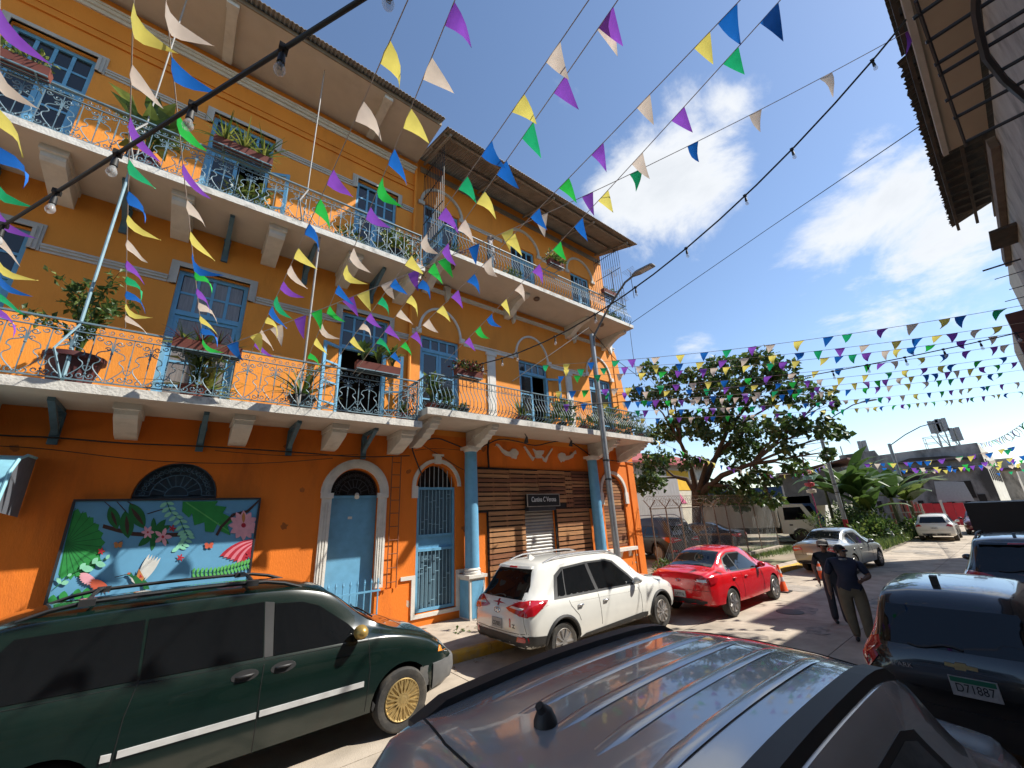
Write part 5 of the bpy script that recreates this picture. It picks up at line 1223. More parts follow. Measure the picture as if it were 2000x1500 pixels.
fg('bunting that ends where the two halves of the lower balcony meet', (735, 722), (1440, 0), [(1436, 2, 'B'), (1383, 60, 'Y'), (1265, 178, 'C'), (1172, 270, 'P'), (1102, 338, 'L'), (1044, 396, 'B'), (995, 444, 'Y'), (950, 490, 'C'), (915, 522, 'B'), (880, 552, 'P'), (850, 582, 'Y'), (822, 608, 'C'), (800, 632, 'P'), (780, 655, 'G'), (762, 678, 'B')], z=8.2)
fg('bunting that ends on the bellied rail beside its first blue door', (868, 708), (1520, 0), [(1522, 2, 'B'), (1445, 90, 'G'), (1341, 210, 'P'), (1260, 303, 'C'), (1194, 376, 'Y'), (1143, 428, 'B'), (1102, 476, 'L'), (1058, 520, 'P'), (1022, 555, 'C'), (993, 587, 'Y'), (962, 615, 'B'), (937, 636, 'L'), (917, 658, 'P')], z=8.3, ya=YR)
A = on_y(405, 688, YL - .25)
bunting('long bunting slung from the rusty eave along the whole orange facade', A, on_z(1796, 48, ZE - .1), [(1788, 52, 'P'), (1629, 150, 'C'), (1498, 230, 'C'), (1377, 300, 'B'), (1268, 360, 'G'), (1174, 412, 'P'), (1090, 456, 'C'), (1022, 490, 'Y'), (955, 520, 'B'), (895, 545, 'L'), (840, 570, 'P'), (783, 590, 'C'), (735, 602, 'Y'), (705, 612, 'P'), (640, 635, 'G'), (610, 645, 'P'), (560, 660, 'C'), (520, 668, 'Y'), (470, 678, 'B')], .35)
# strings across the street further on
FSX = 0
FS = [((1060, 713), (2000, 596)), ((1100, 722), (2000, 630)), ((1090, 735), (2000, 648)), ((1085, 765), (2000, 668)), ((1180, 768), (2000, 692)), ((1100, 790), (2000, 705)), ((1215, 785), (2000, 722)), ((1240, 802), (2000, 745)), ((1250, 818), (2000, 764))]
wh = ['the topmost', 'the second', 'the third', 'the fourth', 'the fifth', 'the sixth', 'the seventh', 'the eighth', 'the lowest']
for i, (a, b) in enumerate(FS):
    A = on_y(a[0], a[1], 8.45); Bq = on_y(b[0], b[1], -.95)
    bunting('%s of the nine bunting strings crossing the street in front of the big tree' % wh[i], A, Bq, None, .22, .46, .23, .24, wind=.5, start=.2)
A = on_z(1262, 850, 4.85); A = Vector((13.45, 8.4, 4.92))
bunting('slack bunting from the balcony corner into the big tree and on to the lamp', A, on_x(1618, 905, 32), None, 1.0, .7, .22, .24, start=.5)
A = on_x(1908, 866, 40); bunting('bunting climbing from the ruin to the balcony with brown edge', A, on_x(2030, 800, 20), None, .25, .55, .26, .36, wind=.25, start=1)
for k in range(9):
    x = 36 + 4.2 * k; z = 5.0 + .28 * rb.uniform(-1, 1) - .04 * k
    bunting('one of the many far bunting strings hung across the road before the ruin', (x, 7.4 - .05 * k, z), (x + rb.uniform(-1, 2), -2.4, z + rb.uniform(.3, 1.0)), None, .5, .62, .34, .36, group='far bunting strings', wind=.3, r=.008)

# ------------------------------------------------------------------ festoon lights and wires
BULB = clear('bulb_glass', (.75, .78, .80), .03, .30)
def festoon(label, P, bulbs, r=.014):
    t = thing('festoon_light_string', label, 'string lights', tuple(P[0]), 0, 'festoon lights over the street', world=True)
    out = []
    for i in range(len(P) - 1): out += [P[i].lerp(P[i + 1], k / 4) for k in range(4)]
    out.append(P[-1]); MB().tube(out, r, 6).build('cable', CABLE, t, smooth=60)
    samples = [(o, proj(o)) for i in range(len(P) - 1) for o in [P[i].lerp(P[i + 1], k / 60) for k in range(60)]]
    for px, py in bulbs:
        q = min(samples, key=lambda s: (s[1][0] - px) ** 2 + (s[1][1] - py) ** 2 if s[1] else 1e9)[0]
        mb = MB(); mb.tube([q, q + Vector((0, 0, -.06))], .008, 5); mb.box(q.x - .025, q.x + .025, q.y - .025, q.y + .025, q.z - .018, q.z + .02); mb.tube([q + Vector((0, 0, -.05)), q + Vector((0, 0, -.12))], [.018, .023], 10); so_ = mb.build('socket', CABLE, t, smooth=40)
        z0 = q.z - .12; mb = MB(); mb.lathe([(.014, 0), (.02, -.015), (.031, -.045), (.033, -.06), (.026, -.08), (.012, -.092), (.002, -.096)], (q.x, q.y, z0), 12)
        b = mb.build('bulb', BULB, None, smooth=60); b.parent = so_; b.matrix_parent_inverse = Matrix.Identity(4)
        mb = MB(); mb.tube([(q.x - .008, q.y, z0), (q.x - .01, q.y, z0 - .05), (q.x + .01, q.y, z0 - .05), (q.x + .008, q.y, z0)], .003, 4); f = mb.build('filament', STEEL, None); f.parent = so_; f.matrix_parent_inverse = Matrix.Identity(4)
A = on_y(8, 440, 5.2); Bq = on_y(705, 0, 1.55); ext = Bq + (Bq - A) * .35
P = [A + (A - Bq) * .12, A, A.lerp(Bq, .33) + Vector((0, 0, -.0)), A.lerp(Bq, .66), Bq, ext]
festoon('festoon cable with bulbs slanting past the upper left balcony overhead', P, [(8, 440), (110, 375), (230, 300), (382, 212), (555, 100), (760, -35)])
A = on_y(935, 712, 8.3); Bq = on_z(1800, 2, ZE - .15)
P = [A + (Bq - A) * (i / 14) - Vector((0, 0, 1.15 * 4 * (i / 14) * (1 - i / 14))) for i in range(15)]
festoon('festoon cable with bulbs rising from the bellied balcony to the rusty eave', P, [(943, 709), (980, 697), (1007, 680), (1075, 640), (1147, 590), (1218, 530), (1314, 456), (1428, 354), (1525, 270), (1697, 112)], .016)
A = on_y(2010, 645, -.9); Bq = on_y(1100, 795, 8.45)
festoon('festoon cable with bulbs across the street among the lower bunting', [A.lerp(Bq, i / 10) - Vector((0, 0, 1.0 * i / 10 * (1 - i / 10))) for i in range(11)], [(1985, 648), (1915, 672), (1843, 690), (1768, 708), (1697, 728), (1628, 738), (1560, 750)], .012)
def wire(label, P, r=.008):
    out = []
    for i in range(len(P) - 1): out += [P[i].lerp(P[i + 1], k / 3) for k in range(3)]
    out.append(P[-1]); o = MB().tube(out, r, 5).build('overhead_wire', CABLE); tag(o, label, 'wire'); return o
wire('thin black wire from the top balcony corner up to the rusty eave', [on_y(1229, 634, 8.35), on_y(1500, 447, 3.6), on_z(1798, 245, ZE)], .012)
wire('thin black cable hanging down from the top balcony corner', [on_y(1229, 634, 8.35), on_y(1236, 690, 8.35), on_y(1243, 735, 8.35)], .01)
wire('black cable from the facade to the lamp post and on past the corner', [on_y(1000, 745, 8.6), on_y(1150, 640, 8.2), on_y(1200, 700, 8.9), on_y(1260, 745, 9.6)], .012)

# ------------------------------------------------------------------ buildings beyond the lot and along the road
RUIN = mat('ruin_concrete', (.36, .34, .32), .95, .25, .8, .3, 8, dark=(.045, .04, .036), dscale=.35, dlo=.42, dhi=.62, damt=.9, stretch=(1, 1, .5))
ru = thing('ruined_concrete_building', 'long roofless grey concrete ruin with antennas beyond the banana plants', 'building', (60, 8, 0), world=True)
outer = [(2.2, 0), (13.2, 0), (13.2, 7.35), (9.9, 7.5), (9.7, 6.9), (6.5, 7.0), (2.2, 7.1)]
mb = MB(); mb.prism(outer, 60, 60.4, 'yz'); mb.build('wall', RUIN, ru)
mb = MB(); mb.box(60.4, 85, 2.2, 2.6, 0, 7.0); mb.build('wall', mat('cream_facade', (.55, .53, .46), .85, .15, 1.5, dark=(.25, .23, .2), dscale=1, damt=.5), ru)
mb = MB(); mb.box(60.4, 85, 2.6, 13.2, 5.5, 5.8); mb.build('floor', RUIN, ru)
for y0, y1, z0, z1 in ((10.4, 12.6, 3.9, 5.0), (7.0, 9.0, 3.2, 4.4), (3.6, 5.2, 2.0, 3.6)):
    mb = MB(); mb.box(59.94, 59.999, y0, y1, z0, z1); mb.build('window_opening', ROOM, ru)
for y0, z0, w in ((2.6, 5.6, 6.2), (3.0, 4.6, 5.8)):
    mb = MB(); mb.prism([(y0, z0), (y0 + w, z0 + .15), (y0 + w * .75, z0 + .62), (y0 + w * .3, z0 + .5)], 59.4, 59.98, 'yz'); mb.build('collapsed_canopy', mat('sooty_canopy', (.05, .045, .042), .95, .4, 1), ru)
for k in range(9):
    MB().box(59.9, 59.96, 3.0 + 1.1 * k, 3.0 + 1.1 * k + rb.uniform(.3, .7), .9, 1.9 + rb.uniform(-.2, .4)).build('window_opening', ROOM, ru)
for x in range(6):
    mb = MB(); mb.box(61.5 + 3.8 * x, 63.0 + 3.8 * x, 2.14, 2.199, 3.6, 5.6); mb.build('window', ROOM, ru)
def mast(y, z0, h, x=61, panels=True, cage=False, lb=''):
    t = thing('cell_mast', 'grey cellular antenna mast ' + lb, 'antenna', (x, y, z0), 0, 'antenna masts on the ruin')
    mb = MB(); mb.tube([(0, 0, 0), (0, 0, h)], .06, 6); mb.tube([(0, .0, 0), (0, .5, h * .5)], .04, 5); mb.build('mast_pole', STEEL, t)
    if panels:
        for k, (dx, dy) in enumerate(((-.2, .25), (-.2, -.25), (.2, .0))):
            mb = MB(); mb.box(dx - .08, dx + .08, dy - .16, dy + .16, h - 1.35, h); mb.build('panel_antenna', mat('antenna_grey', (.30, .30, .30), .6, .1), t)
    if cage:
        mb = MB()
        for a in (-1.1, 0, 1.1):
            for b in (-1, 1): mb.tube([(b * .8, a, 0), (b * .8, a, 1.2)], .03, 4)
        for z in (.6, 1.2):
            for b in (-1, 1): mb.tube([(b * .8, -1.1, z), (b * .8, 1.1, z)], .03, 4)
            for a in (-1.1, 1.1): mb.tube([(-.8, a, z), (.8, a, z)], .03, 4)
        mb.build('roof_cage', STEEL, t)
mast(4.7, 7.0, 2.9, cage=True, lb='rising out of a railed cage on the ruin'); mast(3.4, 7.0, 1.9, lb='nearest the cream street front of the ruin'); mast(10.9, 7.4, 1.4, lb='on the raised grey end of the ruin'); mast(13.0, 7.3, 1.2, panels=False, lb='without panels at the tree end of the ruin'); mast(4.1, 7.0, 3.0, lb='standing just outside the railed cage')
fb = thing('far_corner_building', 'far cream and grey houses stepping away beyond the ruin', 'building', (92, 1.5, 0), world=True)
MB().box(88, 110, .9, 8, 0, 6.8).build('wall', STAIN, fb); MB().box(87.2, 96, .3, 3.5, 5.2, 5.5).build('roof', DKROOF, fb); MB().box(112, 150, -1.2, 8, 0, 6.0).build('wall', MATS['cream_facade'], fb)
fb2 = thing('far_tower_block', 'pale block of flats closing the end of the road', 'building', (170, -6, 0), world=True); MB().box(160, 190, -14, .5, 0, 9).build('wall', MATS['pale_wall'], fb2)
hd = thing('red_hoarding', 'red painted hoarding fence with pale post beyond the white hatchback', 'hoarding', (52, 4, 0), world=True)
REDH = mat('red_hoarding_paint', (.62, .035, .05), .7, .12, 2)
yh = on_x(1893, 1015, 52).y
for k in range(6):
    MB().box(51.9, 52.0, yh + .62 * k, yh + .62 * k + .60, -.1, 1.7 + .05 * (k % 2)).build('panel', REDH, hd)
MB().box(51.8, 51.899, yh + 1.2, yh + 1.36, -.1, 2.0).build('post', WHITE, hd)
gs = MB(); gs.prism([(3.4, 1.8), (5.6, 1.8), (5.4, 3.6), (3.6, 3.4)], 53, 53.05, 'yz'); tag(gs.build('grey_shade_net', thin('grey_net', (.38, .40, .43), .4)), 'pale grey shade net hung above the red hoarding', 'net')
# house with the painted gable behind the tree
ho = thing('painted_house', 'cream house with red roof and yellow and pink painted wall behind the big tree', 'building', (30, 18.2, 0), world=True)
MB().box(24, 37.5, 18.2, 25, 0, 5.9).build('wall', mat('cream_house_wall', (.60, .54, .42), .85, .15, 2, dark=(.3, .26, .2), dscale=1.5, damt=.5), ho)
MB().prism([(17.6, 5.85), (21.5, 7.3), (25.6, 5.85), (25.6, 5.7), (21.5, 7.1), (17.6, 5.7)], 23.5, 38, 'yz').build('roof', mat('red_roof', (.26, .045, .045), .8, .2, 3), ho)
for nm, col, pg in (('painted_panel', (.75, .42, .02), [(30.6, 3.75), (34.0, 3.75), (34.0, 5.35), (30.6, 5.35)]), ('painted_panel', (.62, .14, .26), [(30.1, 2.7), (33.0, 2.7), (31.8, 3.73), (30.1, 3.73)])):
    MB().prism(pg, 18.17, 18.199).build(nm, mat(nm + str(col[0]), col, .8, .12, 3), ho)
MB().box(20.5, 30.0, 17.0, 17.1, 0, 4.7).build('wall', mat('grey_boards', (.30, .28, .27), .9, .2, 3, stretch=(3, 1, .3)), thing('grey_board_wall', 'tall grey weathered board wall at the back of the lot', 'wall', (25, 17, 0), world=True))
tb = thing('white_tower_house', 'white upper storey of a house rising above the red roof', 'building', (33, 27, 0), world=True); MB().box(30, 38, 26, 33, 0, 10.2).build('wall', mat('white_house', (.66, .65, .62), .85, .08, 2), tb)
shd = thing('dark_shed', 'dark timber shed with sloping roof behind the blue truck', 'building', (46, 12, 0), world=True)
MB().box(46, 50, 10.2, 15.5, 2.0, 5.2).build('wall', mat('shed_wall', (.14, .13, .12), .9, .3, 2), shd); MB().prism([(9.4, 5.9), (16.6, 4.7), (16.6, 4.6), (9.4, 5.75)], 45.2, 51, 'yz').build('roof', mat('shed_roof', (.12, .055, .045), .9, .3, 2), shd); MB().box(46, 52, 13.2, 16.6, 0, 2.9).build('base', MATS['white_house'], shd)
lt = thing('lean_to_roof', 'low dark lean-to roof behind the box truck', 'shed', (34, 19, 0), world=True); MB().box(29, 41, 18.9, 21.5, 3.35, 3.55).build('roof', mat('leanto_dark', (.03, .027, .025), .9, .3, 2), lt)
for x in (29.5, 33, 37, 40.5): MB().box(x, x + .12, 18.95, 19.07, 0, 3.36).build('post', MATS['leanto_dark'], lt)
# ------------------------------------------------------------------ vegetation
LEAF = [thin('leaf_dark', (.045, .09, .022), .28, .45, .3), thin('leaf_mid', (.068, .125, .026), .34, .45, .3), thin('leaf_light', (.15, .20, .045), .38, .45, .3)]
LEAF_R = thin('leaf_red', (.10, .018, .022), .25, .5, .25); LEAF_Y = thin('leaf_variegated', (.26, .28, .06), .35, .5, .3)
BARK = mat('bark', (.075, .06, .048), .95, .3, 6, .5, 18)
TERRA = mat('terracotta', (.17, .045, .032), .8, .15, 8); BLKPOT = mat('black_pot', (.02, .02, .02), .6, .1, 8)
rv = random.Random(99)
def leafquad(mb, c, d, n, l, w, bend=.15):
    """pointed folded leaf: four triangles"""
    d = d.normalized(); s = d.cross(n)
    if s.length < 1e-4: s = d.orthogonal()
    s.normalize(); n = s.cross(d)
    b = c; m = c + d * l * .5 + n * l * bend; t = c + d * l - n * l * bend * .3
    mb.add([b, m + s * w / 2, t, m - s * w / 2, m - n * w * .12], [(0, 1, 4), (1, 2, 4), (2, 3, 4), (3, 0, 4)])
def rdir(up=0.0):
    v = Vector((rv.gauss(0, 1), rv.gauss(0, 1), rv.gauss(0, 1) + up)); return v.normalized()
def crown_cloud(blobs, per, l, w, mats=3):
    mb = MB()
    for c, r in blobs:
        nclump = max(3, int(per * r * r))
        for _ in range(nclump):
            q = rdir(.25); cc = Vector(c) + Vector((q.x, q.y, q.z * .62)) * r * rv.uniform(.35, 1.0) ** .6
            for k in range(7):
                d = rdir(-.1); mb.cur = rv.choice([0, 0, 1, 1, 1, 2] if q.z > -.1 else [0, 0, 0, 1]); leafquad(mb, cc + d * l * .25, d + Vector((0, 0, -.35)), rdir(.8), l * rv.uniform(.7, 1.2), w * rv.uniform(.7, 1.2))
    return mb
def big_tree():
    t = thing('big_leafy_tree', 'big spreading tree with dark round leaves behind the chain link fence', 'tree', (24.6, 13.2, 0), world=True)
    mb = MB(); base = Vector((24.6, 13.2, 0)); fork = Vector((24.4, 12.7, 3.3))
    mb.tube([base, base + Vector((.05, -.1, 1.4)), fork], [.42, .34, .30], 10)
    bl = [(1270, 722, 24), (1312, 738, 28), (1300, 775, 38), (1252, 765, 24), (1410, 718, 36), (1478, 712, 46), (1532, 722, 30), (1400, 770, 55), (1478, 768, 52), (1556, 765, 40), (1605, 780, 26), (1330, 832, 44), (1288, 852, 34), (1400, 832, 52), (1470, 842, 44), (1538, 832, 36), (1592, 833, 34), (1632, 848, 20), (1540, 880, 28), (1562, 912, 22), (1282, 902, 36), (1268, 945, 34), (1440, 885, 42), (1480, 932, 36), (1410, 962, 40), (1455, 972, 38), (1505, 978, 22), (1348, 905, 26), (1618, 882, 18), (1360, 735, 26)]
    blobs = []
    for i, (px, py, r) in enumerate(bl):
        x = 23.6 + rv.uniform(-1.8, 1.8); c = on_x(px, py, x); dep = (cam2w(Vector((0, 0, 1)))).dot(c - Vector((0, 0, CAM_H))); R = r * dep / F_PX; blobs.append((c, R))
    seeds = [blobs[i][0] for i in (2, 5, 8, 16, 13, 20, 23)]
    knots = []
    for c in seeds:
        m = fork.lerp(c, .55) + Vector((0, 0, -.15)); q1 = fork.lerp(m, .45) + Vector((rv.uniform(-.3, .3), rv.uniform(-.2, .2), rv.uniform(.0, .35))); knots.append(m)
        mb.tube([fork + Vector((rv.uniform(-.08, .08), rv.uniform(-.08, .08), -.3)), q1, m], [.21, .15, .10], 8)
    for c, R in blobs:
        m = min(knots, key=lambda q: (q - c).length); a = m.lerp(c, .5) + Vector((rv.uniform(-.3, .3), rv.uniform(-.3, .3), rv.uniform(-.1, .3))); mb.tube([m - (m - fork) * .06, a, c], [.08, .05, .02], 6)
        for _ in range(5): d = rdir(.2); mb.tube([a.lerp(c, rv.random()), c + d * R * .75], [.025, .007], 4)
    mb.build('trunk', BARK, t, smooth=50)
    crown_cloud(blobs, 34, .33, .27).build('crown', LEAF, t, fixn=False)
big_tree()
def bush(name, label, c, r, n, l=.2, w=.1, cat='shrub', group=None, flat=.8, mats=None):
    t = thing(name, label, cat, (c[0], c[1], c[2]), 0, group); mb = MB(); st = MB()
    for _ in range(n):
        q = rdir(.5); q.z = abs(q.z); cc = Vector((q.x * r, q.y * r, q.z * r * flat * 1.6)) * rv.uniform(.4, 1.0)
        mb.cur = rv.choice([0, 1, 1, 2]); leafquad(mb, cc, q + rdir() * .8, rdir(.7), l * rv.uniform(.7, 1.3), w)
    for _ in range(9):
        q = rdir(.9); q.z = abs(q.z); st.tube([(0, 0, -.05), Vector((q.x * r * .4, q.y * r * .4, q.z * r * .7)), Vector((q.x * r * .8, q.y * r * .8, q.z * r * flat * 1.5))], [.03, .02, .008], 5)
    mb.build('foliage', mats or LEAF, t, fixn=False); st.build('stem', BARK, t)
    return t
def banana(loc, h, n, label):
    t = thing('banana_plant', label, 'plant', loc, 0, 'banana plants beside the road'); st = MB(); st.tube([(0, 0, 0), (.03, 0, h * .25), (0, .02, h * .5)], [.14, .11, .07], 8); st.build('stem', mat('banana_stem', (.10, .11, .04), .7, .3, 4), t)
    for k in range(n):
        a = 2 * PI * k / n + rv.uniform(-.4, .4); el = rv.uniform(.35, 1.25); L_ = h * rv.uniform(.5, .72); wd = rv.uniform(.55, .85); pts = []
        for i in range(9):
            f = i / 8; e = el - 1.15 * f * f * rv.uniform(.7, 1.0)
            pts.append(((pts[-1] + Vector((math.cos(a) * math.cos(e), math.sin(a) * math.cos(e), math.sin(e))) * L_ / 8) if pts else Vector((0, 0, h * .48))))
        vs = []; side = Vector((-math.sin(a), math.cos(a), 0))
        for i, p in enumerate(pts):
            ww = wd * math.sin(PI * min(1, .12 + i / 8 * .88)) ** .7 * .5 if i < 8 else .01
            vs += [p + side * ww + Vector((0, 0, -.25 * ww)), p, p - side * ww + Vector((0, 0, -.25 * ww))]
        mb = MB(); mb.add(vs, [(3 * i + j, 3 * i + j + 1, 3 * i + 4 + j, 3 * i + 3 + j) for i in range(8) for j in range(2)]); mb.build('leaf', rv.choice([LEAF[1], LEAF[1], LEAF[2], LEAF[0]]), t, smooth=60, fixn=False)
BN = ['banana plant in the front of the roadside clump', 'tall banana plant next to the red footed lamp', 'banana plant leaning towards the road', 'broad leaved banana plant below the ruin', 'banana plant beside the slatted gate', 'young banana plant in the roadside thicket', 'banana plant with upright new leaf in the thicket', 'banana plant at the far end of the thicket']
for i, (x, y, h, n) in enumerate([(35.5, 7.4, 4.2, 9), (35.5, 8.4, 4.6, 9), (38.0, 6.2, 4.0, 9), (37, 8.0, 5.2, 8), (40.5, 5.7, 3.6, 8), (34.5, 6.9, 2.8, 8), (36.5, 9.4, 5.4, 8), (41.5, 6.8, 4.4, 8)]): banana((x, y, 0), h * 1.25, n + 1, BN[i])
SB = ['leafy shrub behind the silver sedan', 'shrub at the foot of the red footed lamp', 'dense shrub under the banana plants', 'shrub by the discarded boards', 'shrub below the far lamp', 'tall shrub in front of the dark shed', 'round shrub beside the blue truck', 'shrub in front of the slatted gate', 'low shrub at the kerb of the thicket']
for i, (x, y, r, n) in enumerate([(36.5, 8.2, 1.5, 700), (32.6, 6.9, 1.1, 600), (34, 7.0, 1.5, 800), (33.0, 6.2, .9, 400), (40.5, 5.4, .9, 300), (39.5, 8.8, 2.0, 800), (41, 9.5, 1.3, 420), (37.5, 5.4, .9, 320), (30.5, 7.0, .7, 260)]):
    bush('shrub', SB[i], (x, y, 0), r, n, .26, .13, group='shrubs beside the road')
def grass(name, label, area, n, h=.22):
    mb = MB()
    for _ in range(n):
        x, y = area(); a = rv.uniform(0, 2 * PI); l = h * rv.uniform(.4, 1.3); d = Vector((math.cos(a), math.sin(a), 0)); s = Vector((-d.y, d.x, 0)) * .018
        mb.cur = rv.choice([1, 1, 2, 2, 0]); p = Vector((x, y, -.02)); mb.add([p - s, p + s, p + d * l * .5 + Vector((0, 0, l))], [(0, 1, 2)])
    o = mb.build(name, LEAF, None, fixn=False); return tag(o, label, 'grass', kind='stuff')
grass('grass', 'rough green grass and weeds along the kerb of the vacant lot', lambda: (rv.uniform(27, 47), 5.3 + abs(rv.gauss(0, .9))), 5200, .34)
grass('grass', 'short grass at the foot of the chain link fence', lambda: (rv.uniform(16, 27), rv.choice([8.9, 9.2, 9.9]) + rv.gauss(0, .25)), 4200, .2)
bush('shrub', 'weedy plants sprouting at the corner of the orange building', (14.6, 9.4, 0), .45, 220, .14, .07, group='shrubs beside the road')
# ------------------------------------------------------------------ chain link fence
CH = mat('rusty_post', (.16, .115, .085), .85, .3, 8)
fe = thing('chain_link_fence', 'rusty chain link fence with barbed wire between the lot and the pavement', 'fence', (20, 9.4, 0), world=True)
FX = [14.25, 15.3, 16.4, 18.2, 19.3, 20.5, 22.0, 23.6, 25.9]
for x in FX:
    mb = MB(); lean = rv.uniform(-.05, .05); mb.tube([(x, 9.4, 0), (x + lean, 9.4, 2.42)], .028, 8); mb.build('post', CH, fe, smooth=40)
    mb = MB(); mb.tube([(x + lean, 9.4, 2.42), (x + lean, 9.15, 2.72)], .02, 5); mb.tube([(x + lean, 9.4, 2.42), (x + lean, 9.65, 2.72)], .02, 5); mb.build('barb_arm', CH, fe)
MB().tube([(14.2, 9.4, 2.40), (25.9, 9.4, 2.36)], .022, 6).build('top_rail', CH, fe); MB().box(18.3, 25.95, 9.25, 9.5, -.05, .20).build('footing', CONC2, fe)
mb = MB(); g = .13; x = 14.2
while x < 25.9:                                # diagonal wires
    for sgn in (1, -1):
        x0, x1 = (x, x + 2.35); 
        if sgn < 0: x0, x1 = x + 2.35, x
        a, b = Vector((x0, 9.39 + .006 * sgn, .04)), Vector((x1, 9.39 + .006 * sgn, 2.39))
        for e, o in ((a, b), (b, a)):
            if e.x > 25.9: f = (25.9 - o.x) / (e.x - o.x); e.xyz = o.lerp(e, f)
            if e.x < 14.2: f = (14.2 - o.x) / (e.x - o.x); e.xyz = o.lerp(e, f)
        mb.tube([a, b], .0028, 3, cap=False)
    x += g
x = 14.2 - 2.35
w = mb.build('wire_mesh', STEEL, fe); w['kind'] = 'stuff'
mb = MB()
for y, z in ((9.15, 2.72), (9.65, 2.72), (9.28, 2.6)):
    P = [(14.2 + 11.7 * i / 60, y + rv.uniform(-.05, .05), z + rv.uniform(-.06, .06)) for i in range(61)]; mb.tube(P, .006, 4)
P = [(14.2 + 11.7 * i / 900, 9.4 + .2 * math.cos(i * .42), 2.68 + .2 * math.sin(i * .42)) for i in range(901)]; mb.tube(P, .005, 3)
mb.build('barbed_wire', CH, fe)
# slatted gate, odd boards and tube lantern beside the road
sg = thing('slatted_gate', 'old pink and white slatted gate below the far lamp', 'gate', (41, 5.6, 0), world=True)
for k in range(9):
    MB().box(40.5, 40.56, 5.15 + .2 * k, 5.27 + .2 * k, 0, 1.9 + .1 * (k % 3)).build('slat', mat('faded_pink', (.40, .17, .14), .8, .3, 4) if k % 3 else mat('faded_white', (.5, .46, .4), .8, .2, 4), sg)
for z in (.5, 1.3): MB().box(40.45, 40.499, 5.1, 7.0, z, z + .08).build('cross_rail', MATS['faded_white'], sg)
for i, (x, y, rz, m, lb) in enumerate([(33.8, 5.9, .4, (.55, .30, .2), 'peach coloured broken board lying in the weeds'), (32.6, 6.1, -.5, (.60, .58, .54), 'white scrap panel leaning in the weeds'), (37.6, 5.3, .2, (.5, .44, .34), 'pale cardboard scrap by the weedy kerb')]):
    mb = MB(); mb.prism([(-.5, 0), (.5, 0), (.35, .55), (0, .8), (-.45, .4)], -.03, .03, 'xz'); o = mb.build('scrap_board', mat('scrap%d' % i, m, .8, .2, 4)); o.location = (x, y, -.02); o.rotation_euler = (.35, 0, 1.3 + rz); tag(o, lb, 'board')
ln = thing('lantern_pole', 'thin pink pole carrying a stack of coloured lanterns beside the red footed lamp', 'pole', (30.6, 8.6, 0))
MB().tube([(0, 0, 0), (0, 0, 5.2)], .035, 6).build('pole', mat('pink_pole', (.32, .04, .12), .6, .1), ln)
for z, m in ((3.0, (.6, .5, .4)), (3.4, (.45, .05, .06)), (3.8, (.2, .35, .3)), (4.15, (.6, .22, .15)), (4.5, (.05, .35, .3))):
    mb = MB(); mb.lathe([(.05, -.14), (.24, -.1), (.26, .08), (.08, .14)], (0, 0, z), 10); mb.build('lantern', mat('lantern%.2f' % m[0] + '%.2f' % m[1], m, .6, .1), ln, smooth=40)
pp_ = thing('potted_palm', 'small palm in a terracotta pot in front of the box truck', 'plant', (30.0, 8.8, 0)); mb = MB(); mb.lathe([(.28, 0), (.40, .6), (.42, .62), (.35, .62)], (0, 0, 0), 14); mb.build('pot', mat('orange_pot', (.38, .12, .06), .8, .15, 6), pp_)
mb = MB()
for k in range(26):
    a = rv.uniform(0, 2 * PI); e = rv.uniform(.3, 1.3)
    P = [Vector((0, 0, .6)) + Vector((math.cos(a) * f * 1.5 * math.cos(e), math.sin(a) * f * 1.5 * math.cos(e), f * 1.9 * math.sin(e) - f * f * .7)) for f in (0, .33, .66, 1)]
    for i in range(3):
        for s in (-1, 1):
            for q in (.2, .6): mb.cur = rv.choice([1, 2]); leafquad(mb, P[i].lerp(P[i + 1], q), (P[i + 1] - P[i]).normalized() + Vector((-math.sin(a), math.cos(a), -.2)) * s, Vector((0, 0, 1)), .42, .06)
mb.build('foliage', LEAF, pp_, fixn=False)

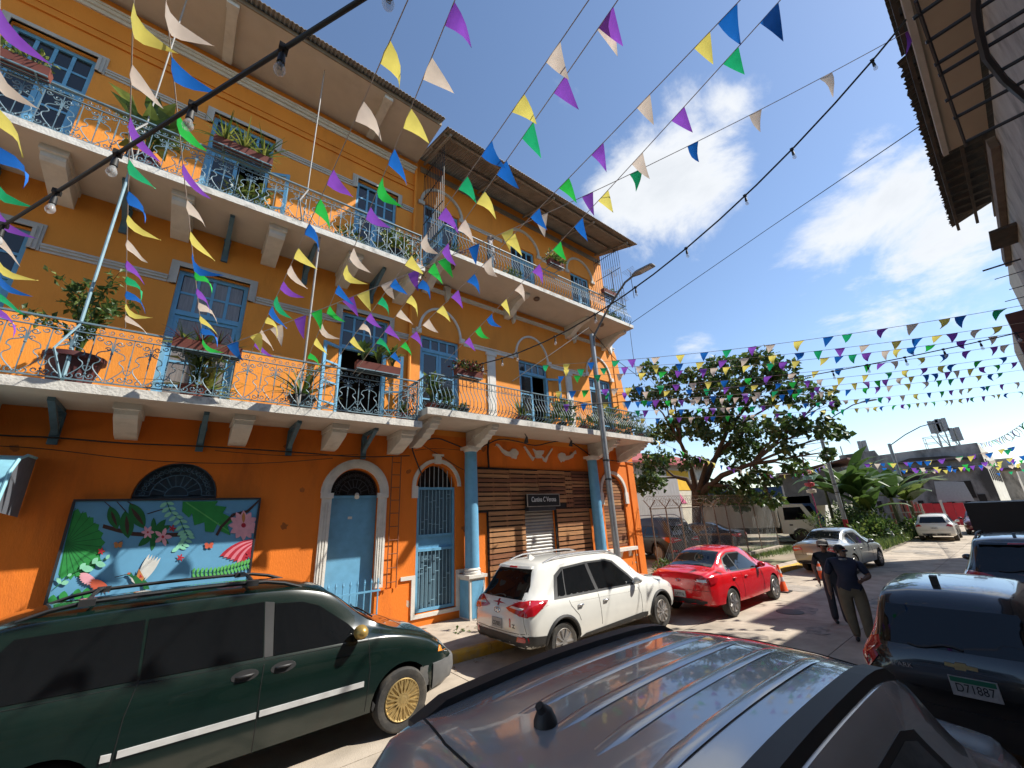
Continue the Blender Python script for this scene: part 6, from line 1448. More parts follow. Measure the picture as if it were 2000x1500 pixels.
# ------------------------------------------------------------------ balcony plants
def plant_mesh(kind, s, mats=LEAF):
    mb = MB()
    if kind == 'spiky':
        for k in range(int(26 * s) + 12):
            a = rv.uniform(0, 2 * PI); e = rv.uniform(.35, 1.4); L_ = s * rv.uniform(.5, 1.0); d = Vector((math.cos(a) * math.cos(e), math.sin(a) * math.cos(e), math.sin(e))); p = Vector((0, 0, 0)); sd = Vector((-math.sin(a), math.cos(a), 0)); vs = []
            for i in range(5):
                w = .035 * s * (1 - i / 4) + .002; vs += [p + sd * w, p - sd * w]; d = (d + Vector((0, 0, -.22))).normalized(); p = p + d * L_ / 4
            mb.cur = rv.choice([0, 1, 2]); mb.add(vs, [(2 * i, 2 * i + 1, 2 * i + 3, 2 * i + 2) for i in range(4)])
    elif kind == 'broad':
        for k in range(int(18 * s) + 8):
            a = rv.uniform(0, 2 * PI); e = rv.uniform(.3, 1.35); d = Vector((math.cos(a) * math.cos(e), math.sin(a) * math.cos(e), math.sin(e))); h = s * rv.uniform(.25, .8); b = Vector((d.x * .25 * h, d.y * .25 * h, h * .8)); mb.tube([(0, 0, 0), b * .6, b], .008, 3); mb.cur = rv.choice([0, 1, 2]); leafquad(mb, b, d, Vector((0, 0, 1)), .34 * s + .08, .16 * s + .03)
    elif kind == 'tall':                       # thin stems with small leaves spraying out
        for k in range(int(16 * s)):
            a = rv.uniform(0, 2 * PI); rch = s * rv.uniform(.15, .75); hgt = s * rv.uniform(.5, 1.3); b = Vector((math.cos(a) * rch, math.sin(a) * rch * .6, hgt)); m = Vector((b.x * .3, b.y * .3, hgt * .75)); mb.tube([(0, 0, 0), m, b], [.012, .008, .003], 4)
            for q in range(26): mb.cur = rv.choice([0, 1, 1, 2]); f = rv.random(); p = m.lerp(b, f) if rv.random() < .8 else Vector((0, 0, 0)).lerp(m, .5 + f * .5); leafquad(mb, p + rdir() * .05 * s, rdir(.3), rdir(.6), .10 * s + .02, .05 * s + .01)
    else:                                      # bushy
        for k in range(int(110 * s) + 40):
            q = rdir(.4); q.z = abs(q.z); mb.cur = rv.choice([0, 1, 2, 2]); leafquad(mb, Vector((q.x * .42 * s, q.y * .30 * s, q.z * .55 * s)) * rv.uniform(.3, 1), q + rdir() * .7, rdir(.7), .13 * s + .03, .07 * s + .015)
    return mb
GP = 'potted plants on the balconies'
def potted(label, px, py, yrow, zb, kind, s, pot=TERRA, pr=.17, ph=.3, mats=None, name='potted_plant'):
    """plant standing on a balcony floor: x from the pixel of its pot"""
    q = on_y(px, py, yrow); t = thing(name, label, 'plant', (q.x, yrow, zb), 0, GP)
    mb = MB(); mb.lathe([(pr * .68, 0), (pr * .95, ph * .85), (pr * 1.08, ph * .86), (pr * 1.08, ph), (pr * .9, ph), (pr * .85, ph * .9)], (0, 0, 0), 16); mb.build('pot', pot, t, smooth=40)
    f = plant_mesh(kind, s).build('foliage', mats or LEAF, t, fixn=False, loc=(0, 0, ph * .92)); return t
ZL1, ZL2, ZR1, ZR2 = 4.99 * U, 9.556 * U, 5.333 * U, 10.357 * U
RED3 = [LEAF_R, LEAF_R, LEAF[0]]; VAR3 = [LEAF_Y, LEAF[2], LEAF[1]]
potted('tall straggly shrub in a big maroon pot on the lower balcony', 140, 725, 8.95, ZL1, 'tall', 1.15, mat('maroon_pot', (.09, .022, .022), .6, .1), .34, .52)
potted('leafy pot plant in terracotta before the curtained door', 376, 760, 8.9, ZL1, 'broad', 1.1, TERRA, .2, .26)
potted('pale green palm like plant beside the curtained door', 408, 740, 9.2, ZL1, 'spiky', 1.25, BLKPOT, .16, .3, VAR3)
potted('dark strap leaved plant in a black tub before the open door', 590, 780, 8.95, ZL1, 'spiky', 1.15, BLKPOT, .26, .34)
potted('small grassy plant in terracotta at the balcony corner', 785, 808, 8.9, ZL1, 'spiky', .6, TERRA, .16, .22)
potted('broad leaved plant beside the prop pipe of the upper balcony', 285, 300, 8.85, ZL2, 'broad', 1.5, mat('maroon_pot', (.09, .022, .022), .6, .1), .24, .34)
potted('bushy plant before the open upper door', 485, 375, 8.9, ZL2, 'bushy', 1.1, BLKPOT, .18, .26)
potted('low bushy plant in terracotta on the upper balcony', 680, 462, 8.9, ZL2, 'bushy', .8, TERRA, .17, .24, VAR3)
potted('tall bushy plant before the third upper door', 775, 440, 9.0, ZL2, 'bushy', 1.25, BLKPOT, .2, .5, VAR3)
potted('feathery palm behind the upper balcony corner', 805, 450, 9.2, ZL2, 'spiky', 1.1, BLKPOT, .2, .4)
RR = [('white veined plant before the first bellied door', 843, 792, 'broad', .9), ('spotted leaved plant at the first bellied door', 866, 795, 'bushy', .9), ('dark pot plant past the first bellied door', 905, 802, 'bushy', .4), ('spiky plant before the second bellied door', 1018, 822, 'spiky', .9), ('tall dark bush beside the second bellied door', 1098, 825, 'bushy', 1.5), ('grassy plant right of the dark bush', 1140, 838, 'spiky', .8), ('plant before the third bellied door', 1160, 840, 'bushy', .9), ('leafy plant near the far balcony end', 1195, 845, 'broad', 1.0), ('big bush at the far balcony end', 1225, 850, 'bushy', 1.3), ('spreading fern at the far balcony corner', 1250, 855, 'spiky', 1.0)]
for lb, px, py, kd, s in RR: potted(lb, px, py, 8.85, ZR1, kd, s, TERRA if kd != 'bushy' else BLKPOT, .16, .24, VAR3 if rv.random() < .3 else None)
for lb, px, py, kd, s in [('red leaved plant beside the top left arched door', 878, 470, 'spiky', 1.1), ('plant before the top middle arched door', 1000, 520, 'bushy', 1.0), ('green plant at the top far end', 1190, 600, 'bushy', .9), ('trailing plant at the top far corner', 1205, 608, 'bushy', .7)]: potted(lb, px, py, 9.0, ZR2, kd, s, BLKPOT, .17, .3, RED3 if 'red' in lb else None)
def trough(label, px, py, y, kind, s, mats=None, w=.75, n=3):
    """planter box hung outside the rail"""
    q = on_y(px, py, y); t = thing('planter_box', label, 'planter', (q.x, y, q.z), 0, 'planter boxes hung on the rails')
    mb = MB(); mb.prism([(-.07, 0), (.07, 0), (.10, .17), (-.10, .17)], -w / 2, w / 2, 'yz'); mb.build('box', TERRA, t); mb = MB(); [mb.box(-w / 2, w / 2, b_ - .012, b_ + .012, -.025, -.002) for b_ in (-.09, 0, .09)]; [mb.box(a_ - .012, a_ + .012, -.11, .35, -.04, -.0255) for a_ in (-w / 3, w / 3)]; mb.build('bracket', IRON, t)
    for k in range(n): plant_mesh(kind, s).build('foliage', mats or LEAF, t, fixn=False, loc=(-w / 2 + w * (k + .5) / n, 0, .15))
trough('planter box of red leaved plants on the rail by the curtained door', 405, 690, 8.5, 'spiky', .42, RED3, 1.0, 4)
trough('planter box of green and red leaves on the rail before the open door', 738, 727, 8.5, 'broad', .55, None, 1.0, 3)
trough('planter box of strap leaves on the upper rail', 475, 305, 8.45, 'spiky', .75, VAR3, 1.05, 3)
trough('planter box of pale rosettes at the far end of the upper rail', 25, 128, 8.45, 'bushy', .55, VAR3, .8, 2)
trough('planter box with trailing leaves on the bellied rail', 915, 737, 8.4, 'bushy', .6, RED3, .8, 3)
trough('planter box with hanging creeper on the top rail', 1085, 520, 8.35, 'bushy', .75, VAR3, .7, 2)
trough('planter box at the far end of the top rail', 1190, 577, 8.4, 'bushy', .35, None, .8, 2)

# ------------------------------------------------------------------ mural panel, sign, awning, lamps
ym = (W - .12) * U
mu = thing('painted_mural_panel', 'blue mural panel with leaves, flowers and a hummingbird leaning on the facade', 'mural', (0, ym, 0), world=True)
MBLUE = mat('mural_blue', (.115, .33, .52), .7, .08, 4)
TL, TR, BR, BL = [on_y(a, b, ym) for a, b in ((148, 980), (506, 975), (488, 1165), (90, 1190))]
x0m, x1m, z1m = TL.x, TR.x, (TL.z + TR.z) / 2
MB().box(x0m, x1m, ym, ym + .03, .25, z1m).build('panel', MBLUE, mu)
mb = MB(); mb.box(x0m - .03, x1m + .03, ym - .02, ym + .04, z1m, z1m + .035); mb.box(x0m - .035, x0m, ym - .02, ym + .04, .25, z1m); mb.box(x1m, x1m + .035, ym - .02, ym + .04, .25, z1m); mb.build('frame', IRON_D, mu)
MC = dict(gd=(.008, .13, .03), gm=(.02, .25, .05), gl=(.10, .42, .10), mint=(.25, .62, .42), pk=(.66, .20, .25), lp=(.75, .36, .42), rd=(.42, .012, .03), br=(.05, .02, .015), or_=(.50, .20, .06), wh=(.6, .6, .56), org=(.55, .10, .05))
def mp(a, b): q = on_y(a / 3.333, 750 + b / 3.333, ym); return (q.x, q.z)
layer = [0]
def paintp(poly, c, px=True, name='painted_shape'):
    P = [mp(a, b) for a, b in poly] if px else poly; layer[0] += 1
    P = [(max(x0m + .004, min(x1m - .004, a)), max(.3, min(z1m - .004, b))) for a, b in P]
    Q = []
    for p in P:
        if not Q or (abs(p[0] - Q[-1][0]) + abs(p[1] - Q[-1][1])) > 1e-4: Q.append(p)
    if len(Q) > 1 and abs(Q[0][0] - Q[-1][0]) + abs(Q[0][1] - Q[-1][1]) < 1e-4: Q.pop()
    P = Q
    if len(P) < 3: return
    y = ym - .0015 - layer[0] * .00012; tri = tessellate_polygon([[Vector((a, b, 0)) for a, b in P]]); tri = [t for t in tri if len(set(t)) == 3 and max(t) < len(P) and min(t) >= 0]
    if not tri: return
    m = MB(); m.add([(a, y, b) for a, b in P], [tuple(t) for t in tri]); m.build(name, mat('mural_' + c, MC[c], .75, .15, 8), mu, fixn=False)
def leafp(b, t, w, c, n=8):
    b, t = Vector(b), Vector(t); d = t - b; s = Vector((-d.y, d.x)) * w
    paintp([b + d * (i / n) + s * math.sin(PI * i / n) ** .8 for i in range(n + 1)] + [b + d * (i / n) - s * math.sin(PI * i / n) ** .8 for i in range(n - 1, 0, -1)], c)
def linep(P, w, c):
    P = [Vector(p) for p in P]; L_, R_ = [], []
    for i, p in enumerate(P):
        d = (P[min(i + 1, len(P) - 1)] - P[max(0, i - 1)]).normalized(); s = Vector((-d.y, d.x)) * w; L_.append(p + s); R_.append(p - s)
    paintp(L_ + R_[::-1], c)
def flower(c, r, n, col, ctr=None):
    for k in range(n): a = 2 * PI * k / n; leafp(c, (c[0] + r * math.cos(a), c[1] + r * math.sin(a)), .22, col)
    if ctr: paintp([(c[0] + r * .16 * math.cos(a), c[1] + r * .16 * math.sin(a)) for a in [2 * PI * i / 10 for i in range(10)]], ctr)
fan = []
for k in range(27):
    a = -1.35 + 3.15 * k / 26; rr_ = 262 * (1 if k % 2 else .90) * (1 - .10 * abs(k - 13) / 13); fan.append((428 + rr_ * math.cos(a), 1035 + rr_ * math.sin(a)))
paintp([(425, 1035)] + fan, 'gm')
for k in range(0, 27, 2): a = -1.3 + 3.05 * k / 26; linep([(430, 1036), (428 + 235 * math.cos(a), 1035 + 235 * math.sin(a))], 2.2, 'gd')
linep([(670, 925), (760, 950), (860, 975), (1000, 985), (1180, 980)], 13, 'br')
for b, t in (((715, 795), (765, 945)), ((815, 825), (835, 1005)), ((845, 775), (940, 940))): leafp(b, t, .26, 'gd'); leafp((b[0] + 8, b[1] + 30), (t[0] - 4, t[1] - 20), .10, 'br')
for a, b in (((680, 765), (720, 800)), ((760, 765), (820, 830)), ((830, 765), (870, 790)), ((960, 845), (1060, 815))): linep([a, b], 3, 'br')
for t in ((1000, 870), (1080, 880), (1110, 920), (900, 1055), (990, 1085), (1100, 1040), (1090, 970)): leafp((1000, 975), t, .17, 'gd')
flower((962, 965), 45, 6, 'lp', 'rd'); flower((1060, 995), 62, 5, 'lp', 'rd')
P = [(1085, 765), (1110, 830), (1170, 880), (1200, 950), (1225, 985), (1190, 1040), (1150, 1075)]; linep(P, 3, 'gd')
for i in range(len(P) - 1):
    for q in (.1, .6):
        c = Vector(P[i]).lerp(Vector(P[i + 1]), q)
        for s in (-1, 1): leafp(c, c + Vector((s * 48, 22 - 10 * s)), .22, 'mint')
paintp([(1190, 765), (1185, 830), (1230, 870), (1250, 840), (1265, 920), (1330, 900), (1335, 960), (1390, 965), (1420, 900), (1440, 960), (1500, 985), (1480, 920), (1525, 880), (1450, 840), (1475, 800), (1400, 790), (1420, 762)], 'gm')
linep([(1210, 770), (1330, 850), (1490, 960)], 4, 'gl'); linep([(1690, 760), (1610, 830), (1520, 850), (1440, 930), (1410, 985)], 9, 'br')
flower((1585, 920), 98, 12, 'lp', 'rd'); leafp((1585, 905), (1585, 835), .16, 'or_')
for k in range(7): leafp((1655, 1010 + 6 * k), (1430 + 22 * k, 1120 + 9 * k), .11, 'pk' if k % 2 else 'rd')
P = [(1255, 1230), (1400, 1225), (1520, 1195), (1630, 1165)]; linep(P, 3, 'gd')
for i in range(17):
    f = i / 16 * 3; j = min(2, int(f)); c = Vector(P[j]).lerp(Vector(P[j + 1]), f - j)
    for s in (-1, 1): leafp(c, c + Vector((14, s * 34)), .24, 'gl')
for c, col in (((770, 1045), 'or_'), ((1360, 1050), 'org')):
    for dx, dy in ((-30, -10), (30, -14), (-26, 18), (24, 16)): leafp(c, (c[0] + dx, c[1] + dy), .4, col)
    linep([(c[0], c[1] - 10), (c[0] + 30, c[1] - 26)], 2, 'br')
for c in ((660, 1088), (1122, 940), (1175, 1130), (1622, 1112)): flower(c, 26, 5, 'rd')
linep([(355, 1330), (480, 1225), (600, 1170), (710, 1130)], 2.6, 'gd')
for b, t in (((400, 1300), (370, 1260)), ((400, 1300), (450, 1285)), ((470, 1235), (440, 1250)), ((520, 1205), (560, 1165)), ((530, 1200), (610, 1205)), ((600, 1170), (640, 1130)), ((620, 1165), (690, 1180)), ((690, 1140), (715, 1110))): leafp(b, t, .28, 'mint')
for k in range(10): a = 1.2 + 2.3 * k / 9; leafp((600, 1250), (600 + 85 * math.cos(a), 1255 + 60 * math.sin(a)), .16, 'lp')
for k in range(9): a = 1.4 + 2.2 * k / 8; leafp((690, 1300), (690 + 110 * math.cos(a), 1300 + 60 * math.sin(a)), .13, 'org')
for c in ((410, 1385), (500, 1370), (340, 1410), (560, 1365)): leafp((c[0], c[1] + 40), (c[0] + 12, c[1] - 40), .38, 'gm')
# hummingbird
linep([(748, 1257), (825, 1238)], 2.2, 'br'); paintp([(822, 1240), (835, 1226), (855, 1226), (870, 1250), (900, 1235), (960, 1290), (975, 1335), (935, 1335), (930, 1300), (880, 1300), (855, 1275), (845, 1250)], 'gd'); paintp([(845, 1252), (862, 1262), (880, 1298), (860, 1285)], 'wh'); paintp([(826, 1236), (838, 1226), (852, 1228), (845, 1240)], 'org')
for k in range(5): leafp((900 + 10 * k, 1255 + 6 * k), (975 + 18 * k, 1105 + 6 * k), .07, 'wh'); 
paintp([(890, 1250), (905, 1200), (940, 1262), (925, 1282)], 'or_'); paintp([(905, 1262), (912, 1235), (928, 1258)], 'rd')
# cantina sign
ys = (W - .30) * U; A_, B_ = on_y(1030, 966, ys), on_y(1093, 987, ys)
sgn = thing('cantina_sign', 'black cantina sign with white lettering above the roller shutter', 'sign', ((A_.x + B_.x) / 2, ys, B_.z), world=True)
MB().box(A_.x, B_.x, ys, ys + .12, B_.z, A_.z).build('board', mat('sign_black', (.008, .008, .008), .4, .1), sgn)
mb = MB(); t_ = .018
mb.box(A_.x - t_, B_.x + t_, ys - .012, ys + .02, A_.z, A_.z + t_); mb.box(A_.x - t_, B_.x + t_, ys - .012, ys + .02, B_.z - t_, B_.z); mb.box(A_.x - t_, A_.x, ys - .012, ys + .02, B_.z, A_.z); mb.box(B_.x, B_.x + t_, ys - .012, ys + .02, B_.z, A_.z); mb.build('frame', mat('sign_frame', (.35, .31, .26), .6, .2), sgn)
lettering('Cantina C Verona', .21, mat('sign_white', (.7, .7, .68), .6, 0), sgn, ((A_.x + B_.x) / 2, ys - .006, (A_.z + B_.z) / 2 + .02), (PI / 2, 0, 0), .003, .12, .68)
MB().box(A_.x + .05, B_.x - .15, ys + .03, ys + .2, B_.z - .14, B_.z - .02).build('shutter_housing', IRON_D, sgn)
# awning over a shop front at the left
aw = thing('shop_awning', 'light blue canvas awning with grey valance on the facade', 'awning', (-3.2, 9.8, 3.2), world=True)
q = on_y(50, 873, 8.9); xr, zt = -1.95, 3.62
prof = [(9.87, zt), (9.4, zt - .02), (9.05, zt - .12), (8.85, zt - .32), (8.72, zt - .85)]
mb = MB(); n = len(prof); vs = [(xr, y, z) for y, z in prof] + [(-6.0, y, z) for y, z in prof]; mb.add(vs, [(i, i + 1, n + i + 1, n + i) for i in range(n - 1)]); mb.build('canvas', thin('awning_blue', (.22, .50, .62), .25), aw, smooth=50)
mb = MB(); mb.add([(xr + .004, y, z) for y, z in prof] + [(xr + .004, 9.87, zt - .9)], [tuple(range(n + 1))]); mb.build('side_panel', mat('awning_grey', (.11, .12, .14), .8, .15, 8), aw)
mb = MB(); mb.tube([(xr, y, z + .01) for y, z in prof], .022, 6); mb.build('edge_piping', thin('piping_blue', (.3, .6, .7), .1), aw)
# small spotlights under the right balcony and round ceiling lamps
for i, px in enumerate((1025, 1112)):
    q = on_z(px, 847 + 8 * i, 5.16 * U); t = thing('spotlight', 'black spotlight under the balcony above the %s relief' % ('pipes' if i == 0 else 'right horn'), 'lamp', q, 0, 'spotlights under the balcony')
    mb = MB(); mb.tube([(0, 0, 0), (.03, -.05, -.12)], .012, 5); mb.build('arm', IRON_D, t); mb = MB(); mb.tube([(.03, -.05, -.10), (.06, .03, -.26)], [.03, .07], 10); mb.build('shade', IRON_D, t, smooth=40)
for i, px in enumerate(((881, 520), (1048, 582), (1174, 633))):
    q = on_z(px[0], px[1], 10.22 * U); mb = MB(); mb.lathe([(.09, 0), (.11, -.02), (.11, -.05), (.08, -.09), (.02, -.11)], (0, 0, 0), 14); o = mb.build('ceiling_lamp', mat('brown_lamp', (.16, .10, .07), .5, .1), None, smooth=40, loc=q); tag(o, ['round brown ceiling lamp under the top balcony over the arched niche', 'round brown ceiling lamp under the middle of the top balcony', 'round brown ceiling lamp under the far end of the top balcony'][i], 'lamp', 'ceiling lamps under the top balcony')
# television aerials at the far end of the top balcony
for i, (px, py, y) in enumerate([(1195, 540, 9.3), (1232, 540, 8.6), (1215, 590, 8.5)]):
    q = on_y(px, py, y); t = thing('tv_aerial', ['comb aerial tied to the burglar bars', 'comb aerial sticking out past the top balcony', 'low comb aerial at the top balcony corner'][i], 'aerial', q, 0, 'television aerials')
    mb = MB(); mb.tube([(0, 0, -1.1), (0, 0, .3)], .014, 5); mb.build('mast', IRON_D, t); mb = MB(); mb.tube([(-.35, -.1, .2), (.5, .1, .25)], .01, 4)
    for k in range(8): x = -.3 + .1 * k; l = .32 - .02 * k; mb.tube([(x, -l + x * .2, .21), (x, l + x * .2, .21)], .005, 4)
    mb.build('comb', STEEL, t)
# ------------------------------------------------------------------ traffic cones
def cone(label, loc):
    t = thing('traffic_cone', label, 'cone', loc, 0, 'traffic cones by the red sedan')
    OR = mat('cone_orange', (.75, .095, .012), .5, .1, 8); mb = MB(); mb.box(-.19, .19, -.19, .19, 0, .035); mb.build('foot', BLACKP, t)
    mb = MB(); mb.lathe([(.145, .035), (.13, .06), (.032, .74), (.026, .75)], (0, 0, 0), 20); mb.build('cone_body', OR, t, smooth=40)
    for z0, z1 in ((.30, .42), (.52, .62)):
        f = lambda z: .13 + (.032 - .13) * (z - .06) / .68 + .004
        mb = MB(); mb.lathe([(f(z0), z0), (f(z1), z1)], (0, 0, 0), 20); mb.build('reflective_band', mat('cone_white', (.62, .62, .62), .4, .1), t, smooth=40)
q = on_z(1530, 1147, ROAD); cone('orange traffic cone just ahead of the red sedan', (14.75, 5.55, ROAD)); cone('orange traffic cone behind the man in the cap', (17.6, 5.35, ROAD))
# leaves lying on the pavement
mb = MB()
for _ in range(14):
    mb.cur = rv.choice([0, 1, 2]); leafquad(mb, Vector((5.3 + rv.gauss(0, .10), 8.75 + rv.gauss(0, .07), .02)), rdir(.1), Vector((0, 0, 1)), .12, .06)
tag(mb.build('fallen_leaves', LEAF, None, fixn=False), 'small heap of green leaves lying on the pavement by the gate', 'leaves')

# ------------------------------------------------------------------ people
SKIN = mat('skin', (.20, .105, .07), .55, .08, 10); SKIN_G = mat('skin_tan', (.30, .20, .16), .6, .08, 10)
def person(label, loc, rz, H, joints, edges, shirt, trousers, shoes, skin, hair, glasses=False, cap=None, sleeve=.6, root_v=0, collar=None, arm_bare=True):
    """joints: name -> (pos, radius); one skinned surface, coloured by region"""
    t = thing('person', label, 'person', loc, rz)
    names = list(joints); me = bpy.data.meshes.new('body'); me.from_pydata([joints[n][0] for n in names], [(names.index(a), names.index(b)) for a, b in edges], [])
    ob = bpy.data.objects.new('body', me); COL.objects.link(ob); ob.modifiers.new('s', 'SKIN')
    for i, n in enumerate(names):
        sv = me.skin_vertices[0].data[i]; r = joints[n][1]; sv.radius = r if isinstance(r, tuple) else (r, r); sv.use_root = (i == root_v)
    ob.modifiers[0].use_smooth_shade = True; sd = ob.modifiers.new('u', 'SUBSURF'); sd.levels = 2; sd.render_levels = 2
    dg = bpy.context.evaluated_depsgraph_get(); nm = bpy.data.meshes.new_from_object(ob.evaluated_get(dg)); ob.modifiers.clear(); ob.data = nm
    nm.materials.clear()
    for m in (shirt, trousers, shoes, skin): nm.materials.append(m)
    J = {n: Vector(joints[n][0]) for n in names}
    for p in nm.polygons:
        c = p.center; near = min(names, key=lambda n: (J[n] - c).length - (joints[n][1] if not isinstance(joints[n][1], tuple) else max(joints[n][1])) * .8)
        mi = 0
        if near[:4] in ('head', 'neck', 'chin', 'nose'): mi = 3
        elif near[:2] in ('wr', 'ha', 'fi', 'th_'[:2]) and near[:5] != 'thigh': mi = 3
        elif near[:3] == 'elb' or near[:4] == 'fore': mi = 3 if arm_bare else 0
        elif near[:4] in ('knee', 'ankl', 'thig') or near[:3] == 'hip': mi = 1
        elif near[:3] in ('toe', 'hee'): mi = 2
        if near == 'pelvis' and c.z < J['pelvis'].z - .02: mi = 1
        p.material_index = mi
    nm.polygons.foreach_set('use_smooth', [True] * len(nm.polygons)); ob.parent = t
    h = J['head']; fd = (J['nose'] - h); fd.z = 0; fd.normalize(); s = Vector((-fd.y, fd.x, 0))
    mb = MB(); mb.ball((h.x - fd.x * .012, h.y - fd.y * .012, h.z + .035), .104, 14, 10, (1, 1, .95)); mb.v = [v for v in mb.v]; 
    hm = MB(); keep = []
    for f in mb.f:
        c = sum((Vector(mb.v[i]) for i in f), Vector()) / len(f) - h
        if c.z > .03 + .35 * max(0, c.dot(fd)) or (c.z > -.05 and c.dot(fd) < -.02): keep.append(f)
    hm.v = mb.v; hm.f = keep; hm.mi = [0] * len(keep); hm.build('hair', hair, t, smooth=70)
    mb = MB(); mb.ball(h + s * .098 + Vector((0, 0, -.005)), .026, 8, 6, (.8, .8, 1.2)); mb.ball(h - s * .098 + Vector((0, 0, -.005)), .026, 8, 6, (.8, .8, 1.2)); mb.build('ears', skin, t, smooth=60)
    mb = MB(); mb.ball(h + fd * .088 + Vector((0, 0, -.055)), .03, 8, 5, (1, 1, .28)); mb.build('mouth', mat('lips', (.13, .05, .045), .5, 0), t, smooth=60)
    if glasses:
        mb = MB()
        for k in (-1, 1): mb.ball(h + fd * .094 + s * .036 * k + Vector((0, 0, .016)), .032, 10, 6, (1, 1, .72)); mb.tube([h + fd * .09 + s * .06 * k + Vector((0, 0, .022)), h + s * .10 * k + Vector((0, 0, .02))], .005, 4)
        mb.build('sunglasses', BLACKP, t, smooth=60)
    else:
        mb = MB()
        for k in (-1, 1): mb.ball(h + fd * .09 + s * .036 * k + Vector((0, 0, .018)), .014, 8, 5, (1, 1, .6))
        mb.build('eyes', IRON_D, t, smooth=60)
    if cap:
        mb = MB(); mb.lathe([(.112, .02), (.114, .06), (.10, .105), (.06, .135), (.005, .142)], tuple(h), 16); b = h + fd * .14 + Vector((0, 0, .035)); mb.ball(b, .085, 12, 6, (1, 1, .16)); mb.build('cap', cap, t, smooth=60)
    if collar:
        mb = MB(); n_ = J['neck']; mb.tube([n_ + Vector((math.cos(a) * .075, math.sin(a) * .075, -.035 + .02 * math.cos(a))) for a in [2 * PI * i / 16 for i in range(17)]], .02, 6); mb.build('collar', collar, t, smooth=60)
    return t
def hand(j, e, sfx, wrist, direction, side, curl=.4):
    """palm, four fingers and a thumb leaving the side of the palm"""
    d = Vector(direction).normalized(); s = Vector(side); s = (s - d * s.dot(d)).normalized(); n = d.cross(s); w = Vector(wrist)
    pl = w + d * .06; j['hand' + sfx] = (tuple(pl), (.036, .022)); e.append(('wrist' + sfx, 'hand' + sfx))
    for k in range(4):
        o = pl + s * (.027 - .018 * k) + d * .035; l = (.062, .07, .066, .05)[k]; m = o + d * l * .5; t = m + (d * math.cos(curl) + n * math.sin(curl)) * l * .5
        j['fi%d%s' % (k, sfx)] = (tuple(o), .0095); j['fim%d%s' % (k, sfx)] = (tuple(m), .0085); j['fit%d%s' % (k, sfx)] = (tuple(t), .0075)
        e += [('hand' + sfx, 'fi%d%s' % (k, sfx)), ('fi%d%s' % (k, sfx), 'fim%d%s' % (k, sfx)), ('fim%d%s' % (k, sfx), 'fit%d%s' % (k, sfx))]
    o = w + d * .03 + s * .035; m = o + d * .025 + s * .022
    j['fith' + sfx] = (tuple(o), .012); j['fithm' + sfx] = (tuple(m), .010); e += [('wrist' + sfx, 'fith' + sfx), ('fith' + sfx, 'fithm' + sfx)]
def figure(stout=1.0, la=None, ra=None, step=.0, look=(1, 0), lean=0.0):
    """standing pose facing +x; la/ra: elbow and wrist of left (+y) and right arm"""
    k = stout; j = {}; e = []
    j['pelvis'] = ((0, 0, .93), (.135 * k, .165 * k)); j['waist'] = ((.015 * k, 0, 1.08), (.135 * k, .165 * k)); j['belly'] = ((.02 * k, 0, 1.18), (.13 * k, .165 * k)); j['chest'] = ((.0 + lean, 0, 1.33), (.115 * k, .175 * k)); j['neck'] = ((lean, 0, 1.46), (.058, .06)); 
    j['head'] = ((lean + .02, 0, 1.585), (.088, .078)); lx, ly = look; j['nose'] = ((lean + .02 + .098 * lx, .098 * ly, 1.575), (.018, .016)); j['headtop'] = ((lean + .01, 0, 1.645), (.07, .066)); j['chin'] = ((lean + .02 + .045 * lx, .045 * ly, 1.51), (.05, .05))
    e += [('pelvis', 'waist'), ('waist', 'belly'), ('belly', 'chest'), ('chest', 'neck'), ('neck', 'chin'), ('chin', 'head'), ('head', 'headtop'), ('head', 'nose')]
    for sfx, sd, arm, st_ in (('L', 1, la, step), ('R', -1, ra, -step)):
        j['shoulder' + sfx] = ((lean, sd * .195 * (.6 + .4 * k), 1.385), (.066 * k, .066 * k)); el, wr = arm
        j['elbow' + sfx] = (el, .048); mid = tuple((Vector(el) + Vector(wr)) / 2); j['fore' + sfx] = (mid, .042); j['wrist' + sfx] = (wr, (.03, .026))
        j['upper' + sfx] = (tuple((Vector(j['shoulder' + sfx][0]) + Vector(el)) / 2), .064 * k)
        e += [('chest', 'shoulder' + sfx), ('shoulder' + sfx, 'upper' + sfx), ('upper' + sfx, 'elbow' + sfx), ('elbow' + sfx, 'fore' + sfx), ('fore' + sfx, 'wrist' + sfx)]
        hand(j, e, sfx, wr, Vector(wr) - Vector(el), (1, 0, 0) if abs((Vector(wr) - Vector(el)).z) > .12 else (0, 0, 1), .5)
        j['hip' + sfx] = ((0, sd * .085 * k, .84), .108 * k); j['thigh' + sfx] = ((st_ * .4, sd * .088 * k, .66), .098 * k); j['knee' + sfx] = ((st_ * .8 + .015, sd * .09 * k, .48), .084 * k); j['ankle' + sfx] = ((st_, sd * .092, .11), .074); j['heel' + sfx] = ((st_ - .02, sd * .092, .05), .045); j['toe' + sfx] = ((st_ + .15, sd * .11, .04), (.042, .036))
        e += [('pelvis', 'hip' + sfx), ('hip' + sfx, 'thigh' + sfx), ('thigh' + sfx, 'knee' + sfx), ('knee' + sfx, 'ankle' + sfx), ('ankle' + sfx, 'heel' + sfx), ('heel' + sfx, 'toe' + sfx)]
    return j, e
NAVY = mat('navy_shirt', (.018, .022, .045), .8, .2, 14, .2, 60); KHAKI = mat('khaki_trousers', (.15, .12, .08), .85, .15, 8, .2, 40); BLKH = mat('black_hair', (.012, .010, .009), .6, .3, 40); SHOE = mat('black_shoe', (.012, .012, .012), .5, .1)
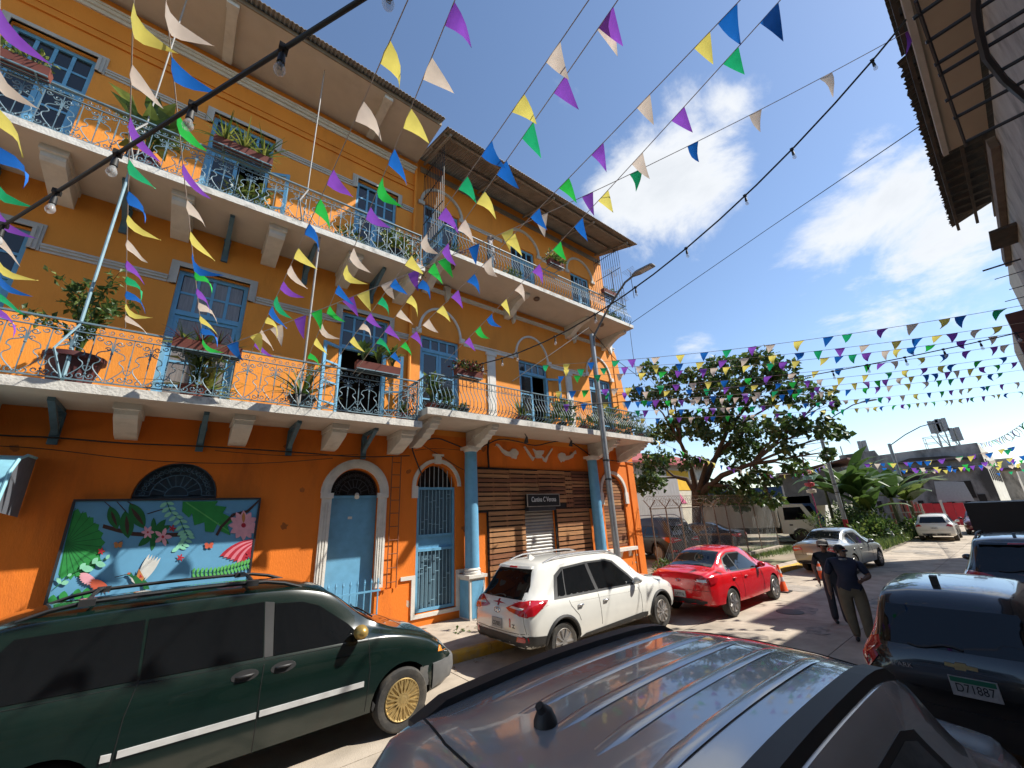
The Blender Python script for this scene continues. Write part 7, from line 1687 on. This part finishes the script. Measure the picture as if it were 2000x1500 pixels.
# man in the navy shirt: turned towards the road, one arm hanging, the other bent in front
j, e = figure(1.27, ra=((-.03, -.33, 1.12), (.02, -.34, .86)), la=((.04, .34, 1.14), (.27, .20, 1.10)), step=.05, look=(.72, .69))
q = on_z(1690, 1253, ROAD)
person('man in navy short sleeved shirt, khaki trousers and sunglasses standing in the road', (q.x, q.y, ROAD), math.radians(200), 1.69, j, e, NAVY, KHAKI, SHOE, SKIN, BLKH, glasses=True, collar=mat('grey_collar', (.25, .25, .26), .8, .1))
j, e = figure(.95, la=((.0, .27, 1.13), (.08, .27, .90)), ra=((.0, -.27, 1.13), (.08, -.26, .90)), step=.05, look=(.95, -.2), lean=.03)
person('man in grey cap and dark shirt standing behind the man in navy', (11.75, 3.38, ROAD), math.radians(210), 1.66, j, e, mat('charcoal_shirt', (.03, .03, .036), .85, .2, 12), mat('dark_trousers', (.035, .035, .045), .85, .15, 8), SHOE, SKIN, BLKH, cap=mat('grey_cap', (.22, .20, .175), .85, .15, 12))
j, e = figure(.88, la=((.02, .25, 1.12), (.10, .23, .88)), ra=((.02, -.25, 1.12), (.12, -.24, .90)), step=.03, look=(1, .1))
q = on_y(955, 470, 9.0); person('slim figure in grey vest, jeans and sunglasses standing on the top balcony', (q.x, 8.95, ZR2), math.radians(-45), 1.66, j, e, mat('grey_vest', (.26, .24, .24), .85, .2, 14), mat('blue_jeans', (.05, .09, .14), .85, .2, 12), SHOE, SKIN_G, mat('grey_head', (.25, .2, .19), .7, .1), glasses=True)
# ------------------------------------------------------------------ wear and litter with shapes of their own
rw_ = random.Random(77)
def blot(cx, cy, r, n=14, sq=.6):
    a0 = rw_.uniform(0, PI); out = []
    for i in range(n):
        a = 2 * PI * i / n; q = r * rw_.uniform(.6, 1.15); x, y = q * math.cos(a), q * sq * math.sin(a)
        out.append((cx + x * math.cos(a0) - y * math.sin(a0), cy + x * math.sin(a0) + y * math.cos(a0)))
    return out
OIL = mat('oil_stain', (.20, .17, .14), .7, .4, 5, dark=(.30, .26, .21), dscale=5, dlo=.45, dhi=.62, damt=.9)
PATCH = mat('road_repair', (.32, .28, .235), .95, .25, 4, .5, 60)
lay = 0
def on_road(poly, m, name, z=.0):
    global lay
    lay += 1; zz = ROAD + .0035 + lay * .00012; tri = tessellate_polygon([[Vector((a, b, 0)) for a, b in poly]]); mb = MB(); mb.add([(a, b, zz) for a, b in poly], [tuple(t) for t in tri]); return mb.build(name, m, road, fixn=False)
for x, y, r in ((5.2, 4.9, .5), (9.4, 4.6, .7), (12.6, 4.3, .45), (16.3, 4.6, .8), (20.8, 3.6, .6), (7.2, 3.6, .6), (24, 5.0, .9), (27.5, 3.8, .8), (14.4, 3.4, .5), (4.6, 6.4, .4), (18.6, 3.2, .35), (10.8, 3.6, .4), (31, 4.3, .8)): on_road(blot(x, y, r), OIL, 'oil_stain')
for x, y, r in ((8.4, 4.9, .9), (15.6, 5.4, .8), (22.4, 4.6, 1.1), (28.6, 4.6, 1.0)): on_road(blot(x, y, r, 9, .8), PATCH, 'repair_patch')
def crack(x, y, a, n):
    L_, R_ = [], []; w = .006
    for i in range(n):
        L_.append((x - math.sin(a) * w, y + math.cos(a) * w)); R_.append((x + math.sin(a) * w, y - math.cos(a) * w)); a += rw_.uniform(-.45, .45); s = rw_.uniform(.12, .3); x += math.cos(a) * s; y += math.sin(a) * s; y = min(7.2, max(.4, y)); w = rw_.uniform(.004, .011)
    on_road(L_ + R_[::-1], JOINT, 'crack')
for x, y, a, n in ((4.4, 5.0, .4, 12), (8.6, 4.2, 2.0, 14), (10.9, 4.9, -.5, 14), (13.6, 3.0, 1.2, 12), (15.2, 4.1, .2, 16), (18.0, 4.4, 1.0, 12), (21, 3.2, .5, 14), (24.5, 4.2, -.4, 12), (6.6, 3.2, .6, 10), (26.8, 5.0, .3, 14)): crack(x, y, a, n)
MB().lathe([(.30, 0), (.30, .004), (.27, .006), (.0, .006)], (0, 0, 0), 24).build('manhole_cover', IRON_D, road, loc=(12.2, 4.55, ROAD + .004), smooth=40)
LIT = [mat('litter_brown', (.20, .11, .05), .9, .3, 8), LEAF[2], mat('litter_paper', (.55, .53, .48), .8, .1, 8)]
mb = MB()
for _ in range(160):
    x = rw_.uniform(3, 26); side = rw_.random()
    y, z = (kerb_y(x) - abs(rw_.gauss(0, .18)) - .03, ROAD + .012) if side < .6 else (rw_.uniform(7.9, 9.6), .014)
    mb.cur = rw_.choice([0, 0, 0, 1, 2]); leafquad(mb, Vector((x, y, z)), Vector((rw_.gauss(0, 1), rw_.gauss(0, 1), .05)), Vector((0, 0, 1)), rw_.uniform(.04, .10), rw_.uniform(.02, .05), .1)
tag(mb.build('leaf_litter', LIT, None, fixn=False), 'dry leaves and scraps of litter scattered along the kerb', 'litter', kind='stuff')
# flaked plaster and damp patches low on the orange wall
FLAKE = mat('flaked_plaster', (.44, .34, .26), .95, .2, 10, .4, 60); DAMP = mat('damp_plaster', (.40, .11, .02), .9, .25, 6, .3, 60)
def on_wall(cx, cz, r, m, name, k, sq=.6):
    p = blot(cx, cz, r, 12, sq); p = [(a, max(.02, b)) for a, b in p]; q = []
    for v_ in p:
        if not q or abs(v_[0] - q[-1][0]) + abs(v_[1] - q[-1][1]) > 1e-3: q.append(v_)
    tri = [t for t in tessellate_polygon([[Vector((a, b, 0)) for a, b in q]]) if len(set(t)) == 3]; mb = MB(); mb.add([(a, W - .0015 - k * .0001, b) for a, b in q], [tuple(t) for t in tri]); mb.build(name, m, B, U, fixn=False)
k = 0
for x0, x1 in ((-3.4, -1.7), (1.6, 2.55), (4.3, 4.95), (6.5, 6.6), (12.75, 12.95), (14.4, 14.85)):
    for _ in range(4):
        k += 1; on_wall(rw_.uniform(x0, x1), rw_.uniform(.08, 1.0), rw_.uniform(.05, .16), FLAKE if rw_.random() < .5 else DAMP, 'flaked_patch', k)
for x, z in ((1.9, 2.6), (4.85, 3.9), (-2.4, 4.1), (1.75, 4.4), (2.2, 3.4), (11.5, 4.75), (7.4, 4.7), (-3.0, 2.9), (6.65, 2.3)):
    k += 1; on_wall(x, z, rw_.uniform(.06, .14), DAMP, 'damp_patch', k, 1.0)
for x, z in ((-2.2, 7.2), (1.3, 6.6), (-1.6, 11.4), (1.7, 11.9), (7.1, 7.4), (8.4, 6.8), (11.1, 7.0), (7.4, 12.2), (11.4, 11.6), (2.2, 7.5), (-2.6, 11.9)):
    k += 1; on_wall(x, z, rw_.uniform(.05, .13), mat('faded_paint', (.62, .24, .05), .9, .2, 6), 'faded_patch', k, 1.0)
